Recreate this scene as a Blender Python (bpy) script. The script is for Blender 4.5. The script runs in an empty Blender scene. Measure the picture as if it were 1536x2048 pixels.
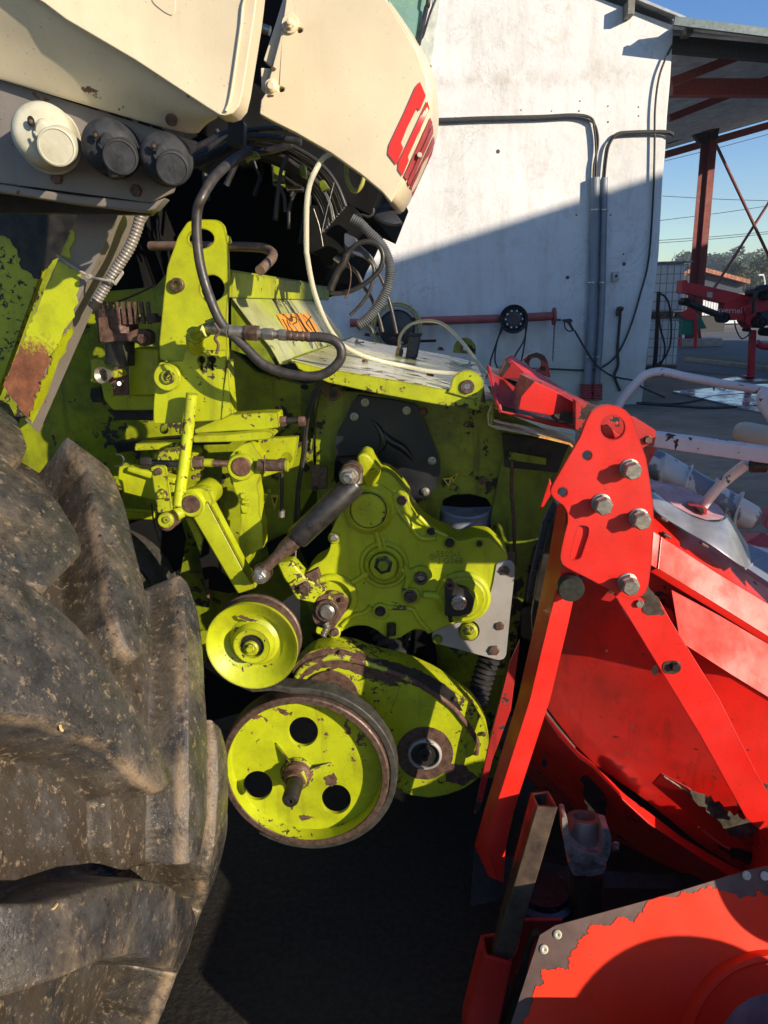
import bpy, bmesh, math, random
from mathutils import Vector, Matrix
from mathutils.geometry import tessellate_polygon
from mathutils import noise as mnoise
random.seed(7)
S = bpy.context.scene
COL = S.collection
R = math.radians

# ------------------------------------------------------------------ camera
F = 1479.0                      # focal length in photo pixels (1536 x 2048)
PITCH, ROLL = R(15.6), R(1.5)
CAMP = Vector((0, 0, 1.6))
fw = Vector((0, math.cos(PITCH), -math.sin(PITCH)))
r0 = Vector((1, 0, 0)); u0 = Vector((0, math.sin(PITCH), math.cos(PITCH)))
rt = r0*math.cos(ROLL) - u0*math.sin(ROLL)
up = u0*math.cos(ROLL) + r0*math.sin(ROLL)
cd = bpy.data.cameras.new('camera'); cam = bpy.data.objects.new('camera', cd); COL.objects.link(cam)
cd.sensor_fit = 'VERTICAL'; cd.sensor_height = 36.0; cd.lens = F/2048*36.0
cd.clip_start = 0.05; cd.clip_end = 3000
m = Matrix((rt, up, -fw)).transposed().to_4x4(); m.translation = CAMP
cam.matrix_world = m
S.camera = cam

# ------------------------------------------------------------------ light
SUN_AZ, SUN_EL = R(48), R(16.5)   # sun stands to the right of and behind the camera
SUN = Vector((math.sin(SUN_AZ)*math.cos(SUN_EL), -math.cos(SUN_AZ)*math.cos(SUN_EL), math.sin(SUN_EL)))
w = bpy.data.worlds.new('World'); S.world = w; w.use_nodes = True
nt = w.node_tree; bg = nt.nodes['Background']
sky = nt.nodes.new('ShaderNodeTexSky'); sky.sky_type = 'NISHITA'; sky.sun_disc = False
sky.sun_elevation = SUN_EL; sky.sun_rotation = math.pi - SUN_AZ
sky.air_density = 1.0; sky.dust_density = 0.25; sky.ozone_density = 2.4; sky.altitude = 50
hs_ = nt.nodes.new('ShaderNodeHueSaturation'); hs_.inputs['Saturation'].default_value = 1.32; hs_.inputs['Hue'].default_value = .514
nt.links.new(sky.outputs[0], hs_.inputs['Color']); nt.links.new(hs_.outputs[0], bg.inputs[0]); bg.inputs[1].default_value = 0.095
sl = bpy.data.lights.new('sun', 'SUN'); so = bpy.data.objects.new('sun', sl); COL.objects.link(so)
sl.energy = 4.0; sl.angle = R(0.5); sl.color = (1.0, 0.87, 0.70)
so.rotation_euler = SUN.to_track_quat('Z', 'Y').to_euler(); so.location = (6, -6, 8)
S.view_settings.view_transform = 'Standard'; S.view_settings.look = 'None'
S.view_settings.exposure = 0.94; S.view_settings.gamma = 1.0; S.view_settings.use_curve_mapping = False

# ------------------------------------------------------------------ projection helpers
NL = Vector((math.sin(R(5)), math.cos(R(5)), 0))     # lateral axis of the harvester (away from us)
NX = Vector((math.cos(R(5)), -math.sin(R(5)), 0))    # its forward axis (to the right)
NZ = Vector((0, 0, 1))
def ray(p): return fw + rt*((p[0]-768)/F) + up*((1024-p[1])/F)
def M(p, d):                    # where the sight line of p meets the upright plane at lateral distance d
    r = ray(p); return CAMP + r*(d/r.dot(NL))
def PY(p, Y):
    r = ray(p); return CAMP + r*(Y/r.y)
def PG(p, z=0.0):
    r = ray(p); return CAMP + r*((z-CAMP.z)/r.z)
def PP(p, o, n):
    r = ray(p); return CAMP + r*((o-CAMP).dot(n)/r.dot(n))
def pxm(p3): return (p3-CAMP).dot(fw)/F      # metres per photo pixel at that point
def Z(ox, oy, s): return lambda x, y: (ox+x/s, oy+y/s)
z1=Z(0,0,3); z2=Z(480,0,3); z3=Z(1024,0,3); z4=Z(0,400,3); z5=Z(340,400,3); z6=Z(640,560,3); z7=Z(1100,480,3.523)
b1=Z(200,820,3.491); b2=Z(560,880,3.072); b3=Z(380,1160,2.438); b4=Z(980,780,2.763); b5=Z(900,1240,2.415)
b6=Z(840,1548,3.072); b7=Z(0,760,3.2); b8=Z(0,1400,3.16); z9=Z(1280,460,6); z10=Z(1240,860,5.189); z11=Z(1240,1660,5.189)
z12=Z(620,420,6.4); z13=Z(380,220,4.042)
def zz(f, *pts): return [f(*p) for p in pts]

# ------------------------------------------------------------------ object helpers
def thing(name, label, cat, loc=(0,0,0), group=None):
    o = bpy.data.objects.new(name, None); COL.objects.link(o)
    o.location = loc; o.empty_display_size = 0.1
    o['label'] = label; o['category'] = cat
    if group: o['group'] = group
    return o
def rootloc(o):
    v = Vector((0,0,0))
    while o is not None: v += Vector(o.location); o = o.parent
    return v
def link(name, me, mat, parent=None, smooth=True, bev=0, seg=2, subs=0, solid=0):
    if mat is not None and not me.materials: me.materials.append(mat)
    o = bpy.data.objects.new(name, me); COL.objects.link(o)
    # local frame of each object: its own middle, so that it can be lifted off as a piece
    n = len(me.vertices)
    if n:
        c = sum((v.co for v in me.vertices), Vector())/n
    else: c = Vector()
    me.transform(Matrix.Translation(-c))
    if parent is not None:
        o.parent = parent; o.location = c - rootloc(parent)
    else: o.location = c
    if smooth:
        for p in me.polygons: p.use_smooth = True
    if solid:
        md = o.modifiers.new('s', 'SOLIDIFY'); md.thickness = solid; md.offset = 0
    if bev:
        md = o.modifiers.new('b', 'BEVEL'); md.width = bev; md.segments = seg; md.limit_method = 'ANGLE'; md.angle_limit = R(35); md.harden_normals = False
    if subs:
        md = o.modifiers.new('u', 'SUBSURF'); md.levels = subs; md.render_levels = subs
    if smooth and bev and not subs:
        md = o.modifiers.new('w', 'WEIGHTED_NORMAL'); md.weight = 90
    elif smooth and not subs:
        md = o.modifiers.new('e', 'EDGE_SPLIT'); md.split_angle = R(38)
    return o
def mesh(verts, faces):
    me = bpy.data.meshes.new('m'); me.from_pydata([tuple(v) for v in verts], [], faces); me.validate()
    bm = bmesh.new(); bm.from_mesh(me); bmesh.ops.recalc_face_normals(bm, faces=bm.faces); bm.to_mesh(me); bm.free()
    return me
def tag(o, label=None, cat=None, group=None, kind=None):
    for k, v in (('label', label), ('category', cat), ('group', group), ('kind', kind)):
        if v: o[k] = v
    return o
def rnd_poly(pts, r, n=4):
    if r <= 0: return [tuple(p) for p in pts]
    out = []; L = len(pts)
    for i in range(L):
        a = Vector(pts[i-1]); b = Vector(pts[i]); c = Vector(pts[(i+1) % L])
        d1 = (a-b); d2 = (c-b); q = min(r, d1.length*.45, d2.length*.45)
        p1 = b+d1.normalized()*q; p2 = b+d2.normalized()*q
        for k in range(n+1):
            t = k/n; out.append(tuple(p1*(1-t)**2 + b*2*t*(1-t) + p2*t*t))
    return out
def arc_pts(c, r, a0=0, a1=360, n=24, ry=None, rot=0):
    ry = r if ry is None else ry; out = []
    full = abs(a1-a0) >= 360
    for i in range(n if full else n+1):
        a = R(a0+(a1-a0)*i/n); x = r*math.cos(a); y = -ry*math.sin(a); q = R(rot)
        out.append((c[0]+x*math.cos(q)+y*math.sin(q), c[1]-x*math.sin(q)+y*math.cos(q)))
    return out
def rough(pts, amp, step, seed=0, closed=True):
    """break the straight runs of an outline into a torn, flaky edge"""
    rs = random.Random(seed); out = []
    for i in range(len(pts) if closed else len(pts)-1):
        a = Vector(pts[i]); b = Vector(pts[(i+1) % len(pts)]); L = (b-a).length; k = max(1, int(L/step))
        nrm = Vector((-(b-a).y, (b-a).x)).normalized() if L > 0 else Vector((0,0))
        for j in range(k):
            t = (j+(rs.uniform(-.3,.3) if j else 0))/k; o = rs.gauss(0, amp) if j else rs.gauss(0, amp*.4)
            out.append(tuple(a.lerp(b, t)+nrm*o))
    return out
def prism(outer3, ext, holes3=(), uv=None):
    """solid between an outline (3D, with holes) and its copy moved by ext"""
    loops = [list(outer3)]+[list(h) for h in holes3]
    two = uv if uv else [[Vector((v.dot(NX), v.z, 0)) for v in l] for l in loops]
    tri = tessellate_polygon(two)
    flat = [v for l in loops for v in l]; n = len(flat)
    verts = flat+[v+ext for v in flat]; faces = [tuple(t) for t in tri]+[(t[2]+n, t[1]+n, t[0]+n) for t in tri]
    k = 0
    for l in loops:
        for i in range(len(l)):
            a = k+i; b = k+(i+1) % len(l); faces.append((a, b, b+n, a+n))
        k += len(l)
    return mesh(verts, faces)
def join_tris(me):
    bm = bmesh.new(); bm.from_mesh(me)
    bmesh.ops.dissolve_limit(bm, angle_limit=R(1), verts=bm.verts, edges=bm.edges)
    bm.to_mesh(me); bm.free(); return me
def plate(name, pts, d, th, mat, parent, holes=(), bev=0.002, rr=0, ext=None, seg=2, pl=None):
    """plate cut to the outline pts lying in the lateral plane d (or plane pl=(o,n)), th thick away from us"""
    f = (lambda p: M(p, d)) if pl is None else (lambda p: PP(p, pl[0], pl[1]))
    pts = rnd_poly(pts, rr)
    o3 = [f(p) for p in pts]; h3 = [[f(p) for p in h] for h in holes]
    uv = [[Vector((p[0], p[1], 0)) for p in l] for l in [pts]+[list(h) for h in holes]]
    e = ext if ext is not None else (NL*th if pl is None else (pl[1].normalized()*th*(1 if pl[1].dot(ray((768,1024)))>0 else -1)))
    me = prism(o3, e, h3, uv)
    return link(name, me, mat, parent, bev=bev, seg=seg)
def poly3(name, pts, th, mat, parent, bev=0.002, ext=None):
    """sheet through points given as (px, py, d)"""
    o3 = [M((p[0], p[1]), p[2]) for p in pts]; uv = [[Vector((p[0], p[1], 0)) for p in pts]]
    return link(name, prism(o3, (ext if ext is not None else NL*th), (), uv), mat, parent, bev=bev)
def orient(ax):
    ax = Vector(ax).normalized(); q = ax.to_track_quat('Z', 'Y'); return q.to_matrix()
def lathe_me(prof, c, ax, n=40, a0=0, a1=360, sx=1.0):
    """prof: list of (radius, height along ax)"""
    Mx = orient(ax); verts = []; faces = []; full = abs(a1-a0) >= 360; k = n if full else n+1
    for (r, h) in prof:
        for i in range(k):
            a = R(a0+(a1-a0)*i/n); verts.append(Vector(c)+Mx@Vector((r*math.cos(a)*sx, r*math.sin(a), h)))
    P_ = len(prof)
    for j in range(P_-1):
        for i in range(n if full else n):
            a = j*k+i; b = j*k+(i+1) % k if full else j*k+i+1
            faces.append((a, b, b+k, a+k))
    me = bpy.data.meshes.new('m'); me.from_pydata([tuple(v) for v in verts], [], faces)
    bm = bmesh.new(); bm.from_mesh(me); bmesh.ops.remove_doubles(bm, verts=bm.verts, dist=1e-6)
    bmesh.ops.recalc_face_normals(bm, faces=bm.faces); bm.to_mesh(me); bm.free(); return me
def lathe(name, prof, c, ax, mat, parent, n=40, **k): return link(name, lathe_me(prof, c, ax, n, **k), mat, parent)
def disc(name, p, rpx, d, h, mat, parent, n=36, bev=0.15, back=0.0, ax=None, hole=0):
    """round boss seen face on: centre p, radius in photo pixels, face at lateral d-h"""
    c = M(p, d); u = pxm(c); r = rpx*u; b = min(r, abs(h))*bev
    if hole:
        hr = hole*u
        prof = [(r, -back), (r, h-b), (r-b, h), (hr+b*.5, h), (hr, h-b*.5), (hr, -back), (r, -back)]
    else: prof = [(0, -back), (r, -back), (r, h-b), (r-b, h), (0, h)]
    return lathe(name, prof, c, ax if ax is not None else -NL, mat, parent, n)
def spline(pts, k=8):
    out = []; n = len(pts)
    for i in range(n-1):
        p0 = pts[max(i-1,0)]; p1 = pts[i]; p2 = pts[i+1]; p3 = pts[min(i+2,n-1)]
        for j in range(k):
            t = j/k; t2 = t*t; t3 = t2*t
            out.append(0.5*((2*p1)+(p2-p0)*t+(2*p0-5*p1+4*p2-p3)*t2+(3*p1-p0-3*p2+p3)*t3))
    out.append(pts[-1]); return out
def tube_me(pts, r, n=12, k=8, ribs=None, smooth=True, cap=True, rfun=None):
    P_ = spline(pts, k) if smooth else pts
    if ribs:
        L = [0]
        for a, b in zip(P_, P_[1:]): L.append(L[-1]+(b-a).length)
        pitch, amp = ribs; cnt = max(8, int(L[-1]/pitch*4)); Q = []; j = 0
        for i in range(cnt+1):
            s = L[-1]*i/cnt
            while j < len(L)-2 and L[j+1] < s: j += 1
            t = (s-L[j])/max(1e-9, L[j+1]-L[j]); Q.append(P_[j].lerp(P_[j+1], t))
        P_ = Q
    T = [(P_[min(i+1,len(P_)-1)]-P_[max(i-1,0)]).normalized() for i in range(len(P_))]
    u = T[0].orthogonal().normalized(); verts = []; faces = []
    for i, p in enumerate(P_):
        u = (u-T[i]*u.dot(T[i])).normalized(); v = T[i].cross(u)
        rr = r
        if ribs: rr = r+ribs[1]*(1, .2, -1, .2)[i % 4]
        if rfun: rr = rfun(i/(len(P_)-1))*r
        for a in range(n):
            q = 2*math.pi*a/n; verts.append(p+(u*math.cos(q)+v*math.sin(q))*rr)
    for i in range(len(P_)-1):
        for a in range(n):
            b = (a+1) % n; faces.append((i*n+a, i*n+b, (i+1)*n+b, (i+1)*n+a))
    if cap: faces.append(tuple(range(n-1,-1,-1))); faces.append(tuple(range((len(P_)-1)*n, len(P_)*n)))
    return mesh(verts, faces)
def tube(name, pts, rpx, mat, parent, d=None, **k):
    """tube through (px,py) at d or (px,py,d) points, radius in photo pixels"""
    P3 = [M((p[0],p[1]), p[2] if len(p) > 2 else d) for p in pts]
    u = sum(pxm(p) for p in P3)/len(P3)
    rb = k.get('ribs')
    if rb: k['ribs'] = (rb[0]*u, rb[1]*u)
    return link(name, tube_me(P3, rpx*u, **k), mat, parent)
def hexm(c, ax, r, h, n=6, ch=0.18, rot=0, hole=0):
    Mx = orient(ax)@Matrix.Rotation(rot, 3, 'Z'); v = []; f = []
    rings = [(r, 0), (r, h*(1-ch)), (r*.87, h)]
    if hole: rings += [(hole, h), (hole, h*.4)]
    for (q, z) in rings:
        for i in range(n):
            a = 2*math.pi*i/n; v.append(Vector(c)+Mx@Vector((q*math.cos(a), q*math.sin(a), z)))
    for j in range(len(rings)-1):
        for i in range(n): f.append((j*n+i, j*n+(i+1) % n, (j+1)*n+(i+1) % n, (j+1)*n+i))
    f.append(tuple(range(n-1,-1,-1))); f.append(tuple(range((len(rings)-1)*n, len(rings)*n)))
    return mesh(v, f)
def merge(mes):
    bm = bmesh.new()
    for m_ in mes: bm.from_mesh(m_); bpy.data.meshes.remove(m_)
    me = bpy.data.meshes.new('m'); bm.to_mesh(me); bm.free(); return me
def bolt(p, rpx, d, mat, parent, h=1.0, washer=1.25, ax=None, name='bolt', c=None, rot=None, hole=0, shank=0):
    """hex bolt head with a washer (and a bit of bare shank) facing along ax"""
    c = M(p, d) if c is None else c; ax = -NL if ax is None else ax; u = pxm(c); r = rpx*u; ms = []; z = 0
    Ax = Vector(ax).normalized()
    if washer:
        t = r*.14; ms.append(lathe_me([(0,-.002),(r*washer,-.002),(r*washer,t*.8),(r*washer*.96,t),(0,t)], c, Ax, 20)); z = t
    rot = random.uniform(0, 1) if rot is None else rot
    ms.append(hexm(c+Ax*z, Ax, r, r*h, rot=rot, hole=hole*u)); z += r*h
    if shank: ms.append(lathe_me([(0,0),(r*.52,0),(r*.52,shank*u*.9),(r*.42,shank*u),(0,shank*u)], c+Ax*(z-.001), Ax, 14))
    return link(name, merge(ms), mat, parent)
def boxm(c, ax, ay, az, sx, sy, sz):
    v = [Vector(c)+ax*(sx*i)+ay*(sy*j)+az*(sz*k) for i in (-.5,.5) for j in (-.5,.5) for k in (-.5,.5)]
    return mesh(v, [(0,1,3,2),(4,6,7,5),(0,4,5,1),(2,3,7,6),(0,2,6,4),(1,5,7,3)])
def wbox(name, x0, x1, y0, y1, zz0, zz1, mat, parent, bev=0.0, kind=None):
    o = link(name, boxm(((x0+x1)/2,(y0+y1)/2,(zz0+zz1)/2), Vector((1,0,0)), Vector((0,1,0)), NZ, x1-x0, y1-y0, zz1-zz0), mat, parent, bev=bev)
    if kind: o['kind'] = kind
    return o
def bar3(name, a, b, w_, h_, mat, parent, upv=None, bev=0.0, mode='link'):
    """square bar from a to b"""
    d_ = (b-a); L = d_.length; z_ = d_.normalized(); upv = NZ if upv is None else upv
    x_ = z_.cross(upv); x_ = (x_ if x_.length > 1e-3 else Vector((1,0,0))).normalized(); y_ = x_.cross(z_)
    me = boxm((a+b)/2, x_, y_, z_, w_, h_, L)
    return me if mode == 'me' else link(name, me, mat, parent, bev=bev)
def grid3(rows):
    n = len(rows[0]); v = [q for r_ in rows for q in r_]; f = []
    for j in range(len(rows)-1):
        for i in range(n-1): f.append((j*n+i, j*n+i+1, (j+1)*n+i+1, (j+1)*n+i))
    return mesh(v, f)
def textm(s, o, xd, yd, size, depth, align='CENTER'):
    cu = bpy.data.curves.new('t', 'FONT'); cu.body = s; cu.size = size; cu.extrude = depth; cu.align_x = align; cu.align_y = 'CENTER'
    cu.resolution_u = 2
    ob = bpy.data.objects.new('t', cu); COL.objects.link(ob)
    dg = bpy.context.evaluated_depsgraph_get(); me = bpy.data.meshes.new_from_object(ob.evaluated_get(dg))
    bpy.data.objects.remove(ob); bpy.data.curves.remove(cu)
    me.materials.clear(); zd = xd.cross(yd)
    T = Matrix((xd, yd, zd)).transposed().to_4x4(); T.translation = o; me.transform(T); return me

# ------------------------------------------------------------------ materials
def nn(nt, t, **k):
    n = nt.nodes.new(t)
    for a, b in k.items(): setattr(n, a, b)
    return n
def lk(nt, a, b): nt.links.new(a, b)
class Mt:
    def __init__(s, name, rough=.5, metal=0, spec=.5):
        s.m = bpy.data.materials.new(name); s.m.use_nodes = True; s.nt = s.m.node_tree
        s.b = s.nt.nodes['Principled BSDF']; s.b.inputs['Roughness'].default_value = rough
        s.b.inputs['Metallic'].default_value = metal; s.b.inputs['Specular IOR Level'].default_value = spec
        g = nn(s.nt, 'ShaderNodeNewGeometry'); s.pos = g.outputs['Position']
    def noise(s, scale, det=5, rough=.55, dist=0, vec=None, off=0, stretch=None):
        v = vec or s.pos
        if off or stretch:
            mp = nn(s.nt, 'ShaderNodeMapping'); mp.inputs['Location'].default_value = (off, off*.7, off*1.3)
            if stretch: mp.inputs['Scale'].default_value = stretch
            lk(s.nt, v, mp.inputs[0]); v = mp.outputs[0]
        n = nn(s.nt, 'ShaderNodeTexNoise'); n.inputs['Scale'].default_value = scale; n.inputs['Detail'].default_value = det
        n.inputs['Roughness'].default_value = rough; n.inputs['Distortion'].default_value = dist
        lk(s.nt, v, n.inputs['Vector']); return n.outputs['Fac']
    def ramp(s, x, a, b, lo=0., hi=1.):
        r = nn(s.nt, 'ShaderNodeMapRange'); r.inputs['From Min'].default_value = a; r.inputs['From Max'].default_value = b
        r.inputs['To Min'].default_value = lo; r.inputs['To Max'].default_value = hi; r.clamp = True
        lk(s.nt, x, r.inputs['Value']); return r.outputs[0]
    def math(s, op, a, b=None):
        n = nn(s.nt, 'ShaderNodeMath', operation=op)
        for i, q in enumerate((a, b)):
            if q is None: continue
            if isinstance(q, (int, float)): n.inputs[i].default_value = q
            else: lk(s.nt, q, n.inputs[i])
        return n.outputs[0]
    def mix(s, f, a, b, bt='MIX'):
        n = nn(s.nt, 'ShaderNodeMix', data_type='RGBA', blend_type=bt)
        for i, q in ((0, f), (6, a), (7, b)):
            if isinstance(q, (int, float)): n.inputs[i].default_value = q
            elif isinstance(q, tuple): n.inputs[i].default_value = (*q, 1) if len(q) == 3 else q
            else: lk(s.nt, q, n.inputs[i])
        return n.outputs[2]
    def col(s, c):
        if isinstance(c, tuple): s.b.inputs['Base Color'].default_value = (*c, 1)
        else: lk(s.nt, c, s.b.inputs['Base Color'])
    def rgh(s, r): lk(s.nt, r, s.b.inputs['Roughness'])
    def bump(s, h, st=.3, dist=.002, prev=None):
        b = nn(s.nt, 'ShaderNodeBump'); b.inputs['Strength'].default_value = st; b.inputs['Distance'].default_value = dist
        lk(s.nt, h, b.inputs['Height'])
        if prev: lk(s.nt, prev, b.inputs['Normal'])
        lk(s.nt, b.outputs[0], s.b.inputs['Normal']); return b.outputs[0]
def paint(name, col, chips=.3, chip=(.06,.03,.02), chip2=None, rough=.36, scale=22, dirt=.35, dirtc=(.05,.04,.02), fade=None, speck=.4, coat=0.0, seed=0., big=5.0, edge=0.0, edgec=None):
    """painted steel: colour drift, dirt film, specks, flaked patches down to rust"""
    s = Mt(name, rough); c = col
    d0 = s.noise(3.1, 4, off=seed+3)
    base = s.mix(s.ramp(d0, .3, .7), tuple(x*.82 for x in c), tuple(min(1, x*1.1) for x in c))
    if fade: base = s.mix(s.ramp(s.noise(2.3, 5, off=seed+8), .42, .66), base, fade)
    df = s.ramp(s.noise(11, 9, .74, off=seed+1), .44, .74, 0, dirt); base = s.mix(df, base, dirtc)
    st = s.ramp(s.noise(30, 3, .6, off=seed+6, stretch=(1,1,.12)), .56, .72, 0, dirt*.7); base = s.mix(st, base, dirtc)
    sp = s.ramp(s.noise(210, 2, .5, off=seed+4), .69, .735, 0, speck); base = s.mix(sp, base, (.03,.022,.015))
    wear = None
    if edge > 0:
        bv = nn(s.nt, 'ShaderNodeBevel'); bv.samples = 3; bv.inputs['Radius'].default_value = .006
        g2 = nn(s.nt, 'ShaderNodeNewGeometry'); vm = nn(s.nt, 'ShaderNodeVectorMath', operation='DOT_PRODUCT')
        lk(s.nt, bv.outputs[0], vm.inputs[0]); lk(s.nt, g2.outputs['Normal'], vm.inputs[1])
        ev = s.math('SUBTRACT', 1, vm.outputs['Value'])
        wear = s.ramp(s.math('ADD', s.math('MULTIPLY', ev, 2.2), s.math('MULTIPLY', s.noise(34, 7, .7, off=seed+11), 1.0)), 1.02-.30*edge, 1.06-.30*edge)
        base = s.mix(wear, base, edgec or chip)
    if chips > 0:
        area = s.ramp(s.noise(big, 3, .5, off=seed), .40, .75)
        fl = s.noise(scale, 9, .62, dist=.3, off=seed+2)
        k = s.math('ADD', s.math('MULTIPLY', area, .26), fl)
        th = .80-.22*chips
        ck = s.ramp(k, th, th+.012)
        cc = s.mix(s.ramp(s.noise(60, 6, .7, off=seed+5), .4, .62), chip, chip2 or tuple(x*2.6 for x in chip))
        base = s.mix(ck, base, cc)
        s.rgh(s.math('ADD', s.math('MULTIPLY', ck, .35), s.ramp(s.noise(9, 5, .6, off=seed+7), .3, .75, rough-.1, rough+.2)))
        h = s.math('SUBTRACT', s.math('MULTIPLY', s.noise(240, 3, .5), .12), ck)
        s.bump(h, .35, .0012)
    else:
        s.rgh(s.ramp(s.noise(9, 5, .6, off=seed+7), .3, .75, rough-.1, rough+.2))
        s.bump(s.noise(120, 4, .6), .10, .001)
    s.col(base)
    if coat: s.b.inputs['Coat Weight'].default_value = coat; s.b.inputs['Coat Roughness'].default_value = .12
    return s.m
LIME = (.41,.455,.008)
mt = {}
mt['lime'] = paint('lime_paint', LIME, .22, (.022,.016,.009), (.06,.035,.02), scale=55, dirt=.6, dirtc=(.14,.14,.012), edge=1.0, edgec=(.045,.026,.014))
mt['lime_worn'] = paint('worn_lime_paint', LIME, .55, (.028,.017,.011), (.09,.045,.028), scale=62, dirt=.5, seed=4, dirtc=(.08,.07,.015), edge=1.35, edgec=(.045,.026,.014))
mt['lime_rust'] = paint('rusted_lime_paint', (.36,.42,.02), 1.55, (.07,.028,.018), (.15,.075,.045), scale=16, dirt=.5, seed=9)
mt['lime_clean'] = paint('clean_lime_paint', LIME, .02, dirt=.5, seed=2, dirtc=(.15,.16,.008), edge=0.7, edgec=(.045,.026,.014))
mt['lime_oily'] = paint('oily_lime_paint', (.20,.25,.006), .6, (.012,.010,.008), (.03,.022,.015), dirt=.75, dirtc=(.015,.014,.008), seed=12, rough=.42)
mt['lime_fade'] = paint('faded_lime_paint', (.36,.42,.03), .35, (.04,.03,.02), (.10,.06,.04), fade=(.42,.43,.20), dirt=.55, dirtc=(.10,.09,.05), seed=15, rough=.34, edge=0.9, edgec=(.045,.026,.014))
mt['deck'] = paint('wet_faded_deck_paint', (.55,.56,.26), .38, (.07,.045,.025), (.13,.08,.05), fade=(.66,.63,.44), dirt=.5, dirtc=(.16,.14,.08), seed=18, rough=.22, big=9)
RED = (.68,.012,.006)
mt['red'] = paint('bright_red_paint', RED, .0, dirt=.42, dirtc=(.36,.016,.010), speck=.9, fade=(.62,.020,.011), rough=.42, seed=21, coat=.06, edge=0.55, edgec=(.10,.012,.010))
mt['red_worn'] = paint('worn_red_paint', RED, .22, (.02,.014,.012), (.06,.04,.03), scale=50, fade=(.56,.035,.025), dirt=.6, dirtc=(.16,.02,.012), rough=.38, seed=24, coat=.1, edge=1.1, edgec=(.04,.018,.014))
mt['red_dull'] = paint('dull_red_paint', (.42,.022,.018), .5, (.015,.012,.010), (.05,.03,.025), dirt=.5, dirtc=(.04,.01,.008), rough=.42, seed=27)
mt['red_dusty'] = paint('dusty_red_paint', (.68,.05,.035), .0, dirt=.3, dirtc=(.50,.20,.16), speck=1.0, rough=.24, seed=30, coat=.5)
mt['cream'] = paint('cream_paint', (.70,.595,.40), .0, dirt=.28, dirtc=(.52,.43,.29), speck=.3, rough=.36, seed=33, coat=.2)
mt['cream_worn'] = paint('chipped_cream_paint', (.70,.595,.40), .12, (.10,.04,.02), (.2,.1,.06), dirt=.15, dirtc=(.4,.32,.2), rough=.38, seed=34)
mt['greyp'] = paint('taupe_grey_paint', (.21,.18,.155), .3, (.09,.035,.015), (.2,.08,.03), dirt=.35, dirtc=(.10,.08,.06), rough=.4, seed=36)
mt['grey'] = paint('light_grey_paint', (.33,.31,.28), .05, dirt=.35, dirtc=(.16,.14,.11), rough=.45, seed=38)
mt['white'] = paint('white_tube_paint', (.74,.70,.66), .22, (.02,.018,.015), dirt=.2, dirtc=(.45,.38,.32), rough=.4, seed=40, scale=40)
mt['rustred'] = paint('oxide_red_steel_paint', (.20,.035,.026), .25, (.05,.03,.02), dirt=.5, dirtc=(.06,.02,.015), rough=.6, seed=44)
mt['farred'] = paint('far_red_paint', (.55,.02,.03), .15, (.03,.02,.02), dirt=.3, dirtc=(.1,.01,.01), rough=.4, seed=46)
mt['fargreen'] = paint('sea_green_paint', (.0,.19,.12), .0, dirt=.3, rough=.5, seed=47)
def simple(name, c, rough=.5, metal=0, var=.3, sc=25, bump=.2, c2=None, spec=.5, bd=.001):
    s = Mt(name, rough, metal, spec); n = s.noise(sc, 6, .62, off=hash(name) % 17)
    s.col(s.mix(s.ramp(n, .32, .68), tuple(x*(1-var) for x in c), c2 or tuple(min(1, x*(1+var)) for x in c)))
    s.rgh(s.ramp(s.noise(sc*1.7, 5), .3, .7, max(.05, rough-.12), min(1, rough+.12)))
    s.bump(s.noise(sc*5, 4), bump, bd); return s.m
mt['rust'] = simple('brown_rust', (.070,.036,.025), .72, .1, .5, 70, .5, (.145,.075,.048))
mt['rust_bolt'] = simple('rusty_bolt_steel', (.10,.05,.035), .6, .4, .45, 120, .5, (.17,.10,.075))
mt['steel'] = simple('dull_plated_steel', (.36,.33,.27), .42, .8, .3, 90, .3)
mt['bright'] = simple('bright_steel', (.62,.60,.56), .25, .95, .15, 60, .12)
mt['dark'] = simple('greasy_black_metal', (.014,.012,.010), .5, .2, .5, 30, .4, (.035,.030,.024))  # greasy black metal; also paints the shade on a few patches
mt['void'] = simple('sooty_dark_interior', (.009,.009,.009), .95, 0, .4, 8, .3, spec=.1)  # near black that stands in for the shade inside the machine
mt['rubber'] = simple('black_rubber', (.018,.017,.016), .42, 0, .35, 26, .25, (.035,.032,.030))
mt['hose'] = simple('hydraulic_hose_rubber', (.030,.027,.025), .45, 0, .3, 40, .2, (.055,.048,.042))
mt['mat'] = simple('black_rubber_sheet', (.014,.015,.018), .38, 0, .35, 12, .15, (.018,.018,.020))
mt['greyhose'] = simple('grey_corrugated_plastic', (.09,.095,.10), .45, 0, .25, 30, .15)
mt['greyplast'] = simple('weathered_black_plastic', (.018,.019,.022), .68, 0, .3, 26, .7, (.045,.048,.053), spec=.3)
mt['whiteplast'] = simple('overpainted_white_plastic', (.42,.40,.28), .6, 0, .12, 14, .8, (.56,.54,.42))
mt['belt'] = simple('worn_belt_rubber', (.028,.027,.023), .5, 0, .35, 60, .5, (.060,.056,.045))
mt['rimrust'] = simple('rusted_rim_steel', (.075,.045,.032), .5, .35, .4, 90, .35, (.16,.10,.07))
mt['tubesteel'] = simple('blackened_square_tube', (.030,.018,.012), .5, .2, .4, 18, .5, (.12,.075,.045))
mt['yoke'] = simple('scuffed_forged_steel', (.20,.175,.155), .5, .3, .45, 45, .45, (.38,.34,.30))
mt['silver'] = simple('scuffed_silver_plastic', (.30,.31,.33), .33, .5, .2, 12, .2, (.42,.43,.45))
mt['barered'] = simple('bare_brown_steel', (.075,.040,.030), .5, .4, .25, 20, .15, (.10,.058,.045))
mt['orange'] = simple('faded_orange_label', (.75,.27,.015), .5, 0, .15, 30, .1)
mt['black'] = simple('black_print', (.02,.018,.015), .5, 0, .1, 20, .1)
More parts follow.
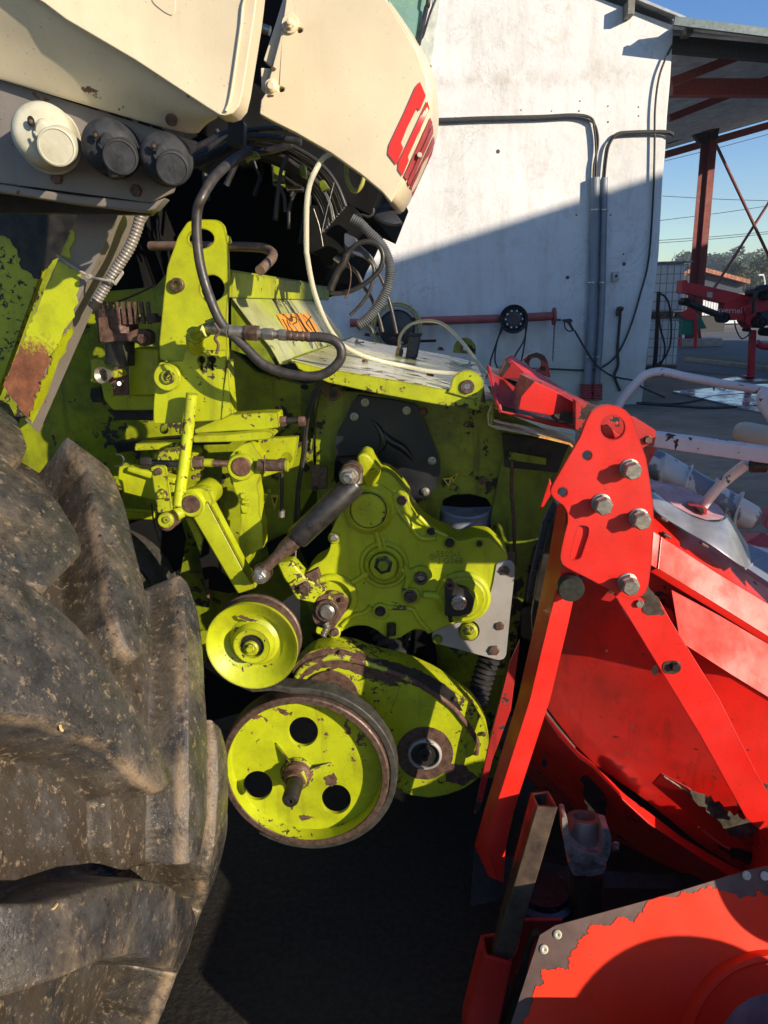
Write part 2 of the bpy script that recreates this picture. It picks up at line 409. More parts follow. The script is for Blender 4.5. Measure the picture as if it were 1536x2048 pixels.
mt['yellow'] = simple('yellow_print', (.65,.5,.03), .5, 0, .15, 20, .1)
mt['decal'] = simple('red_decal', (.72,.03,.02), .35, 0, .08, 8, .05)
mt['decal2'] = simple('dark_red_decal', (.33,.05,.05), .4, 0, .12, 60, .1)
mt['straw'] = simple('dry_straw', (.55,.38,.17), .8, 0, .2, 30, .2)
mt['mud'] = simple('crumbly_mud', (.06,.045,.03), .9, 0, .4, 90, .9, bd=.004)
def clear(name, c, tr=.6, rough=.15):
    s = Mt(name, rough); s.col(c); s.b.inputs['Transmission Weight'].default_value = tr; s.b.inputs['IOR'].default_value = 1.35; return s.m
mt['clear'] = clear('yellowed_clear_tube', (.78,.74,.55), .45, .2)
s = Mt('cab_glass', .03); s.col((.30,.50,.42)); s.b.inputs['Transmission Weight'].default_value = .6; mt['glass'] = s.m
# ================================================================== SETTING
def ground_mat():
    s = Mt('packed_dirty_concrete', .8)
    a = s.noise(.7, 8, .65); b = s.noise(9, 8, .7, stretch=(.35,1,1)); c = s.noise(60, 4, .6)
    base = s.mix(s.ramp(a, .35, .65), (.14,.108,.075), (.25,.205,.15))
    base = s.mix(s.ramp(b, .5, .72, 0, .7), base, (.06,.045,.03)); base = s.mix(s.ramp(c, .6, .7, 0, .5), base, (.28,.23,.17))
    # dark wet earth, with the shade under the machine painted into its colour
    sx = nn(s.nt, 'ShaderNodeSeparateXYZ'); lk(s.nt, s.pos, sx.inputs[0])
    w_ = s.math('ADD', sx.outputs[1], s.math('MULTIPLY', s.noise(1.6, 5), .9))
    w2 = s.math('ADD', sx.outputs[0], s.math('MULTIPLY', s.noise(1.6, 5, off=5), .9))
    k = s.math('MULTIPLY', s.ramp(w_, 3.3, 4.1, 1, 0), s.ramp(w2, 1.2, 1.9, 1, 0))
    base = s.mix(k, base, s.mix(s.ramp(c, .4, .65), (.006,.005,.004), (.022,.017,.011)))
    s.col(base); s.rgh(s.ramp(a, .35, .7, .9, .55)); s.bump(s.math('ADD', b, s.math('MULTIPLY', c, .5)), .6, .012); return s.m
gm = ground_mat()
def sheet(name, x0, x1, y0, y1, z, mat):
    o = link(name, mesh([(x0,y0,z),(x1,y0,z),(x1,y1,z),(x0,y1,z)], [(0,1,2,3)]), mat); o['kind'] = 'structure'; return o
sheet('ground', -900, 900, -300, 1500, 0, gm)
def asph():
    s = Mt('grey_asphalt', .85); b = s.noise(.5, 6, .6, stretch=(.3,1,1)); c = s.noise(80, 3)
    base = s.mix(s.ramp(b, .35, .65), (.075,.078,.08), (.12,.12,.118)); s.col(s.mix(s.ramp(c, .4, .7, 0, .5), base, (.16,.16,.15)))
    s.bump(c, .4, .004); return s.m
g_road = [PG((1325,738)), PG((1700,775)), PG((1900,690)), PG((1800,664)), PG((1330,664))]
road = link('asphalt_road', mesh([Vector((v.x, v.y, .008)) for v in g_road], [(0,1,2,3,4)]), asph()); road['kind'] = 'structure'
def grassm():
    s = Mt('short_dry_grass', .95); b = s.noise(5, 6); s.col(s.mix(s.ramp(b, .35, .65), (.07,.075,.025), (.15,.13,.06))); s.bump(b, .8, .03); return s.m
gv = [PG(p) for p in ((1360,707),(1536,726),(1700,745),(1700,762),(1536,740),(1370,722))]
vg = link('grass_verge', mesh([Vector((v.x,v.y,.014)) for v in gv], [tuple(range(6))]), grassm()); vg['kind'] = 'structure'
kc = simple('pale_kerb_concrete', (.36,.34,.30), .85, 0, .2, 6, .3)
ka, kb = PG((1372,722)), PG((1720,764))
kb_ = bar3('kerb', Vector((ka.x,ka.y,.05)), Vector((kb.x,kb.y,.05)), .10, .10, kc, None, bev=.008); kb_['kind'] = 'structure'

# wet steel plate lying on the ground
s = Mt('wet_steel_plate', .12, .55); s.col(s.mix(s.ramp(s.noise(2.2, 6), .4, .62), (.30,.33,.37), (.46,.50,.55)))
s.rgh(s.ramp(s.noise(3, 7, .65), .4, .68, .06, .45)); s.bump(s.noise(1.2, 3), .05, .02)
pl = [PG(p, .03) for p in zz(z7, (862,1065),(1420,1018),(1900,1000),(1900,1260),(1536,1222))]
sp = link('steel_plate', prism([Vector((v.x,v.y,.03)) for v in pl], Vector((0,0,-.026)), (), [[Vector((v.x,v.y,0)) for v in pl]]), s.m)
tag(sp, 'wet bluish steel plate lying flat on the ground behind the white tubes', 'steel plate')
s2 = Mt('wet_dark_floor', .25); s2.col((.06,.06,.062)); s2.rgh(s2.ramp(s2.noise(1.5, 6), .4, .6, .08, .7))
pv = [PG(p, .006) for p in zz(z7, (1180,985),(1300,965),(1536,965),(1900,975),(1900,1000),(1536,1000),(1300,1000))]
pu = link('puddle', mesh([Vector((v.x,v.y,.006)) for v in pv], [tuple(range(len(pv)))]), s2.m); pu['kind'] = 'structure'

# ------------------------------------------------------------------ white farm building
YW = PG((1285,808)).y
def wallm():
    s = Mt('whitewashed_render', .85)
    sx = nn(s.nt, 'ShaderNodeSeparateXYZ'); lk(s.nt, s.pos, sx.inputs[0])
    a = s.noise(.9, 7, .62); b = s.noise(7, 8, .7); v = s.noise(5, 7, .7, stretch=(1,1,.16), off=3)
    base = s.mix(s.ramp(a, .3, .7), (.62,.61,.585), (.74,.73,.705))
    base = s.mix(s.ramp(v, .48, .74, 0, .38), base, (.36,.325,.26))
    base = s.mix(s.ramp(s.noise(2.4, 9, .78, off=8), .54, .70, 0, .45), base, (.42,.38,.31))
    base = s.mix(s.ramp(b, .60, .72, 0, .35), base, (.40,.36,.30))
    # green-grey damp rising from the ground and the band of old joist marks
    dz = s.math('ADD', sx.outputs[2], s.math('MULTIPLY', s.noise(1.6, 7, .7), 1.3))
    base = s.mix(s.ramp(dz, .55, 1.9, .75, 0), base, (.33,.33,.23))
    band = s.math('SUBTRACT', 1, s.math('ABSOLUTE', s.math('MULTIPLY', s.math('SUBTRACT', sx.outputs[2], 4.62), 5.5)))
    base = s.mix(s.math('MULTIPLY', s.ramp(band, 0, .9), s.ramp(s.noise(2, 6, .7, off=2), .42, .62, 0, .5)), base, (.36,.31,.25))
    cr = s.math('ABSOLUTE', s.math('SUBTRACT', s.noise(1.1, 10, .72, dist=1.2, off=21), .5))
    base = s.mix(s.math('MULTIPLY', s.ramp(cr, .0, .006, 1, 0), s.ramp(s.noise(.6, 3, off=31), .5, .6, 0, .7)), base, (.22,.20,.17))
    s.col(base); s.bump(s.math('ADD', s.math('MULTIPLY', a, 2), b), .5, .02); return s.m
wm = wallm()
bw = thing('farm_building', 'white rendered farm building with a sloping gable behind the machine', 'building', (2, YW, 0))
W = lambda p: PY(p, YW)
wt = zz(z3, (-1100,-1400),(540,-10),(970,152),(948,500),(930,700),(920,900),(905,1060),(880,1536))+[(1302,640),(1283,812)]
wpts = [Vector((-14,YW,10.5)), W((1000,-95)), W((1200,-3))]+[W(p) for p in wt[2:]]
wpts[-1].z = -.05
wpts += [Vector((-14, YW, -.05))]
link('gable_wall', prism(wpts, Vector((0,.35,0)), (), [[Vector((v.x,v.z,0)) for v in wpts]]), wm, bw, bev=.01)
# roof edge and metal sheet above the gable
ra, rb, rc = wpts[1]+Vector((-4,0,1.75)), wpts[1].copy(), wpts[3]+Vector((.10,0,-.01))
ra = rb+(rb-rc).normalized()*9
zincm = simple('weathered_zinc', (.25,.26,.26), .5, .5, .3, 10, .2)
me = prism([ra+Vector((0,-.16,.03)), rc+Vector((0,-.16,.03)), rc+Vector((0,9,.03)), ra+Vector((0,9,.03))], Vector((0,0,.035)), (), [[Vector((0,0,0)),Vector((1,0,0)),Vector((1,1,0)),Vector((0,1,0))]])
link('roof_sheet', me, zincm, bw)
brk = simple('grey_bracket_metal', (.14,.14,.12), .6, .3)
for q in (zz(z3, (700,60))[0], zz(z3,(1050,175))[0]):
    c = PY(q, YW-.12); o = link('roof_bracket', boxm(c, Vector((1,0,0)), Vector((0,1,0)), NZ, .10, .22, .18), brk, bw, bev=.01)
# side wall running back, seen only from a step aside
link('side_wall', boxm(((wpts[6].x)-.18, YW+6.35, 2.3), Vector((1,0,0)), Vector((0,1,0)), NZ, .3, 12, 4.6), wm, bw)
# conduits and cables on the wall
pvc = simple('grey_pvc_pipe', (.20,.22,.25), .45, 0, .12, 5, .05)
def wtube(name, pts, rpx, mat, off=.08, parent=bw, **k):
    P3 = [PY(p, YW-off) for p in pts]; u = sum(pxm(p) for p in P3)/len(P3)
    if 'ribs' in k: k['ribs'] = (k['ribs'][0]*u, k['ribs'][1]*u)
    return link(name, tube_me(P3, rpx*u, **k), mat, parent)
wtube('conduit', [(1191,355),(1188,500),(1183,640),(1174,775)], 8.6, pvc, .09)
wtube('conduit', [(1209,355),(1206,500),(1202,640),(1193,775)], 6.6, pvc, .08)
rpl = simple('corrugated_red_duct', (.34,.06,.05), .5)
wtube('red_duct_sleeve', [(1173,768),(1172,800)], 11.5, rpl, .10, ribs=(5,1.2), smooth=False)
wtube('red_duct_sleeve', [(1194,768),(1193,800)], 10.5, rpl, .10, ribs=(5,1.2), smooth=False)
cab_m = simple('dusty_black_cable', (.03,.028,.025), .6)
gal = simple('galvanised_clip', (.45,.45,.44), .35, .8)
for y_ in (420, 565, 713):
    for x_, q_ in ((1190 if y_ < 500 else (1184 if y_ < 600 else 1178), 10.5), (1208 if y_ < 500 else (1204 if y_ < 600 else 1196), 8.5)):
        c = PY((x_, y_), YW-.085); u = pxm(c); lathe('pipe_clip', [(q_*u, -1.2*u), (q_*u, 1.2*u)], c, NZ, gal, bw, 20)
for dx, dy in ((0,0),(2.4,2.6),(-2,4.5)):
    wtube('wall_cable', [(700,240+dy),(878,238+dy),(960,235+dy),(1080,232+dy),(1150,229+dy),(1182,236+dy-dx),(1191-dx,258),(1194-dx,290),(1190+dx,330),(1189+dx,362)], 2.2, cab_m, .05+abs(dx)*.008)
for dx, dy in ((0,0),(2.8,2.6),(-1,5)):
    wtube('wall_cable', [(1206+dx,362),(1210+dx,320),(1216+dx,290),(1232+dx*.5,268+dy),(1262,263+dy),(1330,262+dy),(1347,267+dy)], 2.0, cab_m, .05+abs(dx)*.008)
wtube('wall_cable', [(1347,86),(1330,120),(1317,160),(1310,220),(1309,300),(1306,400),(1297,520),(1280,590),(1262,650),(1240,700),(1215,728),(1180,740),(1100,738),(1000,735)], 2.0, cab_m, .06)
wtube('wall_cable', [(1241,620),(1238,660),(1235,700),(1236,730),(1229,750),(1233,765),(1240,782)], 2.8, cab_m, .06)
wtube('tap_elbow', [(1246,618),(1238,617),(1236,624),(1237,632)], 4, simple('dark_brass', (.06,.05,.03), .5, .5), .07)
for (x_,y_,k_) in ((1216,244,1),(1158,222,1),(1160,202,.8),(1216,212,.8),(1277,214,.8),(1277,232,.8),(1103,222,.7),(1042,220,.7),(996,303,2.2),(1153,430,1),(1221,430,1),(1247,508,1),(1248,528,2),(1135,555,2)):
    c = PY((x_,y_), YW-.0); u = pxm(c); lathe('wall_mark', [(0,.008),(1.6*k_*u,.006),(1.9*k_*u,0)], c, (0,-1,0), simple('hole_dirt', (.10,.07,.05), .9) if x_ == 1216 and y_ == 244 else bpy.data.materials['hole_dirt'], bw, 9)
c = PY((1230,553), YW-.03); u = pxm(c)
sb = link('switch_box', boxm(c, Vector((1,0,0)), Vector((0,1,0)), NZ, 12*u, .08, 17*u), simple('grey_switch_box', (.42,.42,.40), .5), bw, bev=.006)
lathe('switch_knob', [(0,.02),(2.6*u,.02),(2.6*u,0)], PY((1232,552), YW-.07), (0,-1,0), mt['black'], sb, 12)
# red pipe rail fixed to the wall
railm = simple('faded_red_pipe', (.30,.07,.065), .6, 0, .2, 6, .15)
pr = thing('wall_rail', 'long faded red steel pipe fixed level along the white wall', 'pipe', PY((980,640), YW-.2))
def w2(name, pts, rpx, mat, off, parent, **k): return wtube(name, pts, rpx, mat, off, parent, **k)
w2('pipe', [(700,646),(850,642),(1000,637),(1106,632)], 8.5, railm, .22, pr)
lathe('end_flange', [(0,0),(17*pxm(PY((1108,633),YW)),0),(17*pxm(PY((1108,633),YW)),.03),(0,.03)], PY((1106,633), YW-.22), (1,0,-.02), railm, pr, 28)
# wheel rim used as hose holder
u = pxm(PY((1027,638), YW-.3))
rim = thing('wheel_rim', 'dark steel wheel rim hung on the red pipe with hoses over it', 'wheel rim', PY((1027,638), YW-.35))
c = PY((1027,638), YW-.3); rm = simple('dark_rim_paint', (.05,.055,.06), .5, .3)
lathe('rim', [(27*u,-.12),(25*u,-.10),(22*u,-.02),(23*u,.05),(27*u,.10),(28*u,.11),(28*u,.09),(24*u,.03),(23*u,-.03),(26*u,-.11)], c, (-.15,-1,0), rm, rim, 40)
lathe('rim_disc', [(6*u,.045),(9*u,.05),(17*u,.035),(22*u,.0)], c, (-.15,-1,0), rm, rim, 40)
lathe('hub_hole', [(0,.046),(6*u,.046)], c, (-.15,-1,0), mt['rust'], rim, 24)
for i in range(10):
    a = 2*math.pi*i/10; q = c+Vector((math.cos(a)*16.5*u,-.052,math.sin(a)*16.5*u)); lathe('rim_slot', [(0,.003),(1.9*u,.003),(1.9*u,0)], q, (-.15,-1,0), wm, rim, 8)
hs = thing('hung_hose', 'dark thin hose looped over the wheel rim on the red pipe', 'hose', PY((1030,700), YW-.3))
w2('hose_loop', [(1006,640),(1000,665),(988,700),(980,730),(990,760)], 1.6, cab_m, .28, hs); w2('hose_loop', [(1010,650),(995,680),(990,720),(1000,745)], 1.6, cab_m, .32, hs)
w2('hose_loop', [(1052,650),(1050,680),(1046,705),(1040,735)], 1.6, cab_m, .3, hs); w2('hose_loop', [(1055,642),(1048,680),(1032,708),(1015,740)], 1.6, cab_m, .34, hs)
ch = thing('hanging_chain', 'rusty thin chain hanging from the end of the red pipe', 'chain', PY((1108,700), YW-.22))
for i in range(15):
    a = PY((1109-i*.25,651+i*4.9), YW-.24); v = Vector((1,0,0)) if i % 2 else Vector((0,1,0)); uu = pxm(a)
    pts = [a+v*(1.5*uu*math.cos(t))+NZ*(3.2*uu*math.sin(t)) for t in [j*math.pi/5 for j in range(11)]]
    link('link', tube_me(pts, .55*uu, n=5, smooth=False), mt['rust'], ch)
# pressure washer lance with its hose
wg = thing('spray_gun', 'black pressure washer gun hooked on the end of the red pipe', 'spray gun', PY((1135,650), YW-.25))
w2('nozzle', [(1112,639.5),(1122,640)], 2.0, mt['black'], .22, wg)
gp = [(1125,639),(1142,637),(1146,642),(1142,646),(1147,656),(1150,660),(1146,662),(1141,654),(1136,646),(1128,645)]
link('gun_body', prism([PY(p, YW-.26) for p in gp], Vector((0,.05,0)), (), [[Vector((p[0],p[1],0)) for p in gp]]), mt['black'], wg, bev=.004)
w2('trigger_guard', [(1129,645),(1130,655),(1137,662),(1147,661)], 1.3, mt['black'], .24, wg)
w2('gun_hose', [(1149,661),(1160,680),(1175,705),(1195,732),(1225,752),(1262,760),(1275,765),(1285,775),(1330,795)], 1.9, cab_m, .2, wg)
# yellow garden hose on a black reel
rl = thing('hose_reel', 'black reel wound with pale yellow garden hose low on the wall', 'hose reel', PY((795,655), YW-.4))
c = PY((793,656), YW-.3); u = pxm(c); yh = simple('pale_yellow_hose', (.38,.34,.15), .5)
for k_, (rr_, y_) in enumerate([(r_, y__) for y__ in (-.16,-.10,-.04,.02) for r_ in (44,48.5)]):
    pts = [c+Vector((math.cos(t)*(rr_+random.uniform(-1.5,1.5))*u, y_+.05, math.sin(t)*rr_*u)) for t in [j*math.pi/20 for j in range(41)]]
    link('hose_coil', tube_me(pts, .020, n=7, smooth=False), yh, rl)
lathe('reel_drum', [(0,.27),(6*u,.27),(7*u,.2),(33*u,.17),(35*u,.20),(36*u,.16),(36*u,-.1),(0,-.1)], c, (0,-1,0), mt['rubber'], rl, 48)
# hoses lying on the ground by the wall
def gtube(name, pts, r, mat, parent, z=None): return link(name, tube_me([PG(p)+Vector((0,0,r if z is None else z)) for p in pts], r, n=8), mat, parent)
gh = thing('ground_hose', 'black hose snaking over the dirty ground towards the steel plate', 'hose', PG((1300,810)))
gtube('hose_run', zz(z7, (180,1120),(260,1155),(360,1125),(430,1070),(460,990)), .018, cab_m, gh)
gtube('hose_run', zz(z7, (370,1098),(480,1100),(600,1140),(700,1160),(850,1165),(1000,1145),(1150,1110),(1300,1097),(1536,1092),(1700,1090)), .018, cab_m, gh)
gtube('hose_run', zz(z7, (200,1150),(300,1160),(500,1148),(700,1165),(900,1178),(1100,1190),(1300,1185),(1450,1180),(1600,1170)), .018, cab_m, gh)
gtube('hose_run', zz(z7, (460,985),(490,1010),(520,1060),(560,1120),(640,1150)), .022, cab_m, gh)
ys = thing('yellow_strap', 'thin yellow strap lying by the red sleeves at the wall foot', 'strap', PG(z7(170,1060)))
gtube('strap_run', zz(z7, (100,1085),(150,1060),(215,1030)), .012, simple('lime_strap', (.45,.5,.05), .6), ys)
lp = thing('lifting_ring', 'small dark iron ring standing on the wet steel plate', 'iron ring', PG(z9(950,1900)))
gtube('ring', zz(z9, (890,1930),(880,1905),(905,1890),(960,1920),(1010,1925),(1020,1905),(960,1895)), .012, mt['dark'], lp, z=.05)

# ------------------------------------------------------------------ IBC tanks
YT = PG((1335,745)).y
ibp = simple('milky_tank_plastic', (.86,.90,.94), .4, 0, .08, 4, .05); 
_n = ibp.node_tree; _t = _n.nodes.new('ShaderNodeBsdfTranslucent'); _t.inputs[0].default_value = (.9,.95,1,1); _m = _n.nodes.new('ShaderNodeMixShader'); _m.inputs[0].default_value = .65
_o = [q for q in _n.nodes if q.type == 'OUTPUT_MATERIAL'][0]; _n.links.new(_n.nodes['Principled BSDF'].outputs[0], _m.inputs[1]); _n.links.new(_t.outputs[0], _m.inputs[2]); _n.links.new(_m.outputs[0], _o.inputs[0])
cage = simple('zinc_cage_tube', (.28,.29,.30), .45, .7)
wood = simple('grey_pallet_wood', (.17,.13,.09), .9, 0, .3, 20, .4)
def ibc(x1, y0, z0, label, tilt=0):
    t = thing('ibc_tank', label, 'water tank', (x1-.5, y0+.6, z0), 'stacked white container tanks')
    W_, D_, H_ = 1.0, 1.2, 1.0; x0 = x1-W_
    zb = z0+.15
    o = wbox('tank_bottle', x0+.02, x1-.02, y0+.02, y0+D_-.02, zb+.01, zb+H_-.03, ibp, t, bev=.07)
    for i in range(6):
        z_ = zb+.03+i*(H_-.06)/5
        link('cage_bar', merge([bar3('', Vector((x0,y0,z_)), Vector((x1,y0,z_)), .013,.013,None,None,mode='me'), bar3('', Vector((x1,y0,z_)), Vector((x1,y0+D_,z_)), .013,.013,None,None,mode='me')]), cage, t)
    for i in range(8):
        x_ = x0+W_*i/7; link('cage_post', bar3('', Vector((x_,y0-.012,zb)), Vector((x_,y0-.012,zb+H_)), .013,.013,None,None,mode='me'), cage, t)
    for i in range(1, 6):
        y_ = y0+D_*i/5; link('cage_post', bar3('', Vector((x1+.012,y_,zb)), Vector((x1+.012,y_,zb+H_)), .013,.013,None,None,mode='me'), cage, t)
    for k in range(3):
        yy = y0+.04+k*.5; wbox('pallet_board', x0, x1, yy, yy+.12, z0+.115, z0+.14, wood, t); wbox('pallet_board', x0, x1, yy, yy+.12, z0, z0+.022, wood, t)
        for q in range(3): wbox('pallet_block', x0+.02+q*.42, x0+.14+q*.42, yy, yy+.12, z0+.022, z0+.115, wood, t)
    return t
xr = PY((1363,650), YT).x; ztop = PY((1365,612), YT).z
SC_I = (PY((1330,615), YT).z)/1.16
ibc(xr, YT, 0, 'white container tank in a zinc cage standing on the ground')
t2 = ibc(xr+.03, YT, 1.165, 'upper white container tank in a cage stacked on another')
wbox('tank_lid_board', xr-.99, xr+.12, YT-.05, YT+1.2, 2.325, 2.355, zincm, t2)
bh = thing('coiled_hose', 'black hose bundle hanging beside the container tanks on the wall corner', 'hose', PY((1315,690), YT-.15))
def ytube(name, pts, rpx, mat, Y, parent, **k):
    P3 = [PY(p, Y) for p in pts]; uu = sum(pxm(p) for p in P3)/len(P3); return link(name, tube_me(P3, rpx*uu, **k), mat, parent)
for dx in (0, 2, 4): ytube('hose_strand', zz(z9, (215+dx*6,740),(200+dx*5,1000),(185+dx*6,1400),(160+dx*6,1680)), 2.0, cab_m, YT-.12-.02*dx, bh)
ytube('hose_strand', zz(z9, (235,770),(290,790),(350,900),(375,1150),(360,1380),(290,1540),(200,1620),(170,1650)), 1.9, cab_m, YT-.2, bh)
ytube('hose_strand', zz(z9, (225,1000),(245,1180),(290,1350),(295,1480),(250,1610),(180,1640)), 1.9, cab_m, YT-.24, bh)

# ------------------------------------------------------------------ open steel canopy
YC = PG((1400,692)).y
cn = thing('open_canopy', 'open steel canopy with a corrugated roof and oxide red frame', 'canopy', PG((1400,692)))
crm = simple('corrugated_fibre_sheet', (.60,.62,.62), .75, 0, .25, 3, .2)
def C3(p, Y): return PY(p, Y)
# roof: eave far edge and near edge, sheet rises to the right and towards us
zE = PY((1330,298), YC+1.5).z
A_ = PY((1345,45), YW-.4); B_ = PY((1560,72), YW-.4)
Cc = PY((1330,298), YC+2.2); Dd = PY((1560,232), YC+2.2)
def corr(name, A, B, C_, D, mat, parent, n=46, amp=.035):
    rows = []
    for i in range(n*4+1):
        t = i/(n*4); a = A.lerp(C_, t); b = B.lerp(D, t); dz = amp*math.sin(2*math.pi*t*n)
        rows.append([a+NZ*dz, b+NZ*dz])
    return link(name, grid3(rows), mat, parent, solid=.008)
B2 = A_+(B_-A_)*2.6; D2 = Cc+(Dd-Cc)*2.6
lift = lambda v, k: v+NZ*k
corr('roof_sheet', lift(A_,.02), lift(B2,.02), lift(Cc,.02), lift(D2,.02), crm, cn)
rr = mt['rustred']
def beam(name, a, b, w_=.2, h_=.22, mat=rr):
    return bar3(name, a, b, w_, h_, mat, cn, bev=.006)
def rl_(s_, t_): return (A_.lerp(Cc, t_)).lerp(B2.lerp(D2, t_), s_)-NZ*.16
beam('edge_beam', rl_(0,.03), rl_(1,.03), .14, .20, mt['dark'])
beam('edge_beam', rl_(0.0,.985)-NZ*.05, rl_(1,.985)-NZ*.05)
link('fascia_sheet', merge([bar3('', rl_(0,.0)+NZ*.16+Vector((0,-.05,0)), rl_(1,.0)+NZ*.16+Vector((0,-.05,0)), .05, .10, None, None, mode='me')]), simple('green_grey_fascia', (.10,.13,.13), .4, .3), cn)
for (pa, pb, Ya, Yb, w_) in (((1341,165),(1560,80),YW+.7,YW+.9,.10), ((1338,237),(1560,150),YW+3,YW+3,.11), ((1335,285),(1560,205),YC+.6,YC+.6,.12)):
    beam('rafter', PY(pa, Ya), PY(pb, Yb), w_, .12)
beam('main_beam', PY((1342,176), YW+1.6), PY((1580,177), YW+1.6), .2, .24, simple('sunlit_red_beam', (.26,.05,.035), .6))
beam('cross_beam', PY((1338,256), YC), PY((1425,258), YC), .25, .22)
pc = PG((1398,692)); top_ = PY((1417,262), pc.y)
pbm = lambda a, b, w1, h1: bar3('', a, b, w1, h1, None, None, mode='me')
pw = 18*pxm(PY((1400,500), pc.y)); px_ = PY((1383,690), pc.y)
post_a = Vector((px_.x, pc.y, 0)); post_b = PY((1420,262), pc.y)
d1 = Vector((0,1,0)); sd = Vector((pw*.42,0,0))
link('post', merge([pbm(post_a-sd, post_b-sd, .02, pw*.9), pbm(post_a+sd, post_b+sd, .02, pw*.9), pbm(post_a, post_b, pw*.86, .02)]), rr, cn)
fa, fb = post_a, post_a+NZ*.75
link('post_foot', prism([post_a+Vector((-pw*1.1,-.14,0)), post_a+Vector((pw*1.1,-.14,0)), post_a+Vector((pw*.55,-.14,.7)), post_a+Vector((-pw*.55,-.14,.7))], Vector((0,.02,0)), ()), rr, cn)
link('footing', boxm(post_a+Vector((.1,0,.13)), Vector((1,0,0)), Vector((0,1,0)), NZ, 1.5, .9, .26), kc, cn, bev=.03)
link('haunch', prism([PY(p, pc.y-.1) for p in ((1385,262),(1440,250),(1436,276),(1402,288),(1392,275))], Vector((0,.2,0)), ()), mt['dark'], cn)
beam('brace', PY((1424,272), pc.y+.1), PY((1560,560), pc.y+.1), .13, .05)
beam('brace', PY((1560,370), pc.y+.25), PY((1427,578), pc.y+.25), .13, .05)

# ------------------------------------------------------------------ red farm implement parked on the right
YM = PG((1505,755)).y
im = thing('farm_implement', 'red folded farm implement with black hydraulics parked beside the road', 'farm implement', PG((1505,755)))
def yplate(name, pts, Y, th, mat, parent, bev=.01, rr_=0):
    pts = rnd_poly(pts, rr_); return link(name, prism([PY(p, Y) for p in pts], Vector((0,th,0)), (), [[Vector((p[0],p[1],0)) for p in pts]]), mat, parent, bev=bev)
fr = mt['farred']
yplate('boom', zz(z9, (512,600),(570,600),(580,635),(680,645),(1320,790),(1310,1060),(1130,1085),(1010,1070),(1015,880),(880,850),(600,765),(500,755)), YM, .3, fr, im)
yplate('boom_side', zz(z9, (1010,880),(1330,800),(1330,1060),(1250,1075),(1015,1090)), YM-.06, .06, fr, im)
yplate('knuckle', zz(z9, (1290,800),(1600,760),(1600,1000),(1440,1010),(1330,1180),(1270,1100)), YM-.15, .4, fr, im)
yplate('motor_block', zz(z9, (1440,990),(1600,960),(1600,1150),(1500,1150)), YM-.3, .3, simple('navy_block', (.02,.03,.05), .5), im)
for (p, r_, h_, m_) in ((z9(1390,1100),75,.35,'dark'), (z9(1470,750),90,.3,'dark'), (z9(1330,755),45,.4,'dark'), (z9(525,860),45,.25,'dark'), (z9(980,1050),62,.25,'dark'), (z9(1290,960),62,.1,None), (z9(1275,1195),24,.2,'dark'), (z9(1490,1220),50,.3,'dark')):
    c = PY(p, YM-.1); uu = pxm(c); q = r_/6*uu
    lathe('pivot_boss' if m_ else 'cover_disc', [(0,-.1),(q,-.1),(q,h_*.6),(q*.75,h_*.7),(q*.7,h_*.55),(q*.3,h_*.55),(q*.3,h_*.75),(0,h_*.75)], c, (0,-1,0), mt[m_] if m_ else fr, im, 24)
ytube('cylinder', zz(z9, (560,870),(760,950),(920,1010)), 6.5, mt['dark'], YM-.1, im, smooth=False)
ytube('hose_run', zz(z9, (1400,720),(1450,690),(1536,690),(1600,700)), 4, mt['rubber'], YM-.4, im)
ytube('hose_run', zz(z9, (1365,1000),(1375,850),(1400,760),(1460,720),(1560,700)), 4, mt['rubber'], YM-.45, im)
ytube('hose_run', zz(z9, (1135,1090),(1150,1180),(1190,1270),(1230,1305),(1290,1270),(1330,1215)), 1.3, mt['rubber'], YM-.1, im)
yplate('data_plate', zz(z9, (808,742),(872,748),(868,812),(802,805)), YM-.006, .006, simple('pale_plate', (.45,.42,.36), .5), im, bev=0)
# stand leg
yplate('support_leg', zz(z9, (1340,1200),(1400,1200),(1375,1760),(1315,1760)), YM-.05, .12, fr, im)
yplate('leg_foot', zz(z9, (1280,1758),(1400,1758),(1400,1768),(1280,1768)), YM-.15, .3, fr, im)
ytube('lower_arm', zz(z9, (1400,1350),(1460,1390),(1536,1400),(1700,1400)), 7, fr, YM, im)
lb = textm('kverneland', PY(z9(1150,968), YM-.075), Vector((1,0,-.06)).normalized(), NZ, .17, .002); link('lettering', lb, simple('white_lettering', (.6,.6,.58), .5), im)
gg = thing('feed_hopper', 'green hopper with a red steel frame behind the container tanks', 'hopper', PG(z9(620,1400)))
YG = YC-1.2
yplate('hopper_side', zz(z9, (470,1020),(520,1050),(670,1090),(670,1230),(620,1260),(470,1255)), YG, .5, mt['fargreen'], gg)
yplate('hopper_chute', zz(z9, (680,1000),(740,1060),(800,1180),(700,1190)), YG+.6, .2, mt['fargreen'], gg)
yplate('frame_rail', zz(z9, (470,985),(530,975),(600,930),(660,970),(695,1040),(695,1270),(650,1280),(650,1080),(560,1075),(470,1020)), YG-.05, .05, fr, gg)
ytube('frame_leg', zz(z9, (670,1250),(665,1410)), 4, fr, YG, gg, smooth=False); ytube('frame_leg', zz(z9, (480,1250),(478,1440)), 4, fr, YG+.3, gg, smooth=False)

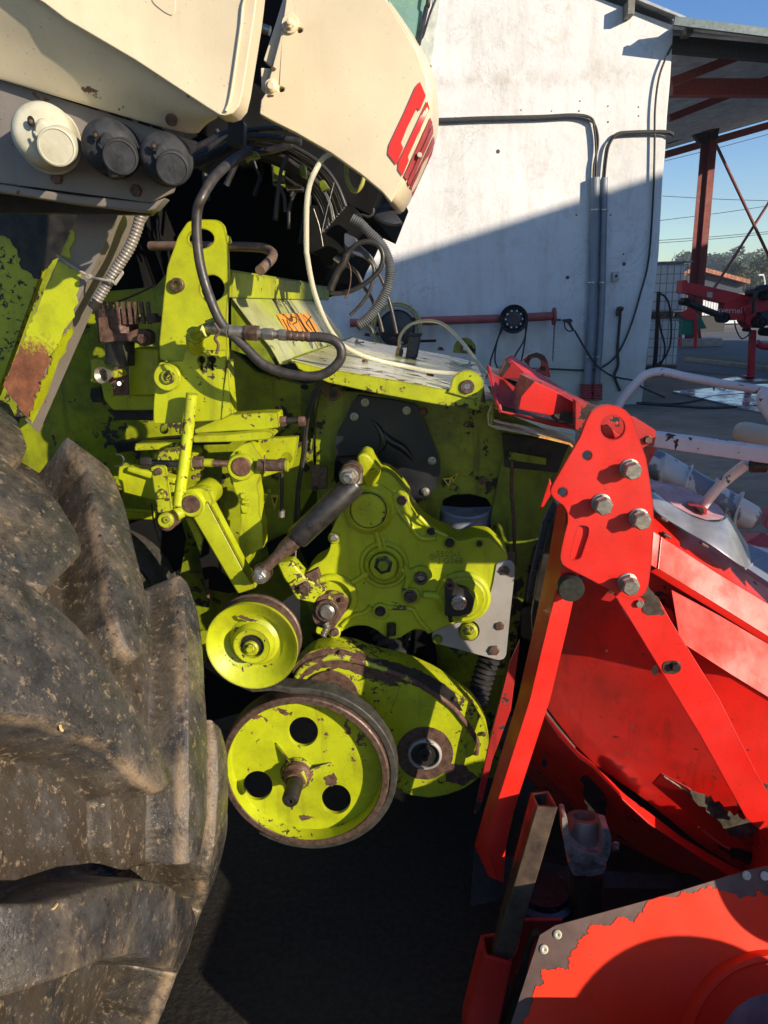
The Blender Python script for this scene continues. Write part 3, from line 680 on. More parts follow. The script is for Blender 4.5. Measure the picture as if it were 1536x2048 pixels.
# ------------------------------------------------------------------ far house, fence, trees, lamp
YH = 55.0
hw = simple('grey_blue_render', (.045,.055,.075), .9); tile = simple('clay_roof_tiles', (.36,.15,.09), .85, 0, .3, 3, .4)
ho = thing('farmhouse', 'low grey house with a clay tiled roof beyond the road', 'house', (PY((1430,600),YH).x, YH, 0))
f_ = lambda p, Y=YH: PY(p, Y)
hp = zz(z9, (400,600),(620,490),(760,510),(1230,660),(1230,770),(1180,1000),(400,1000)); hp = [f_(p) for p in hp]; hp[-1].z = 0; hp[-2].z = 0
link('wall', prism(hp, Vector((0,8,0)), ()), hw, ho)
e1, e2, e3 = f_(z9(380,610)), f_(z9(640,480)), f_(z9(1275,650))
for (a, b) in ((e1,e2),(e2,e3)):
    n_ = 14 if b is e3 else 6
    for i in range(n_):
        p = a.lerp(b, i/n_); q = a.lerp(b, (i+.93)/n_)
        link('roof_tile_row', prism([p+Vector((0,-.6,0)), q+Vector((0,-.6,0)), q+Vector((0,8.5,0)), p+Vector((0,8.5,0))], Vector((0,0,.28)), (), [[Vector((0,0,0)),Vector((1,0,0)),Vector((1,1,0)),Vector((0,1,0))]]), tile, ho)
pg = simple('porch_stone', (.35,.24,.17), .9)
for p in (z9(1130,760), z9(1185,765)): c = f_(p, YH-.5); wbox('porch_pillar', c.x-.3, c.x+.3, YH-.8, YH-.2, 0, c.z, pg, ho)
fc = thing('white_railing', 'white metal railing along the far side of the road', 'railing', (PY((1500,660),48).x, 48, 0))
wmt = simple('white_rail_paint', (.62,.64,.66), .6); YF = 44.0
fx0, fx1 = PY((1420,655), YF).x, PY((1600,655), YF).x
wbox('gate_panel', fx0, fx0+2.2, YF, YF+.05, .1, 1.6, wmt, fc)
for z_ in (.3, 1.5): wbox('rail', fx0+2.2, fx1, YF, YF+.06, z_, z_+.1, wmt, fc)
for i in range(24): x_ = fx0+2.3+i*(fx1-fx0-2.3)/24; wbox('baluster', x_, x_+.07, YF, YF+.05, .05, 1.6, wmt, fc)
hg = thing('dark_railing', 'dark fence of pale pickets under the red boom by the house', 'fence', (PY((1420,610),40).x, 40, 0))
YD = 36.0; dx0, dx1 = PY((1395,610),YD).x, PY((1455,610),YD).x; zt = PY((1420,600),YD).z
wbox('fence_board', dx0, dx1, YD+.1, YD+.16, .0, zt, simple('dark_fence_board', (.05,.05,.05), .9), hg)
for i in range(11): x_ = dx0+i*(dx1-dx0)/11; wbox('picket', x_, x_+.10, YD, YD+.05, zt-.7, zt+.25, wmt, hg)
# hill
hillm = simple('wooded_hill', (.035,.055,.025), .95, 0, .4, .12, .5, (.07,.09,.04))
hv = []; HN = 40
for j in range(8):
    for i in range(HN+1):
        x_ = 20+i*6; y_ = 150+j*22; h_ = max(0, (9+5*math.sin(i*.23+1)+3*math.sin(i*.71))*math.sin(min(1,j/5)*math.pi/2))*(.7 if i<10 else 1)
        hv.append((x_, y_, h_-.4))
hill = link('wooded_hill', mesh(hv, [(j*(HN+1)+i, j*(HN+1)+i+1, (j+1)*(HN+1)+i+1, (j+1)*(HN+1)+i) for j in range(7) for i in range(HN)]), hillm); hill['kind'] = 'structure'
leafs = []
for k in range(3):
    s = Mt(('pale_eucalyptus_leaf','mid_eucalyptus_leaf','olive_leaf')[k], .7)
    a, b = (((.095,.125,.07),(.15,.18,.10)), ((.07,.10,.055),(.11,.15,.08)), ((.07,.085,.025),(.12,.12,.04)))[k]
    s.col(s.mix(s.ramp(s.noise(.8, 3), .35, .65), a, b)); leafs.append(s.m)
barkm = simple('pale_bark', (.16,.13,.10), .9)
def crown_mesh(seed, h, w_, n=1500):
    rs = random.Random(seed); v = []; f = []; cl = []
    for i in range(11):
        t = rs.uniform(.32, 1); rad = w_*(.55*math.sin(math.pi*min(1,(t-.2)*1.1))+.18)
        a = rs.uniform(0, 6.28); q = rad*rs.uniform(.2, .8); cl.append((Vector((math.cos(a)*q, math.sin(a)*q, h*t)), rs.uniform(.22,.42)*w_))
    for i in range(n):
        c, r_ = rs.choice(cl); d = Vector((rs.gauss(0,1), rs.gauss(0,1), rs.gauss(0,.9))).normalized()*r_*rs.uniform(.55,1.02)
        p = c+d; s_ = rs.uniform(.22,.5)*w_*.16; u_ = Vector((rs.gauss(0,1),rs.gauss(0,1),rs.gauss(0,1))).normalized(); w2_ = u_.orthogonal().normalized()
        k = len(v); v += [p-u_*s_, p+w2_*s_*.6, p+u_*s_, p-w2_*s_*.6]; f.append((k,k+1,k+2,k+3))
    me = bpy.data.meshes.new('crown'); me.from_pydata([tuple(x) for x in v], [], f); return me
crowns = [crown_mesh(i, 9+i, 5.0) for i in range(5)]
CT = [max(v.co.z for v in m_.vertices) for m_ in crowns]
trunkme = tube_me([Vector((0,0,-.5)), Vector((.1,0,3)), Vector((0,.1,7)), Vector((.1,0,10))], .18, n=6, rfun=lambda t: 1-.75*t)
rs = random.Random(3)
def tree(x, y, z, s_, k, lf, label, group):
    t = thing('eucalyptus_tree', label, 'tree', (x,y,z), group); t.scale = (s_*rs.uniform(.85,1.15), s_, s_*rs.uniform(.9,1.1)); t.rotation_euler[2] = rs.uniform(0,6)
    me = crowns[k].copy() if not crowns[k].materials else crowns[k]
    o = bpy.data.objects.new('crown', crowns[k].copy()); o.data.materials.clear(); o.data.materials.append(leafs[lf]); o.parent = t; COL.objects.link(o)
    q = bpy.data.objects.new('trunk', trunkme); q.parent = t; COL.objects.link(q)
trunkme.materials.append(barkm)
for i in range(34):
    px = 1362+i*6.0+rs.uniform(-3,3); Y = 190+rs.uniform(0,80)
    tops = {1362:522, 1385:512, 1430:512, 1462:512, 1480:508, 1500:508, 1515:514, 1536:525, 1600:530}
    ks = sorted(tops); a = max([q for q in ks if q <= px] or [ks[0]]); b = min([q for q in ks if q >= px] or [ks[-1]])
    ty = tops[a] if a == b else tops[a]+(tops[b]-tops[a])*(px-a)/(b-a); ty += rs.uniform(-2,9)
    tp = PY((px, ty), Y); s_ = rs.uniform(.75,1.1); hgt = (CT[i % 5]*s_*1.05)
    tree(tp.x, Y, max(0, tp.z-hgt), s_, i % 5, i % 2, 'grey green eucalyptus standing in the wood on the far hill', 'eucalyptus trees on the far hill')
for i in range(22):
    px = 1455+i*7+rs.uniform(-3,3); Y = 105+rs.uniform(0,30); ty = 556+rs.uniform(-4,10)+(abs(px-1500)*.05)
    tp = PY((px, ty), Y); s_ = rs.uniform(.4,.6)
    tree(tp.x, Y, max(0, tp.z-CT[i % 5]*s_*1.05), s_, i % 5, 2, 'lower olive green tree at the foot of the far hill', 'olive green trees below the hill')
ls = thing('street_lamp', 'pale curved street lamp in front of the far wood', 'street lamp', (PY((1529,590),70).x, 70, 0))
a = PY(z9(1495,670),70); link('pole', tube_me([Vector((a.x,70,0)), a, PY(z9(1492,600),70), PY(z9(1480,550),70), PY(z9(1445,535),70)], .07, n=6), wmt, ls)
b = PY(z9(1450,540),70); link('lamp_head', boxm(b, Vector((1,0,0)), Vector((0,1,0)), NZ, .5,.25,.14), wmt, ls, bev=.04)
up_ = thing('utility_wires', 'thin utility wires crossing the sky behind the canopy', 'power line', (PY((1400,430),30).x, 30, 5))
for (a, b) in (((1325,323),(1560,262)), ((1325,392),(1560,402)), ((1320,441),(1560,408)), ((1315,481),(1560,461)), ((1315,486),(1560,465))):
    link('wire', tube_me([PY(a,30), PY(((a[0]+b[0])/2,(a[1]+b[1])/2+1.5),30), PY(b,30)], .011, n=5), cab_m, up_)

# ------------------------------------------------------------------ barn across the yard whose shade falls on the wall
def up_ray(p3, H): return p3+SUN*((H-p3.z)/SUN.z)
SHX = (790, 522); SHY = (1322, 352)
wa, wb = W(SHX), W(SHY)
HB = 8.2
ea, eb = up_ray(wa, HB), up_ray(wb, HB)
dirn = (eb-ea).normalized()

q = M((617,617), 2.80); hd = Vector((SUN.x, SUN.y)).normalized()
# corner = where the shade plane through the deck meets the barn's front line
E0 = Vector((ea.x, ea.y)); D0 = Vector((dirn.x, dirn.y)).normalized(); Q0 = Vector((q.x, q.y))
det = D0.x*(-hd.y)+D0.y*hd.x
k = ((Q0.x-E0.x)*(-hd.y)+(Q0.y-E0.y)*hd.x)/det
c0 = E0+D0*k; c1 = Vector((eb.x, eb.y))+D0*17; back = Vector((D0.y, -D0.x)); back = back if back.x > 0 else -back
barn = thing('metal_barn', 'tall grey barn across the yard that shades the white wall', 'barn', (c0.x, c0.y, 0))
bp = [Vector((c0.x,c0.y,0)), Vector((c1.x,c1.y,0)), Vector((c1.x,c1.y,0))+back.to_3d()*8, Vector((c0.x,c0.y,0))+back.to_3d()*8]
link('barn_wall', prism(bp, Vector((0,0,HB)), (), [[Vector((v.x,v.y,0)) for v in bp]]), simple('barn_sheet', (.28,.27,.25), .8), barn)
rp = [v+NZ*(HB+.005) for v in bp]
link('barn_roof', prism(rp, Vector((0,0,.03)), (), [[Vector((v.x,v.y,0)) for v in rp]]), zincm, barn)

# ================================================================== FORAGE HARVESTER
H = thing('forage_harvester', 'lime green and cream forage harvester with open side showing belt pulleys and gearbox', 'forage harvester', (-.4, 3.0, 0))
L = mt
def B(p, r, d, m='rust_bolt', par=H, **k): return bolt(p, r, d, mt[m], par, **k)

# ---- dark inner structure and far half of the machine (keeps the sky out, as the real bodywork does)
def hbox(name, x0, x1, d0, d1, z0, z1, mat, parent=H, bev=0):
    return link(name, boxm(CAMP*0+NX*((x0+x1)/2)+NL*((d0+d1)/2)+NZ*((z0+z1)/2), NX, NL, NZ, x1-x0, d1-d0, z1-z0), mat, parent, bev=bev)
hbox('chassis_block', -2.8, -.80, 2.35, 4.6, .62, 1.45, mt['void'])
hbox('chassis_block', -.45, .30, 2.32, 4.2, .55, 1.15, mt['void'])
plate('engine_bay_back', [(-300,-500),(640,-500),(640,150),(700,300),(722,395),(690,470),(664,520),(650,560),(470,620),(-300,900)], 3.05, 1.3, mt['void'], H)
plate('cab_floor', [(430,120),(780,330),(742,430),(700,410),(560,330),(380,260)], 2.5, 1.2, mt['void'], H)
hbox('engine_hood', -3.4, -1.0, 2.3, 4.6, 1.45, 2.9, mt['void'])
# faint hoses and fittings in the dark bay
for i, (pts, r_, m_) in enumerate((
    (zz(z13, (0,400),(120,330),(300,230),(500,215),(760,235),(900,260)), 7, 'rubber'),
    (zz(z13, (430,170),(620,150),(800,160)), 5, 'rubber'),
    (zz(z13, (0,340),(150,260),(280,200),(400,180)), 8, 'rubber'),
    (zz(z13, (540,345),(680,320),(820,280)), 7, 'rubber'),
    (zz(z13, (790,370),(740,480),(720,620),(700,780),(695,870)), 4, 'hose'),
    (zz(z13, (740,540),(720,600),(760,700),(770,820)), 3.5, 'hose'),
    (zz(z13, (830,700),(800,820),(800,960)), 4, 'dark'),
    (zz(z13, (1000,800),(1040,920),(1060,1010),(1075,1100)), 1, 'steel'),
    (zz(z13, (1165,585),(1110,800),(1060,1010)), 1, 'bright'),
    (zz(z2, (-10,940),(60,880),(110,800)), 5, 'rubber'))):
    tube('bay_hose', pts, r_, mt[m_], H, d=2.02+.02*(i % 4))
rb_ = random.Random(5)
for i in range(16):
    x0 = rb_.uniform(200,1250); y0 = 150+max(0,(x0-560))*.62+rb_.uniform(0,60); x1 = x0+rb_.uniform(-160,160); y1 = y0+rb_.uniform(250,600)
    tube('bay_hose', zz(z13, (x0,y0),(x0+rb_.uniform(-60,60),y0+100),((x0+x1)/2+rb_.uniform(-80,80),(y0+y1)/2),(x1,y1)), rb_.uniform(2.5,6.5), mt[('rubber','mat','dark')[i%3]], H, d=rb_.uniform(2.3,2.7))
for i in range(7):
    x0 = rb_.uniform(350,1100); y0 = 330+max(0,(x0-560))*.55+rb_.uniform(0,150); c_ = M(z13(x0,y0), rb_.uniform(2.3,2.6)); link('valve_block', boxm(c_, NX, NL, NZ, rb_.uniform(.02,.06), .05, rb_.uniform(.03,.07)), mt[('dark','greyplast','lime_oily')[i%3]], H, bev=.003)
for i in range(13):
    o_ = i*17+rb_.uniform(-6,6); w__ = rb_.uniform(-25,25)
    tube('bay_hose', zz(z13, (60+o_*.8,470+o_*.4),(200+w__,330+o_*.9),(330,250+o_),(520+w__,225+o_*.8),(720,250+o_*.95),(900-o_*.2,330+o_*1.1+w__*.4),(1060-o_*.3,440+o_*1.2),(1180-o_*.5,590+o_*1.3+w__*.5),(1260-o_*.9,780+o_)), rb_.uniform(2.6,5.0), mt[('rubber','hose','rubber','dark')[i%4]], H, d=2.10+.025*(i%7))
tube('corrugated_duct', zz(z13, (-20,440),(60,420),(180,370),(300,310),(390,260)), 10, mt['rubber'], H, d=1.95, ribs=(3.2,.9), k=6)
tube('corrugated_duct', [(498,60),(505,95),(500,125)], 12, mt['rubber'], H, d=1.9, ribs=(5,1.4))
tube('pipe_stub', [(488,45),(540,62)], 9, mt['steel'], H, d=1.95)
plate('hose_clip', zz(z13, (310,80),(435,80),(430,300),(300,290)), 1.88, .03, mt['dark'], H, rr=8)
plate('hose_clip', zz(z13, (430,340),(470,330),(530,330),(560,380),(470,400),(455,425)), 1.88, .02, mt['lime_oily'], H)
plate('valve_fitting', zz(z13, (880,440),(925,440),(935,550),(890,530)), 1.98, .03, mt['lime_oily'], H, bev=.003)
plate('valve_fitting', zz(z13, (1030,580),(1080,560),(1125,630),(1060,660)), 1.98, .03, mt['lime_oily'], H, bev=.003)
tube('yellow_loop', zz(z13, (1265,440),(1265,540),(1300,630),(1345,655),(1385,610),(1405,540)), 4.5, simple('dirty_yellow_tube', (.30,.30,.06), .4), H, d=1.9)

hbox('feeder_housing', .20, .48, 2.25, 2.7, .25, .84, mt['void'])
L['lime_mid'] = paint('grimy_lime_side', (.27,.31,.006), .5, (.02,.014,.009), (.05,.035,.02), dirt=.85, dirtc=(.04,.045,.006), seed=55, edge=.9, edgec=(.03,.02,.01))  # grimy lime, darkened to paint in the semi-shade of the back panels
# ---- big lime side wall and chassis panels (furthest back)
plate('chassis_side', zz(z4, (-400,150),(330,330),(520,560),(930,520),(1000,440),(1140,640),(1390,900),(1536,1030))+[(640,780),(640,1150),(500,1250),(380,1420),(200,1300),(-150,1100)], 2.16, .03, L['lime_mid'], H)
plate('rear_panel', zz(z4, (-300,60),(150,90),(330,300),(250,430),(130,760),(-20,1180),(-300,1250)), 1.86, .02, L['lime_worn'], H)
coat = rough(zz(z4, (-300,30),(470,30),(430,180),(415,250),(380,330),(350,350),(250,420),(200,470),(110,380),(95,300),(60,230),(10,210),(-300,190)), 3, 9, 3)
plate('shaded_primer_patch', coat, 1.857, .003, L['dark'], H, bev=0)  # shade on the bare panel, put in as a dark patch
plate('lower_side', [(600,770),(690,760),(985,815),(1050,860),(1040,1130),(1010,1420),(860,1440),(600,1380)], 2.16, .03, L['lime_oily'], H)
plate('side_cover', [(628,775),(980,812),(1140,880),(1120,960),(1062,1110),(1020,1190),(1010,1350),(900,1370),(640,1270)], 2.10, .015, L['lime_mid'], H,
      holes=[rnd_poly(zz(z6, (716,1536),(720,1400),(740,1320),(800,1290),(900,1285),(1000,1310),(1035,1370),(1050,1530)), 4)])
plate('front_column', [(1010,880),(1145,890),(1120,980),(1062,1110),(1030,1300),(1000,1300),(970,1100)], 2.085, .012, L['lime_oily'], H)
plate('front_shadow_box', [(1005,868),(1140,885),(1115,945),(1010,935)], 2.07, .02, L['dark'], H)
plate('latch_block', zz(z6, (1140,1030),(1360,1070),(1355,1110),(1130,1080)), 2.04, .02, L['lime_oily'], H)
tube('stay_rod', zz(z6, (1155,1080),(1148,1250),(1160,1400),(1165,1540))+[(1030,1130)], 3.5, L['rust_bolt'], H, d=2.03)
plate('belly_plate', [(600,1380),(880,1400),(1010,1380),(1000,1560),(940,1650),(700,1600)], 2.26, .2, L['lime_oily'], H)
# little panels to the left behind the linkage
plate('leg_panel', zz(b1, (850,380),(1480,200),(1490,560),(1300,900),(1200,1000),(1050,1100),(830,820)), 2.09, .015, L['lime_mid'], H)
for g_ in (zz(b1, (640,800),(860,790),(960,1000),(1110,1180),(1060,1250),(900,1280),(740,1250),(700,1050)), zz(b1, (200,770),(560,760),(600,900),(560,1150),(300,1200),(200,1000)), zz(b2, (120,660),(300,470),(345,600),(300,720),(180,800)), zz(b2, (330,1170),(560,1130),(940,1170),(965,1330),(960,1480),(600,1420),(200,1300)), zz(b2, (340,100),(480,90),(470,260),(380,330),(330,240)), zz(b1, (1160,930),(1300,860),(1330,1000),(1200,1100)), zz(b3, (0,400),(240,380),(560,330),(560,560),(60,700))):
    plate('shadow_pocket', g_, 2.06, .004, L['void'], H, rr=6, bev=0)  # thin black plates that paint the shadow pockets between linkage parts
plate('gusset', zz(b1, (1070,200),(1385,185),(1350,400),(1140,470)), 2.0, .02, L['lime'], H, holes=[arc_pts(b1(1305,335), 10, n=16)], rr=4)
plate('lower_gusset', zz(b1, (300,980),(560,840),(760,1000),(760,1400),(560,1500),(400,1400)), 2.10, .02, L['lime_oily'], H)
plate('chassis_rail', zz(b1, (130,700),(370,720),(370,765),(140,760)), 2.05, .03, L['lime'], H)
# ---- steel drum seen through the window
plate('window_dark', [(860,975),(1000,975),(1005,1090),(860,1090)], 2.135, .01, L['void'], H)
c = M((931,1030), 2.15); u = pxm(c)
lathe('roller_drum', [(50*u,-.07),(52*u,-.065),(53*u,.0),(52*u,.032),(49*u,.036),(44*u,.034),(0,.030)], c-NZ*.0, (0,-.25,1), simple('worn_drum_steel', (.30,.33,.39), .4, .15, .3, 40, .3), H, 48)
# ---- rubber sheet with its washers
rp_ = zz(z6, (222,692),(300,705),(420,718),(560,745),(590,765),(620,830),(655,910),(690,1000),(718,1075),(722,1150),(700,1240),(650,1300),(600,1330),(545,1362),(430,1330),(300,1250),(160,1130),(95,1060),(92,960),(110,900),(150,830),(190,740))
plate('rubber_sheet', rp_, 2.06, .02, L['mat'], H, bev=.005, rr=4)
tube('sheet_fold', zz(z6, (375,905),(420,960),(500,1010),(560,1080)), 9, L['mat'], H, d=2.062, rfun=lambda t: .3+1.6*math.sin(math.pi*t)*.45)
tube('sheet_fold', zz(z6, (300,830),(360,900),(380,990),(330,1040)), 7, L['mat'], H, d=2.062, rfun=lambda t: .2+.9*math.sin(math.pi*t))
for p in ((270,735),(205,820),(520,783),(672,1085),(632,1270)): B(z6(*p), 5.2, 2.055, 'steel', washer=1.6, h=.6)
B(z6(622,790), 6.5, 2.06, 'rust_bolt', washer=1.3); B(z6(975,1202), 9, 2.08, 'rust_bolt', washer=0, h=.5)
def tri(name, pts, d, par=H):
    plate(name, pts, d, .0008, L['yellow'], par, bev=0)
    c_ = Vector((sum(p[0] for p in pts)/3, sum(p[1] for p in pts)/3)); q_ = [tuple(c_+(Vector(p)-c_)*.5) for p in pts]
    plate('print', q_, d-.001, .0008, L['black'], par, bev=0)
tri('warning_label', zz(z6, (735,1190),(790,1185),(775,1245)), 2.083); tri('warning_label', zz(z6, (785,1185),(832,1155),(800,1215)), 2.083)
# ---- deck over the intake: faded lime plate running across the machine
VP = (905,588)
def lat(p, d0, d1): return M(p, d0)+NL*(d1-d0)
def lateral(name, pts, d0, d1, mat, par=H, th=.004, bev=.001, closed=False):
    """sheet bent along the profile pts (photo pixels in plane d0), running across the machine to d1"""
    a = [M(p, d0) for p in pts]; b = [v+NL*(d1-d0) for v in a]
    me = grid3([a, b]); o = link(name, me, mat, par, solid=th, bev=bev); return o
nd0 = 1.84
dk = lateral('deck_plate', [(583,722),(640,737),(760,757),(893,781),(990,806)], nd0, 3.1, L['deck'], th=.008)
plate('deck_flange', [(586,721),(640,735),(760,755),(893,779),(960,797),(992,803),(988,816),(973,812),(957,822),(935,816),(890,812),(760,788),(655,765),(640,758),(597,738)], nd0-.006, .006, L['lime_worn'], H, bev=.0015)
dn = ((M((893,781),nd0)-M((640,737),nd0)).normalized().cross(-NL)).normalized(); dn = dn if dn.z > 0 else -dn
def DK(p): return PP(p, M((760,757), nd0)+dn*.004, dn)
# ears
for (nm, p, r_, d_, m_, hr, ph) in (('deck_ear', z6(885,640), 33, nd0-.012, 'lime_worn', 9, 12), ('deck_ear', z6(868,412), 22, 2.95, 'lime_oily', 5, 7)):
    pts = arc_pts(p, r_, 0, 180, 18); pts = [(p[0]+r_*1.05, p[1]+r_*.55)]+pts+[(p[0]-r_*1.1, p[1]+r_*.35)]
    if nm == 'deck_ear' and d_ < 2: pts = [(p[0]+r_*1.12, p[1]+r_*1.0),(p[0]+r_*.7, p[1]+r_*1.35)]+arc_pts(p, r_, 0, 180, 18)+[(p[0]-r_*1.2, p[1]+r_*.35)]
    ear = plate(nm, pts, d_, .012, L[m_], H, holes=[arc_pts(p, hr, n=20)], bev=.0025)
    disc('ear_bush', p, ph+2, d_, .006, L['rimrust'], ear, 30, hole=hr*.72, back=.014)
for p in zz(z6, (270,492),(660,572),(285,330),(350,326),(725,414),(440,356))+zz(z5,(915,918)):
    c = DK(p); bolt(p, 7.2 if p[1] > 710 else 5.2, 0, L['rust_bolt'], H, c=c-dn*.003, ax=dn, washer=1.35, h=.8)
for p in zz(z6, (220,378),(895,512)):
    c = DK(p); o = bolt(p, 4, 0, L['steel'], H, c=c, ax=dn, washer=1.4, h=.7, shank=5, name='clamp_bolt'); u = pxm(c)
    link('clamp_strip', boxm(c+dn*.002, NX, NL, dn, 30*u, .018, .005), L['steel'], o, bev=.001)
c = DK(z6(625,372)); link('latch', boxm(c+dn*.006, NX, NL, dn, 48*pxm(c), .035, .014), L['dark'], H, bev=.003)
c = DK(z6(490,350)); link('latch', boxm(c+dn*.012, NX, NL, dn, 12*pxm(c), .03, .03), L['dark'], H, bev=.003)
c = DK(z6(548,468)); u = pxm(c); sn = link('sensor_plug', boxm(c+dn*22*u, NX, NL, dn, 24*u, .045, 46*u), simple('navy_plastic', (.018,.022,.035), .35), H, bev=.006)
c2 = c+dn*46*u; link('plug_cap', boxm(c2, NX, NL, dn, 26*u, .048, 6*u), L['greyplast'], sn, bev=.003)
c = DK(z6(474,450)); u = pxm(c); link('hose_fitting', merge([hexm(c, dn, 8.5*u, 13*u), lathe_me([(0,0),(5*u,0),(5*u,14*u),(0,14*u)], c+dn*12*u, dn, 14)]), L['steel'], H)
cp = c+dn*22*u
def free(p, d): return M(p, d)
dd = cp.dot(NL)
tube('clear_hose', [z6(474,400)+(dd,), z6(482,340)+(dd,), z6(520,285)+(dd,), z6(580,254)+(dd,), z6(660,246)+(dd-.05,), z6(730,262)+(dd-.1,), z6(800,315)+(dd-.15,), z6(870,395)+(dd-.2,), z6(930,475)+(dd-.24,), z6(985,545)+(dd-.27,), z6(1003,568)+(dd-.3,)], 3.6, L['clear'], H)
tube('clear_hose', [z2(560,915)+(1.7,), z2(500,950)+(1.66,), z2(450,1030)+(1.64,), z2(415,1120)+(1.64,), z2(400,1250)+(1.64,), (613,500,1.64), z5(822,330)+(1.64,), z5(840,440)+(1.65,), z5(868,560)+(1.66,), z5(920,700)+(1.68,), z5(975,800)+(1.72,), z5(1050,880)+(1.8,), z5(1160,935)+(1.87,), z5(1300,975)+(1.9,), z6(500,515)+(1.93,), z6(640,545)+(1.93,), z6(800,562)+(1.93,), z6(930,572)+(1.9,), z6(1000,580)+(1.88,)], 5.0, L['clear'], H)

# curled yellow gutter at the deck's front end
me = grid3([[M(p, d_) for p in q_] for q_, d_ in ((zz(z6, (1030,752),(1008,800),(1012,868),(1060,888),(1200,915),(1400,960),(1500,985),(1525,1010)), 1.80), (zz(z6, (1045,752),(1035,775),(1060,790),(1110,800),(1240,830),(1400,868),(1490,890),(1530,915)), 2.5))])
gut = link('curled_gutter', me, paint('scoured_gutter_paint', (.50,.46,.16), .9, (.50,.10,.03), (.55,.42,.10), dirt=.55, dirtc=(.20,.15,.08), fade=(.55,.50,.36), seed=51, rough=.3, scale=14), H, solid=.004)
plate('gutter_web', zz(z6, (1010,760),(1045,755),(1040,880),(1015,870)), 1.81, .004, L['lime_worn'], H)

# ---- cross beam and sloping cover
bm_ = lateral('cross_beam', zz(z5, (350,428),(352,585)), 1.90, 3.5, L['lime'], th=.02)
lateral('beam_top', zz(z5, (300,420),(352,428)), 1.90, 3.5, L['lime'], th=.01)
cov = lateral('sloping_cover', zz(z5, (372,588),(500,760),(600,880),(660,985)), 1.92, 3.2, L['lime_fade'], th=.003)
lateral('cover_lip', zz(z5, (660,985),(700,985),(742,942)), 1.92, 3.2, L['lime'], th=.003)
plate('cover_end', zz(z5, (365,590),(395,600),(670,985),(660,1000),(365,900)), 1.93, .004, L['lime_oily'], H)
ca, cb_ = M(z5(372,588),1.92), M(z5(660,985),1.92)
cn_ = ((cb_-ca).normalized().cross(NL)).normalized(); cn_ = cn_ if cn_.z > 0 else -cn_
def onc(p): return PP(p, M(z5(500,760),1.92)+cn_*.004, cn_)
stk = zz(z5, (640,687),(822,676),(945,842),(735,848))
s3 = [onc(p) for p in stk]
lab = link('warning_label', prism(s3, cn_*.001, (), [[Vector((p[0],p[1],0)) for p in stk]]), L['orange'], H)
for k_, seg_ in enumerate(([(675,715),(700,760),(712,790)],[(700,720),(712,755),(740,790)],[(725,700),(755,705),(760,735),(735,745),(770,790)],[(770,715),(830,790)],[(800,690),(830,720),(870,790)],[(845,700),(815,740),(850,780)],[(835,720),(880,800)])):
    tube_pts = [PP(z5(*p), M(z5(500,760),1.92)+cn_*.0058, cn_) for p in seg_]
    link('print', tube_me(tube_pts, .0022, n=5, smooth=False), L['black'], lab)
# far bracket of the pair
plate('far_bracket', zz(z5, (735,480),(740,335),(780,315),(870,318),(905,370),(945,500)), 3.35, .02, L['lime_oily'], H, holes=[arc_pts(z5(815,380), 14, n=16)])
plate('far_bracket', zz(z5, (635,425),(650,375),(700,380),(720,410),(790,470),(700,455)), 3.2, .02, L['lime_oily'], H)

# ---- lifting bracket (near) with its holes
brp = zz(z4, (1128,128),(1200,116),(1305,118),(1340,150),(1362,235),(1368,420),(1366,560),(1358,700),(1366,965),(1100,975),(960,960),(955,880),(985,560),(1005,400),(1070,215))
br = plate('lift_bracket', brp, 1.80, .016, L['lime'], H, rr=6, bev=.002, holes=[arc_pts(z4(1205,232), 27, n=28, ry=20), arc_pts(z4(1272,530), 25, n=28, ry=27)])
kh = lambda cx: [z4(cx-10,1022), z4(cx+10,1022), z4(cx+8,985)]+[(z4(cx,960)[0]+8*math.cos(t), z4(cx,960)[1]-8*math.sin(t)) for t in [-math.pi*.35+math.pi*1.7*i/14 for i in range(15)]]+[z4(cx-8,985)]
plate('lower_bracket', zz(z4, (935,1100),(950,975),(1098,965),(1104,900),(1362,900),(1340,1140),(1392,1290),(1325,1322),(920,1345),(922,1220)), 1.775, .014, L['lime'], H, rr=5,
      holes=[kh(1207), kh(1272)])
plate('bracket_backing', zz(z4, (1150,900),(1330,900),(1330,1060),(1150,1060)), 1.80, .003, L['dark'], H)
plate('bracket_fold', zz(z4, (1340,1130),(1366,960),(1375,1100),(1392,1285),(1325,1320)), 1.772, .05, L['lime_worn'], H)
plate('hook_tab', zz(z4, (1352,210),(1368,212),(1378,250),(1366,262),(1352,245)), 1.80, .02, L['lime'], H, bev=.001)
disc('rust_bush', z4(1068,510), 14, 1.80, .012, L['rimrust'], br, 24, hole=7)
fb = disc('flanged_boss', z4(1010,1062), 27, 1.765, .012, L['lime'], H, 40)
disc('boss_ring', z4(1010,1062), 14, 1.752, .006, L['lime_worn'], fb, 30, hole=10); B(z4(1010,1062), 8, 1.755, 'lime_worn', fb, washer=0, h=.6)
# handle bar
tube('handle_bar', [(300,492,1.95),(350,492,1.93),(420,492,1.90),(470,493,1.88),(505,494,1.86),(530,497,1.84),(545,507,1.80),(541,520,1.75),(520,541,1.68)], 9.5, simple('brown_handle_paint', (.17,.11,.07), .5, .2, .3, 50, .3), H)
# rod going down from the bracket
tube('push_rod', [(384,787,1.735),(376,860,1.73),(368,930,1.72),(356,1012,1.70)], 11.5, L['lime_worn'], H, smooth=False, n=16)
disc('eye_bush', b1(480,765), 19, 1.70, .025, L['rust'], H, 32, back=.03)
disc('eye_cap', b1(465,765), 15.5, 1.672, .012, L['lime'], H, 32); disc('eye_cap_centre', b1(465,765), 7, 1.659, .004, L['lime_worn'], H, 20, hole=2)
tube('eye_arm', [b1(520,735)+(1.69,), b1(600,690)+(1.72,), b1(640,660)+(1.76,)], 13, L['lime_worn'], H)
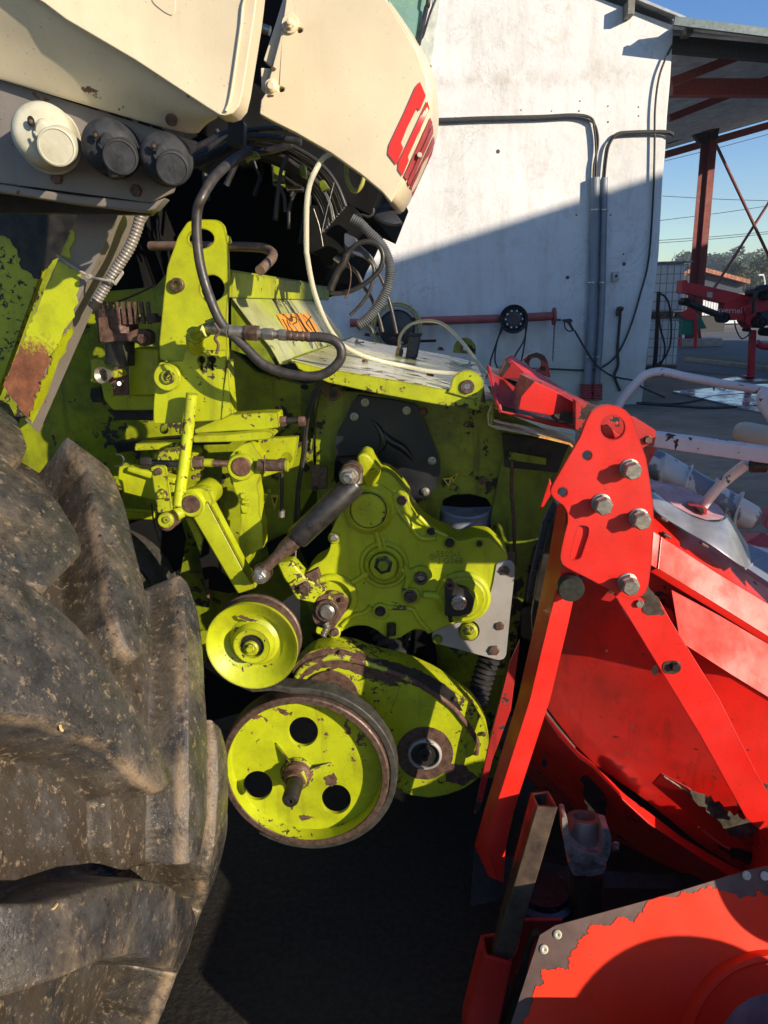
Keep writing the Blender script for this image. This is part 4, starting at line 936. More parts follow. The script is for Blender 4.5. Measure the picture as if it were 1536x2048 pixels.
# ---- reservoir group left of the bracket
tube('canister', [z4(720,660)+(1.92,), z4(720,870)+(1.92,), z4(720,985)+(1.92,)], 28, L['dark'], H, smooth=False, n=28)
rib_ = [hexm(M(z4(640+i*37,745),1.885), NZ, .006, .055, n=4, rot=.78) for i in range(8)]
link('ribbed_cap', merge(rib_+[lathe_me([(0,-.03),(40*.00128,-.03),(42*.00128,.035),(0,.035)], M(z4(705,735),1.93), NZ, 30), boxm(M(z4(790,715),1.915), NX, NL, NZ, .15, .05, .012)]), L['rust_bolt'], H)
plate('clamp_strap', zz(z4, (590,705),(640,700),(650,770),(700,800),(760,800),(820,775),(870,775),(905,800),(905,860),(860,880),(800,850),(700,845),(640,855),(600,850)), 1.87, .03, L['rust'], H, rr=3, bev=.003)
B(z4(862,832), 11, 1.865, 'rust_bolt', washer=0)
plate('strap_tab', zz(z4, (880,680),(925,680),(940,735),(900,740)), 1.88, .03, L['rust'], H, bev=.002)
plate('valve_block', zz(z4, (800,885),(950,890),(955,1175),(760,1175),(770,990),(800,985)), 1.94, .08, L['lime'], H, bev=.006)
plate('pump_body', zz(z4, (545,950),(620,955),(640,1000),(760,1000),(760,1170),(940,1170),(930,1260),(680,1262),(625,1200),(605,1100),(545,1100)), 1.97, .09, L['lime'], H, rr=6, bev=.008)
plate('pump_foot', zz(z4, (640,1258),(930,1262),(925,1325),(700,1320)), 1.99, .05, L['dark'], H)
plate('pump_nut', zz(z4, (545,1130),(600,1130),(610,1215),(555,1215),(540,1180)), 1.98, .05, L['dark'], H, rr=3)
plate('angle_tab', zz(z4, (690,1000),(765,995),(772,1170),(680,1175),(675,1110),(650,1095)), 1.89, .006, L['rust'], H, rr=3)
tube('cup_neck', [z4(740,1035)+(1.89,), z4(690,1045)+(1.85,)], 8, L['lime_worn'], H); 
lathe('filler_cup', [(6*.00125,0),(9*.00125,.012),(16*.00125,.035),(16.5*.00125,.042),(14.5*.00125,.040),(8*.00125,.016),(0,.014)], M(z4(672,1042),1.85), (-.35,-1,0), L['steel'], H, 28)
tube('small_bolt', [z4(690,1108)+(1.88,), z4(715,1102)+(1.85,)], 4, L['steel'], H)
for p in zz(z4, (985,1378),(1500,890)): B(p, 7, 2.05, 'lime_oily')
tube('edge_rod', zz(z4, (640,630),(760,590),(930,512)), 2.2, L['rust'], H, d=1.98)
# ---- diagonal frame strut, part lime, part primer, part rust
st_f = zz(z4, (430,170),(485,60),(720,60),(555,420),(330,900),(165,1300),(60,1180),(20,1110))
st = plate('frame_strut', st_f, 1.62, .0025, L['greyp'], H, bev=0)
poly3('strut_side', [(237,420,1.62),(305,420,1.74),(187,615,1.72),(130,745,1.70),(77,866,1.69),(50,840,1.62),(110,700,1.62),(185,540,1.62)], .0025, L['greyp'], H)
poly3('strut_flank', [z4(430,170)+(1.622,), z4(20,1110)+(1.622,), z4(20,1110)+(1.73,), z4(430,170)+(1.73,)], .0025, L['lime_oily'], H)
gp_ = zz(z4, (350,370),(485,440),(475,520),(455,570),(470,620),(440,660),(445,700),(405,745),(330,900),(165,1310),(20,1112))
_s = Mt('lime_turning_to_rust', .5); _a = M((78,672),1.62); _d = (M((20,850),1.62)-M((150,520),1.62)).normalized()
_vm = nn(_s.nt, 'ShaderNodeVectorMath', operation='DOT_PRODUCT'); lk(_s.nt, _s.pos, _vm.inputs[0]); _vm.inputs[1].default_value = tuple(_d)
_q = _s.math('SUBTRACT', _vm.outputs['Value'], _a.dot(_d)); _n1 = _s.noise(26, 8, .72); _n2 = _s.noise(140, 4, .7, off=4)
_k = _s.ramp(_s.math('ADD', _s.math('MULTIPLY', _q, 9), _s.math('ADD', _s.math('MULTIPLY', _n1, 1.6), _s.math('MULTIPLY', _n2, .9))), 1.25, 1.6)
_rc = _s.mix(_s.ramp(_n1, .35, .65), (.10,.032,.014), (.24,.085,.035)); _lc = _s.mix(_s.ramp(_s.noise(12,9,.72,off=2), .45, .75, 0, .6), LIME, (.14,.13,.012))
_s.col(_s.mix(_k, _lc, _rc)); _s.rgh(_s.math('ADD', _s.math('MULTIPLY', _k, .4), .38)); _s.bump(_s.math('MULTIPLY', _n2, 1), .5, .001)
plate('paint_coat', rough(gp_, 1.5, 6, 5), 1.6185, .0012, _s.m, st, bev=0)
plate('paint_coat', rough(zz(z4, (430,172),(452,200),(450,240),(420,300),(425,350),(400,352),(360,340)), 1.2, 5, 6), 1.6185, .0012, L['lime'], st, bev=0)
for sd_, pts in ((11, zz(z4, (330,900),(420,745),(440,790),(400,870),(385,960),(345,1040),(300,1150),(230,1385),(165,1310))),):
    q = rough(pts, 1.6, 6, sd_); 
    O_ = M((110,700),1.62); N_ = (M((52,840),1.62)-O_).cross(M((187,615),1.72)-O_).normalized(); N_ = N_ if N_.dot(NL) < 0 else -N_
    me = prism([PP(p, O_+N_*.0015, N_) for p in q], N_*.001, (), [[Vector((p[0],p[1],0)) for p in q]])
    link('paint_coat', me, L['lime'], st)
tube('spiral_hose', [z4(880,20)+(1.6,), z4(845,90)+(1.6,), z4(820,180)+(1.6,), z4(775,290)+(1.6,), z4(700,410)+(1.6,), z4(620,540)+(1.6,), z4(560,635)+(1.6,)], 10.5, simple('taupe_spiral_wrap', (.19,.17,.15), .38, 0, .2, 30, .2), H, ribs=(7,.8), k=8)
tube('hose_end', [z4(590,600)+(1.6,), z4(555,645)+(1.6,)], 11.5, L['dark'], H, smooth=False)
tie = simple('grey_cable_tie', (.30,.27,.23), .5)
tube('cable_tie', [z4(345,335)+(1.61,), z4(420,390)+(1.6,), z4(540,460)+(1.6,), z4(600,475)+(1.585,), z4(680,490)+(1.58,)], 3, tie, H); disc('tie_head', z4(540,460), 6, 1.6, .012, tie, H, 10)
plate('tie_tail', zz(z4, (675,500),(735,420),(742,440),(690,515)), 1.585, .004, tie, H)

# ---- cream tank panel, sockets
cp_ = [(-260,-200),(560,-200),(513,0),(508,40),(484,190),(476,214),(462,228),(440,232),(415,216),(270,120),(130,38),(85,4),(-260,-210)]
plate('tank_panel', [(-260,-260),(540,-260),(513,0),(508,40),(486,180),(479,210),(466,226),(452,231),(436,229),(415,216),(270,120),(130,38),(85,4),(-260,-200)], 1.30, .05, L['cream'], H, bev=.014, seg=5)
tube('panel_bead', [(520,-60),(489,0),(481,60),(462,190),(452,222)], 3.4, L['cream'], H, d=1.297)
under = [[(-260,-204,1.318),(85,0,1.318),(130,34,1.318),(270,115,1.318),(415,211,1.318),(440,226,1.318)],
         [(-260,-150,1.325),(60,30,1.33),(125,65,1.33),(265,150,1.33),(405,228,1.33),(437,236,1.325)],
         [(-260,-60,1.36),(30,70,1.36),(110,110,1.355),(260,185,1.35),(398,240,1.345),(428,240,1.34)],
         [(-260,20,1.385),(20,130,1.385),(105,160,1.38),(258,215,1.375),(390,255,1.37),(415,246,1.36)],
         [(-260,90,1.40),(0,160,1.40),(110,193,1.395),(255,236,1.39),(392,275,1.385),(400,262,1.38)]]
link('tank_underside', grid3([[M((a,b),c_) for a,b,c_ in r_] for r_ in under]), L['cream_worn'], H, solid=.004, subs=2)
lathe('drain_hole', [(0,.0015),(5*.001,.0015),(9*.001,.001),(10.5*.001,.0)], M((343,240),1.352), (0,-1,-.45), L['rust'], H, 14)
plate('panel_recess', zz(z1, (890,-60),(1055,-60),(1050,60),(1035,95),(990,75),(920,20)), 1.2985, .003, L['cream'], H, rr=8, bev=.001)
skt = plate('socket_bracket', [(-250,90),(0,160),(230,232),(394,283),(345,385),(300,405),(150,385),(0,365),(-250,340)], 1.415, .006, L['greyp'], H, rr=3)
plate('bracket_lip', [(-250,345),(0,368),(150,390),(300,405),(330,395),(310,418),(290,424),(150,408),(0,385),(-250,360)], 1.405, .03, L['greyp'], H, bev=.003)
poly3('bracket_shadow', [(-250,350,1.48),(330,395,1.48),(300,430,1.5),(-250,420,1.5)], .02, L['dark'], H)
for p, r_ in ((z1(345,1070),12),(z1(820,1145),12)): B(p, r_, 1.415, 'rust_bolt', skt, washer=0, h=.6); 
def socket(fc, r_, m_, lid, lr, hole, hr, base, kind='M', squash=1.0):
    """capped socket: stubby body from the bracket to its domed front, lid and hinge ear on the front"""
    F3 = M(fc, 1.325); B3 = M(base, 1.415); ax = (F3-B3); Lh = ax.length; ax.normalize(); u = pxm(F3); q = r_*u
    t = link('trailer_socket', lathe_me([(0,0),(q*1.04,0),(q*1.06,.012),(q*1.0,.016),(q*1.0,Lh*.62),(q*.965,Lh*.80),(q*.86,Lh*.93),(q*.66,Lh),(0,Lh*1.03)], B3, ax, 44), mt[m_], H)
    fa = (-NL*1.0+NX*.28-NZ*.30).normalized()
    l3 = M(lid, 1.308); ul = pxm(l3); lq = lr*ul
    ld = link('socket_lid', lathe_me([(0,-.03),(lq*.98,-.03),(lq*1.0,.001),(lq*.97,.005),(lq*.88,.006),(lq*.84,.0045),(0,.0045)], l3, fa, 40), mt[m_], t)
    # hinge ear: a raised fairing that runs from the eye to the lid
    h3 = M(hole, 1.309); up__ = (NZ-fa*NZ.dot(fa)).normalized(); xr_ = up__.cross(fa)
    e3 = h3.lerp(l3, .42)
    link('hinge_ear', lathe_me([(hr*ul*2.6,-.022),(hr*ul*2.3,-.006),(hr*ul*1.7,-.001),(0,.0)], e3-fa*.004, fa, 30, sx=.8), mt[m_], t)
    oval = [h3+fa*.0008+(xr_*math.cos(a_)*.75+up__*math.sin(a_)*1.15)*hr*ul for a_ in [k_*math.pi/10 for k_ in range(20)]]
    link('hinge_recess', prism(oval, -fa*.002, (), [[Vector((v.dot(xr_), v.dot(up__), 0)) for v in oval]]), mt['dark'], t)
    link('screw_head', lathe_me([(0,.004),(hr*.42*ul,.003),(hr*.48*ul,0)], h3+fa*.0008, fa, 12), mt['rimrust'], t)
    for k_ in (-1, 1):
        link('lid_rib', tube_me([e3+xr_*k_*.012+fa*.001, l3.lerp(e3, .45)+xr_*k_*.014+fa*.004], .0022, n=6, smooth=False), mt[m_], t)
    if kind:
        link('emboss', textm('M', l3+fa*.0045, (xr_+up__*.1).normalized(), (up__-xr_*.1).normalized(), lr*.55*ul, .0008), mt[m_], t)
    return t
socket((80,262), 62, 'whiteplast', (114,293), 37, (62,243), 9, (104,285), kind=None)
so_ = socket((210,288), 53, 'greyplast', (241,314), 34, (191,270), 8, (232,302))
socket((322,311), 49, 'greyplast', (345,336), 32, (308,292), 8, (338,322))
tube('lid_tongue', [z1(690,1010)+(1.322,), z1(706,1068)+(1.322,)], 15, L['greyplast'], so_, n=14)

# ---- cab corner panel
D_C = 1.62
CO = [(690,-620),(577,-40)]+zz(z2, (245,200),(150,560),(125,600),(115,683),(190,725),(340,800),(540,915),(730,1050),(850,1150),(905,1215),(985,1060),(1060,850),(1105,700),(1128,590),(1120,470),(1060,300),(960,130),(880,0))+[(752,-60),(742,-200),(738,-620)]
cab = plate('cab_corner_panel', CO, D_C, .03, L['cream'], H, bev=.003, holes=[arc_pts(z2(357,181), 5.5, n=12), arc_pts(z2(247,536), 5.5, n=12)])
plate('panel_hole_back', zz(z2, (220,150),(400,150),(400,600),(200,600)), D_C+.032, .002, L['void'], H)
# the part that turns round to the front
r1_ = zz(z2, (880,0),(960,130),(1060,300),(1120,470),(1128,590),(1105,700),(1060,850),(985,1060),(905,1215),(850,1150))
r2_ = zz(z2, (885,0),(975,132),(1085,298),(1150,440),(1168,590),(1150,720),(1105,880),(1030,1080),(945,1280),(880,1190))
r3_ = zz(z2, (890,0),(985,130),(1105,310),(1160,440),(1190,590),(1195,740),(1190,830),(1105,1020),(975,1338),(905,1240))
link('cab_front_return', grid3([[M(p, D_C) for p in r1_],[M(p, D_C+.03) for p in r2_],[M(p, D_C+.14) for p in r3_]]), L['cream'], H, solid=.004, subs=2)
flg = plate('mounting_flange', zz(z2, (280,-60),(300,-60),(240,260),(190,400),(140,362),(215,130),(255,0)), D_C+.02, .02, L['cream'], H)
plate('mounting_flange', zz(z2, (125,405),(182,410),(150,520),(150,560),(128,540)), D_C+.02, .02, L['cream'], H)
for p, r_ in ((z2(303,147),17),): disc('washer', p, r_, D_C, .006, L['cream'], H, 32); B(p, 9.5, D_C-.006, 'cream', washer=1.2, shank=7)
p = z2(188,517); disc('washer', p, 13, D_C, .004, L['cream'], H, 30, bev=.3); disc('screw_dome', p, 11, D_C-.004, .006, L['cream'], H, 30, bev=.8)
plate('chip', rough(arc_pts(z2(200,415), 5, n=9), 1.2, 3, 2), D_C-.0006, .0006, L['rust'], H, bev=0); plate('chip', rough(arc_pts(z2(182,575), 7, n=9, ry=3), 1.2, 3, 4), D_C-.0006, .0006, L['rust'], H, bev=0)
def _xat(e, y):
    for a, b in zip(e, e[1:]):
        if min(a[1],b[1]) <= y <= max(a[1],b[1]): return a[0]+(b[0]-a[0])*((y-a[1])/((b[1]-a[1]) or 1))
    return None
def onface(p):   # decal points: flat face, then round the corner
    x, y = p; a = _xat(r1_[:9], y); b = _xat(r3_, y)
    if a is None or b is None: b = None
    k = 0 if b is None else max(0, min(1.05, (x-a)/max(8, b-a)))
    dd_ = .035*(k/.55) if k < .55 else .035+.105*((k-.55)/.45)
    return M(p, D_C-.0022-.006*min(1, k*6)+dd_)
def decal(pts, mat, name='decal_stripe'):
    q = []
    for a, b in zip(pts, pts[1:]+pts[:1]):
        for i in range(4): q.append((a[0]+(b[0]-a[0])*i/4, a[1]+(b[1]-a[1])*i/4))
    link(name, prism([onface(p) for p in q], -NL*.0008, (), [[Vector((p[0],p[1],0)) for p in q]]), mat, cab)
decal(rnd_poly(zz(z2, (1080,490),(1115,575),(1077,667),(1063,645),(1003,765),(966,858),(980,888),(938,990),(888,925),(895,870),(985,680),(1055,520)), 2), L['decal'])
decal(zz(z2, (1125,605),(1138,655),(1008,940),(1014,962),(975,1055),(950,1020),(952,975)), L['decal'])
for q_ in (((1142,705),(1155,740),(1003,1085),(985,1060)), ((1158,745),(1160,800),(1018,1120),(1005,1095)), ((1165,815),(1168,860),(1030,1150),(1018,1128)), ((1165,875),(1150,930),(1036,1180),(1030,1158))): decal(zz(z2, *q_), L['decal2'])
disc('decal_screw', z2(1078,935), 5, D_C+.01, .012, L['whiteplast'], cab, 10)
# cab glass and its dark seal, screen pillar
poly3('cab_glass', [(742,-620,1.72), (748,-200,1.72), z2(860,-80)+(1.70,), z2(890,20)+(1.70,), z2(1065,262)+(1.70,), z2(1115,60)+(1.78,), z2(1140,-80)+(1.78,), (905,-620,1.80)], .004, L['glass'], H)
tube('glass_seal', [(903,-620,1.80), z2(1180,-900)+(1.78,), z2(1135,-60)+(1.75,), z2(1115,60)+(1.75,), z2(1070,265)+(1.69,)], 5, L['rubber'], H)
tube('wiper_arm', [z2(1185,-30)+(1.8,), z2(1140,80)+(1.78,), z2(1100,210)+(1.72,), z2(1080,235)+(1.7,)], 2.4, L['rubber'], H)
poly3('cab_interior', [(700,-620,1.98), (890,-620,1.98), z2(1120,-120)+(1.95,), z2(1060,280)+(1.95,), z2(900,60)+(1.95,)], .01, simple('dim_cab_lining', (.12,.18,.15), .7), H)
tube('cab_strap', [z2(940,50)+(1.72,), z2(985,0)+(1.74,), z2(1000,-40)+(1.75,)], 2, L['whiteplast'], H)
plate('screen_pillar', [(890,-620),(925,-620)]+zz(z2, (1215,-60),(1150,400),(1120,380),(1075,280),(1150,60),(1150,-60)), 1.88, .01, simple('milky_screen_edge', (.55,.58,.52), .3), H)
# lamp pod under the panel's lower corner
poly3('pod_shell', [z2(800,1300)+(1.66,), z2(812,1250)+(1.7,), z2(870,1215)+(1.75,), z2(905,1235)+(1.70,), z2(975,1335)+(1.64,), z2(930,1345)+(1.62,), z2(860,1335)+(1.62,)], .05, L['greyplast'], H, bev=.006)
tube('pod_wire', zz(z2, (800,1250),(798,1280),(770,1300),(740,1290),(700,1290)), 2.6, L['rubber'], H, d=1.9)
# wiring loom block and fittings hanging in the opening
plate('loom_mass', zz(z12, (-60,-60),(560,-60),(620,60),(540,200),(430,330),(430,540),(330,560),(290,720),(170,725),(100,560),(-60,540)), 2.35, .3, L['void'], H, rr=8, bev=.01)
plate('connector_block', zz(z12, (440,290),(580,350),(600,420),(760,560),(770,600),(700,615),(560,560),(440,430)), 2.25, .05, simple('navy_connector', (.05,.06,.085), .4), H, rr=4, bev=.005)
tube('corrugated_hose', zz(z12, (540,110),(640,170),(760,290),(880,400),(960,520),(1010,650),(1025,800),(1000,960),(950,1090),(850,1250),(740,1380),(620,1470)), 9.0, L['greyhose'], H, d=2.3, ribs=(4.1,1.1), k=6)
def ring_(pts, r_, m_, d_): tube('black_hose', zz(z12, *pts), r_, L[m_], H, d=d_)
ring_(((470,580),(530,500),(620,430),(740,405),(860,440),(925,540),(930,660),(880,780),(760,900),(620,990),(470,1050),(340,1070),(250,1050)), 5, 'rubber', 2.22)
ring_(((590,560),(700,600),(790,680),(820,780),(800,920),(740,1080),(640,1220),(510,1350)), 3.6, 'hose', 2.3)
ring_(((440,690),(530,740),(610,820),(660,920),(700,1000),(770,1100),(830,1230),(890,1400),(930,1560)), 3.6, 'hose', 2.35)
ring_(((780,600),(850,760),(930,920),(1000,1120),(1050,1300),(1110,1580)), 3.6, 'rubber', 2.4)
ring_(((620,1530),(680,1480),(740,1480),(790,1540),(800,1580)), 4.5, 'rubber', 2.5)
ring_(((480,640),(520,760),(520,900),(500,1020),(470,1110)), 1.2, 'rust_bolt', 2.2)
ring_(((310,610),(360,650),(440,690)), 4, 'steel', 2.3)
ring_(((470,560),(430,680),(360,780),(290,940),(260,1030)), 8, 'dark', 2.2)
disc('plug', z12(468,1110), 4, 2.2, .01, L['rust_bolt'], H, 10)

# ---- big hydraulic hose and its chain of fittings
D_H = 1.64
tube('hydraulic_hose', [z1(1500,905)+(1.80,), z1(1400,960)+(1.76,), z1(1290,1060)+(1.68,), z1(1215,1180)+(D_H,), z4(1185,60)+(D_H,), z4(1180,200)+(D_H,), z4(1200,380)+(D_H,), z4(1250,560)+(D_H,), z4(1330,740)+(D_H,), z5(440,870)+(D_H,), z5(560,985)+(D_H,), z5(700,1040)+(D_H,), z5(850,1058)+(D_H,), z5(950,1030)+(D_H,), z5(1020,960)+(D_H,), z5(1025,890)+(D_H,), z5(980,840)+(D_H,), z5(900,822)+(D_H,), z5(845,822)+(D_H,)], 9.8, L['hose'], H, n=18, k=10)
segs = [(845,700,10.5,14,'r'), (700,650,12.5,6,'h'), (650,620,8.5,0,'c'), (620,555,13,6,'h'), (555,530,9.5,0,'c'), (530,445,17,6,'h'), (445,360,12,0,'c')]
for (xa, xb, r_, n_, k_) in segs:
    ya = 822 if xa > 700 else 815; a = M(z5(xa, 822-(845-xa)*.07), D_H); b = M(z5(xb, 822-(845-xb)*.07), D_H); u = pxm(a)
    if k_ == 'r':
        for j in range(4):
            s0 = a.lerp(b, j/4); lathe('ferrule_ring', [(0,0),(9*u,0),(10.8*u,.15*(b-a).length*.5),(9*u,(b-a).length/4),(0,(b-a).length/4)], s0, (b-a), L['rimrust'], H, 18)
    elif k_ == 'h': link('union_nut', hexm(a, b-a, r_*u, (b-a).length, ch=.12), L['steel'] if r_ < 15 else L['rimrust'], H)
    else: lathe('nipple', [(0,0),(r_*u,0),(r_*u,(b-a).length),(0,(b-a).length)], a, (b-a), L['steel'], H, 20)
tube('elbow', [z5(360,788)+(D_H,), z5(300,775)+(D_H+.01,), z5(240,770)+(D_H+.03,), z5(190,790)+(D_H+.05,)], 13, L['steel'], H)
a, b = M(z5(215,785), D_H+.02), M(z5(140,820), D_H+.07); u = pxm(a)
link('elbow_nut', hexm(a, b-a, 13*u, (b-a).length*.8), L['lime_worn'], H)
tube('fitting_base', [z5(150,810)+(D_H+.06,), z5(150,855)+(D_H+.1,), z5(160,880)+(D_H+.12,)], 18, L['lime_worn'], H)
plate('bleed_tab', zz(z5, (205,725),(270,700),(285,735),(215,745)), D_H+.02, .03, L['lime'], H, bev=.002)
tube('tie_wire', zz(z5, (265,740),(295,790),(270,830),(290,870),(278,925)), 3, L['rust'], H, d=D_H-.02)
# ---- leaf bars and threaded rod above the linkage
plate('leaf_bar', zz(z5, (150,1320),(330,1290),(560,1275),(645,1275),(655,1365),(560,1378),(380,1385),(150,1400)), 1.86, .06, L['lime'], H, rr=3, bev=.005)
plate('leaf_bar', zz(z5, (140,1412),(350,1405),(560,1385),(600,1388),(628,1405),(600,1435),(400,1450),(140,1455)), 1.83, .05, L['lime'], H, rr=4, bev=.006)
plate('leaf_bar', zz(b1, (240,235),(560,225),(560,270),(240,285)), 1.93, .05, L['lime_worn'], H, bev=.003)
plate('rear_shelf', zz(b1, (90,230),(560,190),(900,170),(900,240),(560,250),(120,300)), 2.02, .05, L['dark'], H)
tube('stud', [z5(640,1328)+(1.88,), z5(800,1320)+(1.88,)], 7, L['dark'], H, smooth=False)
for x in (672, 785): link('stud_nut', hexm(M(z5(x-12,1327), 1.88), NX, 11*.00127, .017), L['rust_bolt'], H)
# black cable bundle
for dx, r_ in ((0,3.2),(7,3.0),(3,2.2)):
    tube('cable_run', [(640+dx,768),(622+dx,800),(609+dx*.8,850),(606+dx*.7,900),(600+dx*.6,940),(594+dx*.5,985),(590+dx,1040),(586,1100)], r_, L['rubber'], H, d=2.03-.004*dx)
tube('cable_run', [(655,775),(640,790),(632,830),(625,900)], 1.6, L['rubber'], H, d=2.08)
tube('pipe_stub', [z5(905,1095)+(2.05,), z5(985,1165)+(1.97,)], 15, simple('brown_stub', (.13,.085,.05), .55, .2), H, smooth=False, n=20); disc('stub_bore', z5(980,1162), 8, 1.963, .003, L['dark'], H, 18)
plate('cover_clip', zz(b2, (195,150),(290,160),(290,300),(190,305)), 2.02, .01, L['rimrust'], H); B(b2(215,298), 6, 2.02, 'dark', washer=0)
# ---- turnbuckle
D_T = 1.80
tube('turnbuckle_rod', [b1(350,375)+(D_T,), b1(560,378)+(D_T,)], 8, simple('dark_chrome', (.10,.10,.09), .25, .9), H, smooth=False, n=16)
link('rod_nut', hexm(M(b1(295,368),D_T), NX, 13*.00122, .028), L['dark'], H)
plate('clevis_fork', zz(b1, (370,310),(430,285),(540,270),(560,340),(560,470),(480,460),(390,400),(365,380)), D_T+.03, .04, L['lime_worn'], H, rr=3, bev=.004)
tube('fork_washer', [b1(640,368)+(D_T,), b1(655,368)+(D_T,)], 17, L['lime_worn'], H, smooth=False, n=24)
link('rod_nut', hexm(M(b1(655,368),D_T), NX, 14.5*.00122, .026, rot=.4), L['rimrust'], H)
tube('spacer', [b1(728,368)+(D_T,), b1(790,370)+(D_T,)], 8.5, L['lime_worn'], H, smooth=False, n=20)
tube('threaded_rod', [b1(790,372)+(D_T,), b1(890,375)+(D_T,)], 6.5, L['rust_bolt'], H, smooth=False, ribs=(2.2,.5))
tube('pivot_pin', [b1(1105,385)+(D_T,), b1(1300,388)+(D_T,)], 12, L['rimrust'], H, smooth=False, n=22); tube('pin_end', [b1(1296,388)+(D_T,), b1(1312,388)+(D_T,)], 12.8, L['lime'], H, smooth=False, n=22)
tube('cotter', [b1(1148,315)+(D_T-.016,), b1(1150,440)+(D_T-.016,)], 1.3, L['rust_bolt'], H, smooth=False)
tube('long_screw', [b1(1270,440)+(1.93,), b1(1268,700)+(1.93,)], 3.6, L['dark'], H, smooth=False); tube('screw_tip', [b1(1268,700)+(1.93,), b1(1266,745)+(1.93,)], 7, L['steel'], H, smooth=False)
link('screw_head', hexm(M(b1(1272,340),1.93), -NZ, 9*.0013, .010), L['rust_bolt'], H)
tri('warning_label', zz(b1, (1190,592),(1250,592),(1218,698)), 2.088)
for p in zz(b1, (450,135),(1187,560)): B(p, 6, 2.08, 'lime', washer=0)
disc('stop_dot', b1(692,280), 7, 1.96, .04, L['lime'], H, 16)
# ---- cast rocker arm
plate('rocker_arm', zz(b1, (1000,235),(1065,222),(1095,290),(1130,320),(1120,460),(1095,520),(1112,600),(1112,720),(1135,800),(1140,960),(1070,1000),(1040,1080),(980,1080),(970,900),(985,760),(975,640),(940,560),(925,500),(900,440),(885,380),(900,330),(950,270)), 1.82, .05, L['lime'], H, rr=5, bev=.007, seg=3)
ra_ = disc('rocker_boss', b1(990,395), 27, 1.815, .014, L['lime'], H, 36)
disc('rocker_pin', b1(988,395), 19.5, 1.802, .006, L['lime_rust'], ra_, 30, bev=.4)
B(b1(975,293), 3.2, 1.815, 'lime', washer=0); B(b1(1003,598), 7, 1.815, 'lime', washer=0, h=.5)
plate('cast_lug', zz(b1, (985,630),(1042,630),(1035,660),(985,655)), 1.808, .012, L['lime'], H, bev=.003); plate('cast_lug', zz(b1, (975,668),(1045,668),(1030,725),(990,722)), 1.812, .01, L['lime'], H, bev=.003)
plate('arm_edge', zz(b1, (1120,590),(1165,600),(1150,640),(1135,680),(1130,770),(1142,960),(1068,1000),(1110,930),(1115,770)), 1.88, .02, L['lime'], H)
# ---- idler arm: left band, hub barrel, square tube
plate('lever_band', zz(b1, (130,385),(210,400),(370,460),(520,500),(520,600),(400,640),(250,600),(160,575),(120,480)), 1.80, .04, L['lime'], H, bev=.004)
plate('lever_band_top', zz(b1, (190,395),(375,440),(520,480),(520,520),(370,490),(180,430)), 1.785, .04, L['lime'], H, bev=.004)
tube('spring_clip', zz(b1, (110,310),(150,320),(165,350),(150,385),(110,395)), 2.2, L['rubber'], H, d=1.74)
lp_ = plate('link_plate', zz(b1, (355,402),(385,388),(440,390),(458,405),(500,705),(405,718)), 1.66, .010, L['lime'], H, rr=3)
B(b1(410,428), 7, 1.66, 'rimrust', lp_, washer=1.1, h=.9); B(b1(436,586), 9, 1.66, 'lime_worn', lp_, washer=1.25, h=1.2)
hc = M(b1(640,660), 1.70); u = pxm(hc)
lathe('hub_barrel', [(0,-.005),(24*u,-.005),(27*u,0),(27*u,.15),(25*u,.155),(0,.155)], hc, NL, L['lime'], H, 40)
disc('hub_rust_face', b1(640,655), 18, 1.694, .004, L['rust'], H, 30)
plate('hub_cheek', zz(b1, (590,560),(700,540),(760,560),(790,640),(760,700),(700,740),(620,745),(590,720)), 1.71, .03, L['lime_worn'], H, rr=6, bev=.004)
for p in zz(b1, (655,478),(690,465)): B(p, 5, 1.75, 'rust_bolt', ax=NZ-NL*.3, washer=0, h=1.2)
a0_, a1_ = M(b1(690,680),1.74), M(b1(1010,1235),1.74)
poly3('arm_tube', [b1(640,745)+(1.70,), b1(745,640)+(1.70,), b1(1005,1135)+(1.70,), b1(1080,1250)+(1.70,), b1(960,1290)+(1.70,)], .055, L['lime'], H, bev=.006)
poly3('arm_tube_side', [b1(745,640)+(1.70,), b1(800,655)+(1.745,), b1(1012,1080)+(1.745,), b1(1090,1235)+(1.745,), b1(1080,1250)+(1.70,), b1(1005,1135)+(1.70,)], .02, L['lime_worn'], H, bev=.002)
plate('weld_gusset', zz(b1, (590,750),(640,750),(720,900),(700,1020),(660,900)), 1.76, .006, L['lime_worn'], H)
plate('hanging_strip', zz(b1, (722,1190),(755,1180),(765,1350),(740,1300)), 1.8, .004, L['lime_rust'], H)
plate('shield_ribbon', zz(b1, (1125,770),(1140,960),(1070,1000),(1110,960)), 1.85, .004, L['lime'], H)
# ---- small rear wheel glimpsed behind the tyre
c = M((205,1200), 1.98); u = pxm(c)
lathe('rear_belt_wheel', [(92*u,.03),(96*u,0),(118*u,-.02),(130*u,0),(138*u,.03),(140*u,.09),(92*u,.09)], c, NL, L['belt'], H, 64)
lathe('rear_rim', [(60*u,.04),(80*u,.03),(94*u,.02),(92*u,.08)], c, NL, L['rust'], H, 48)
tube('fuel_pipe', zz(b1, (360,650),(375,780),(405,880),(420,920)), 1.6, L['rubber'], H, d=1.95)
plate('skirt', zz(b1, (560,760),(860,900),(940,1300),(760,1536),(420,1536),(330,1240),(330,1000)), 2.12, .02, L['lime_oily'], H)

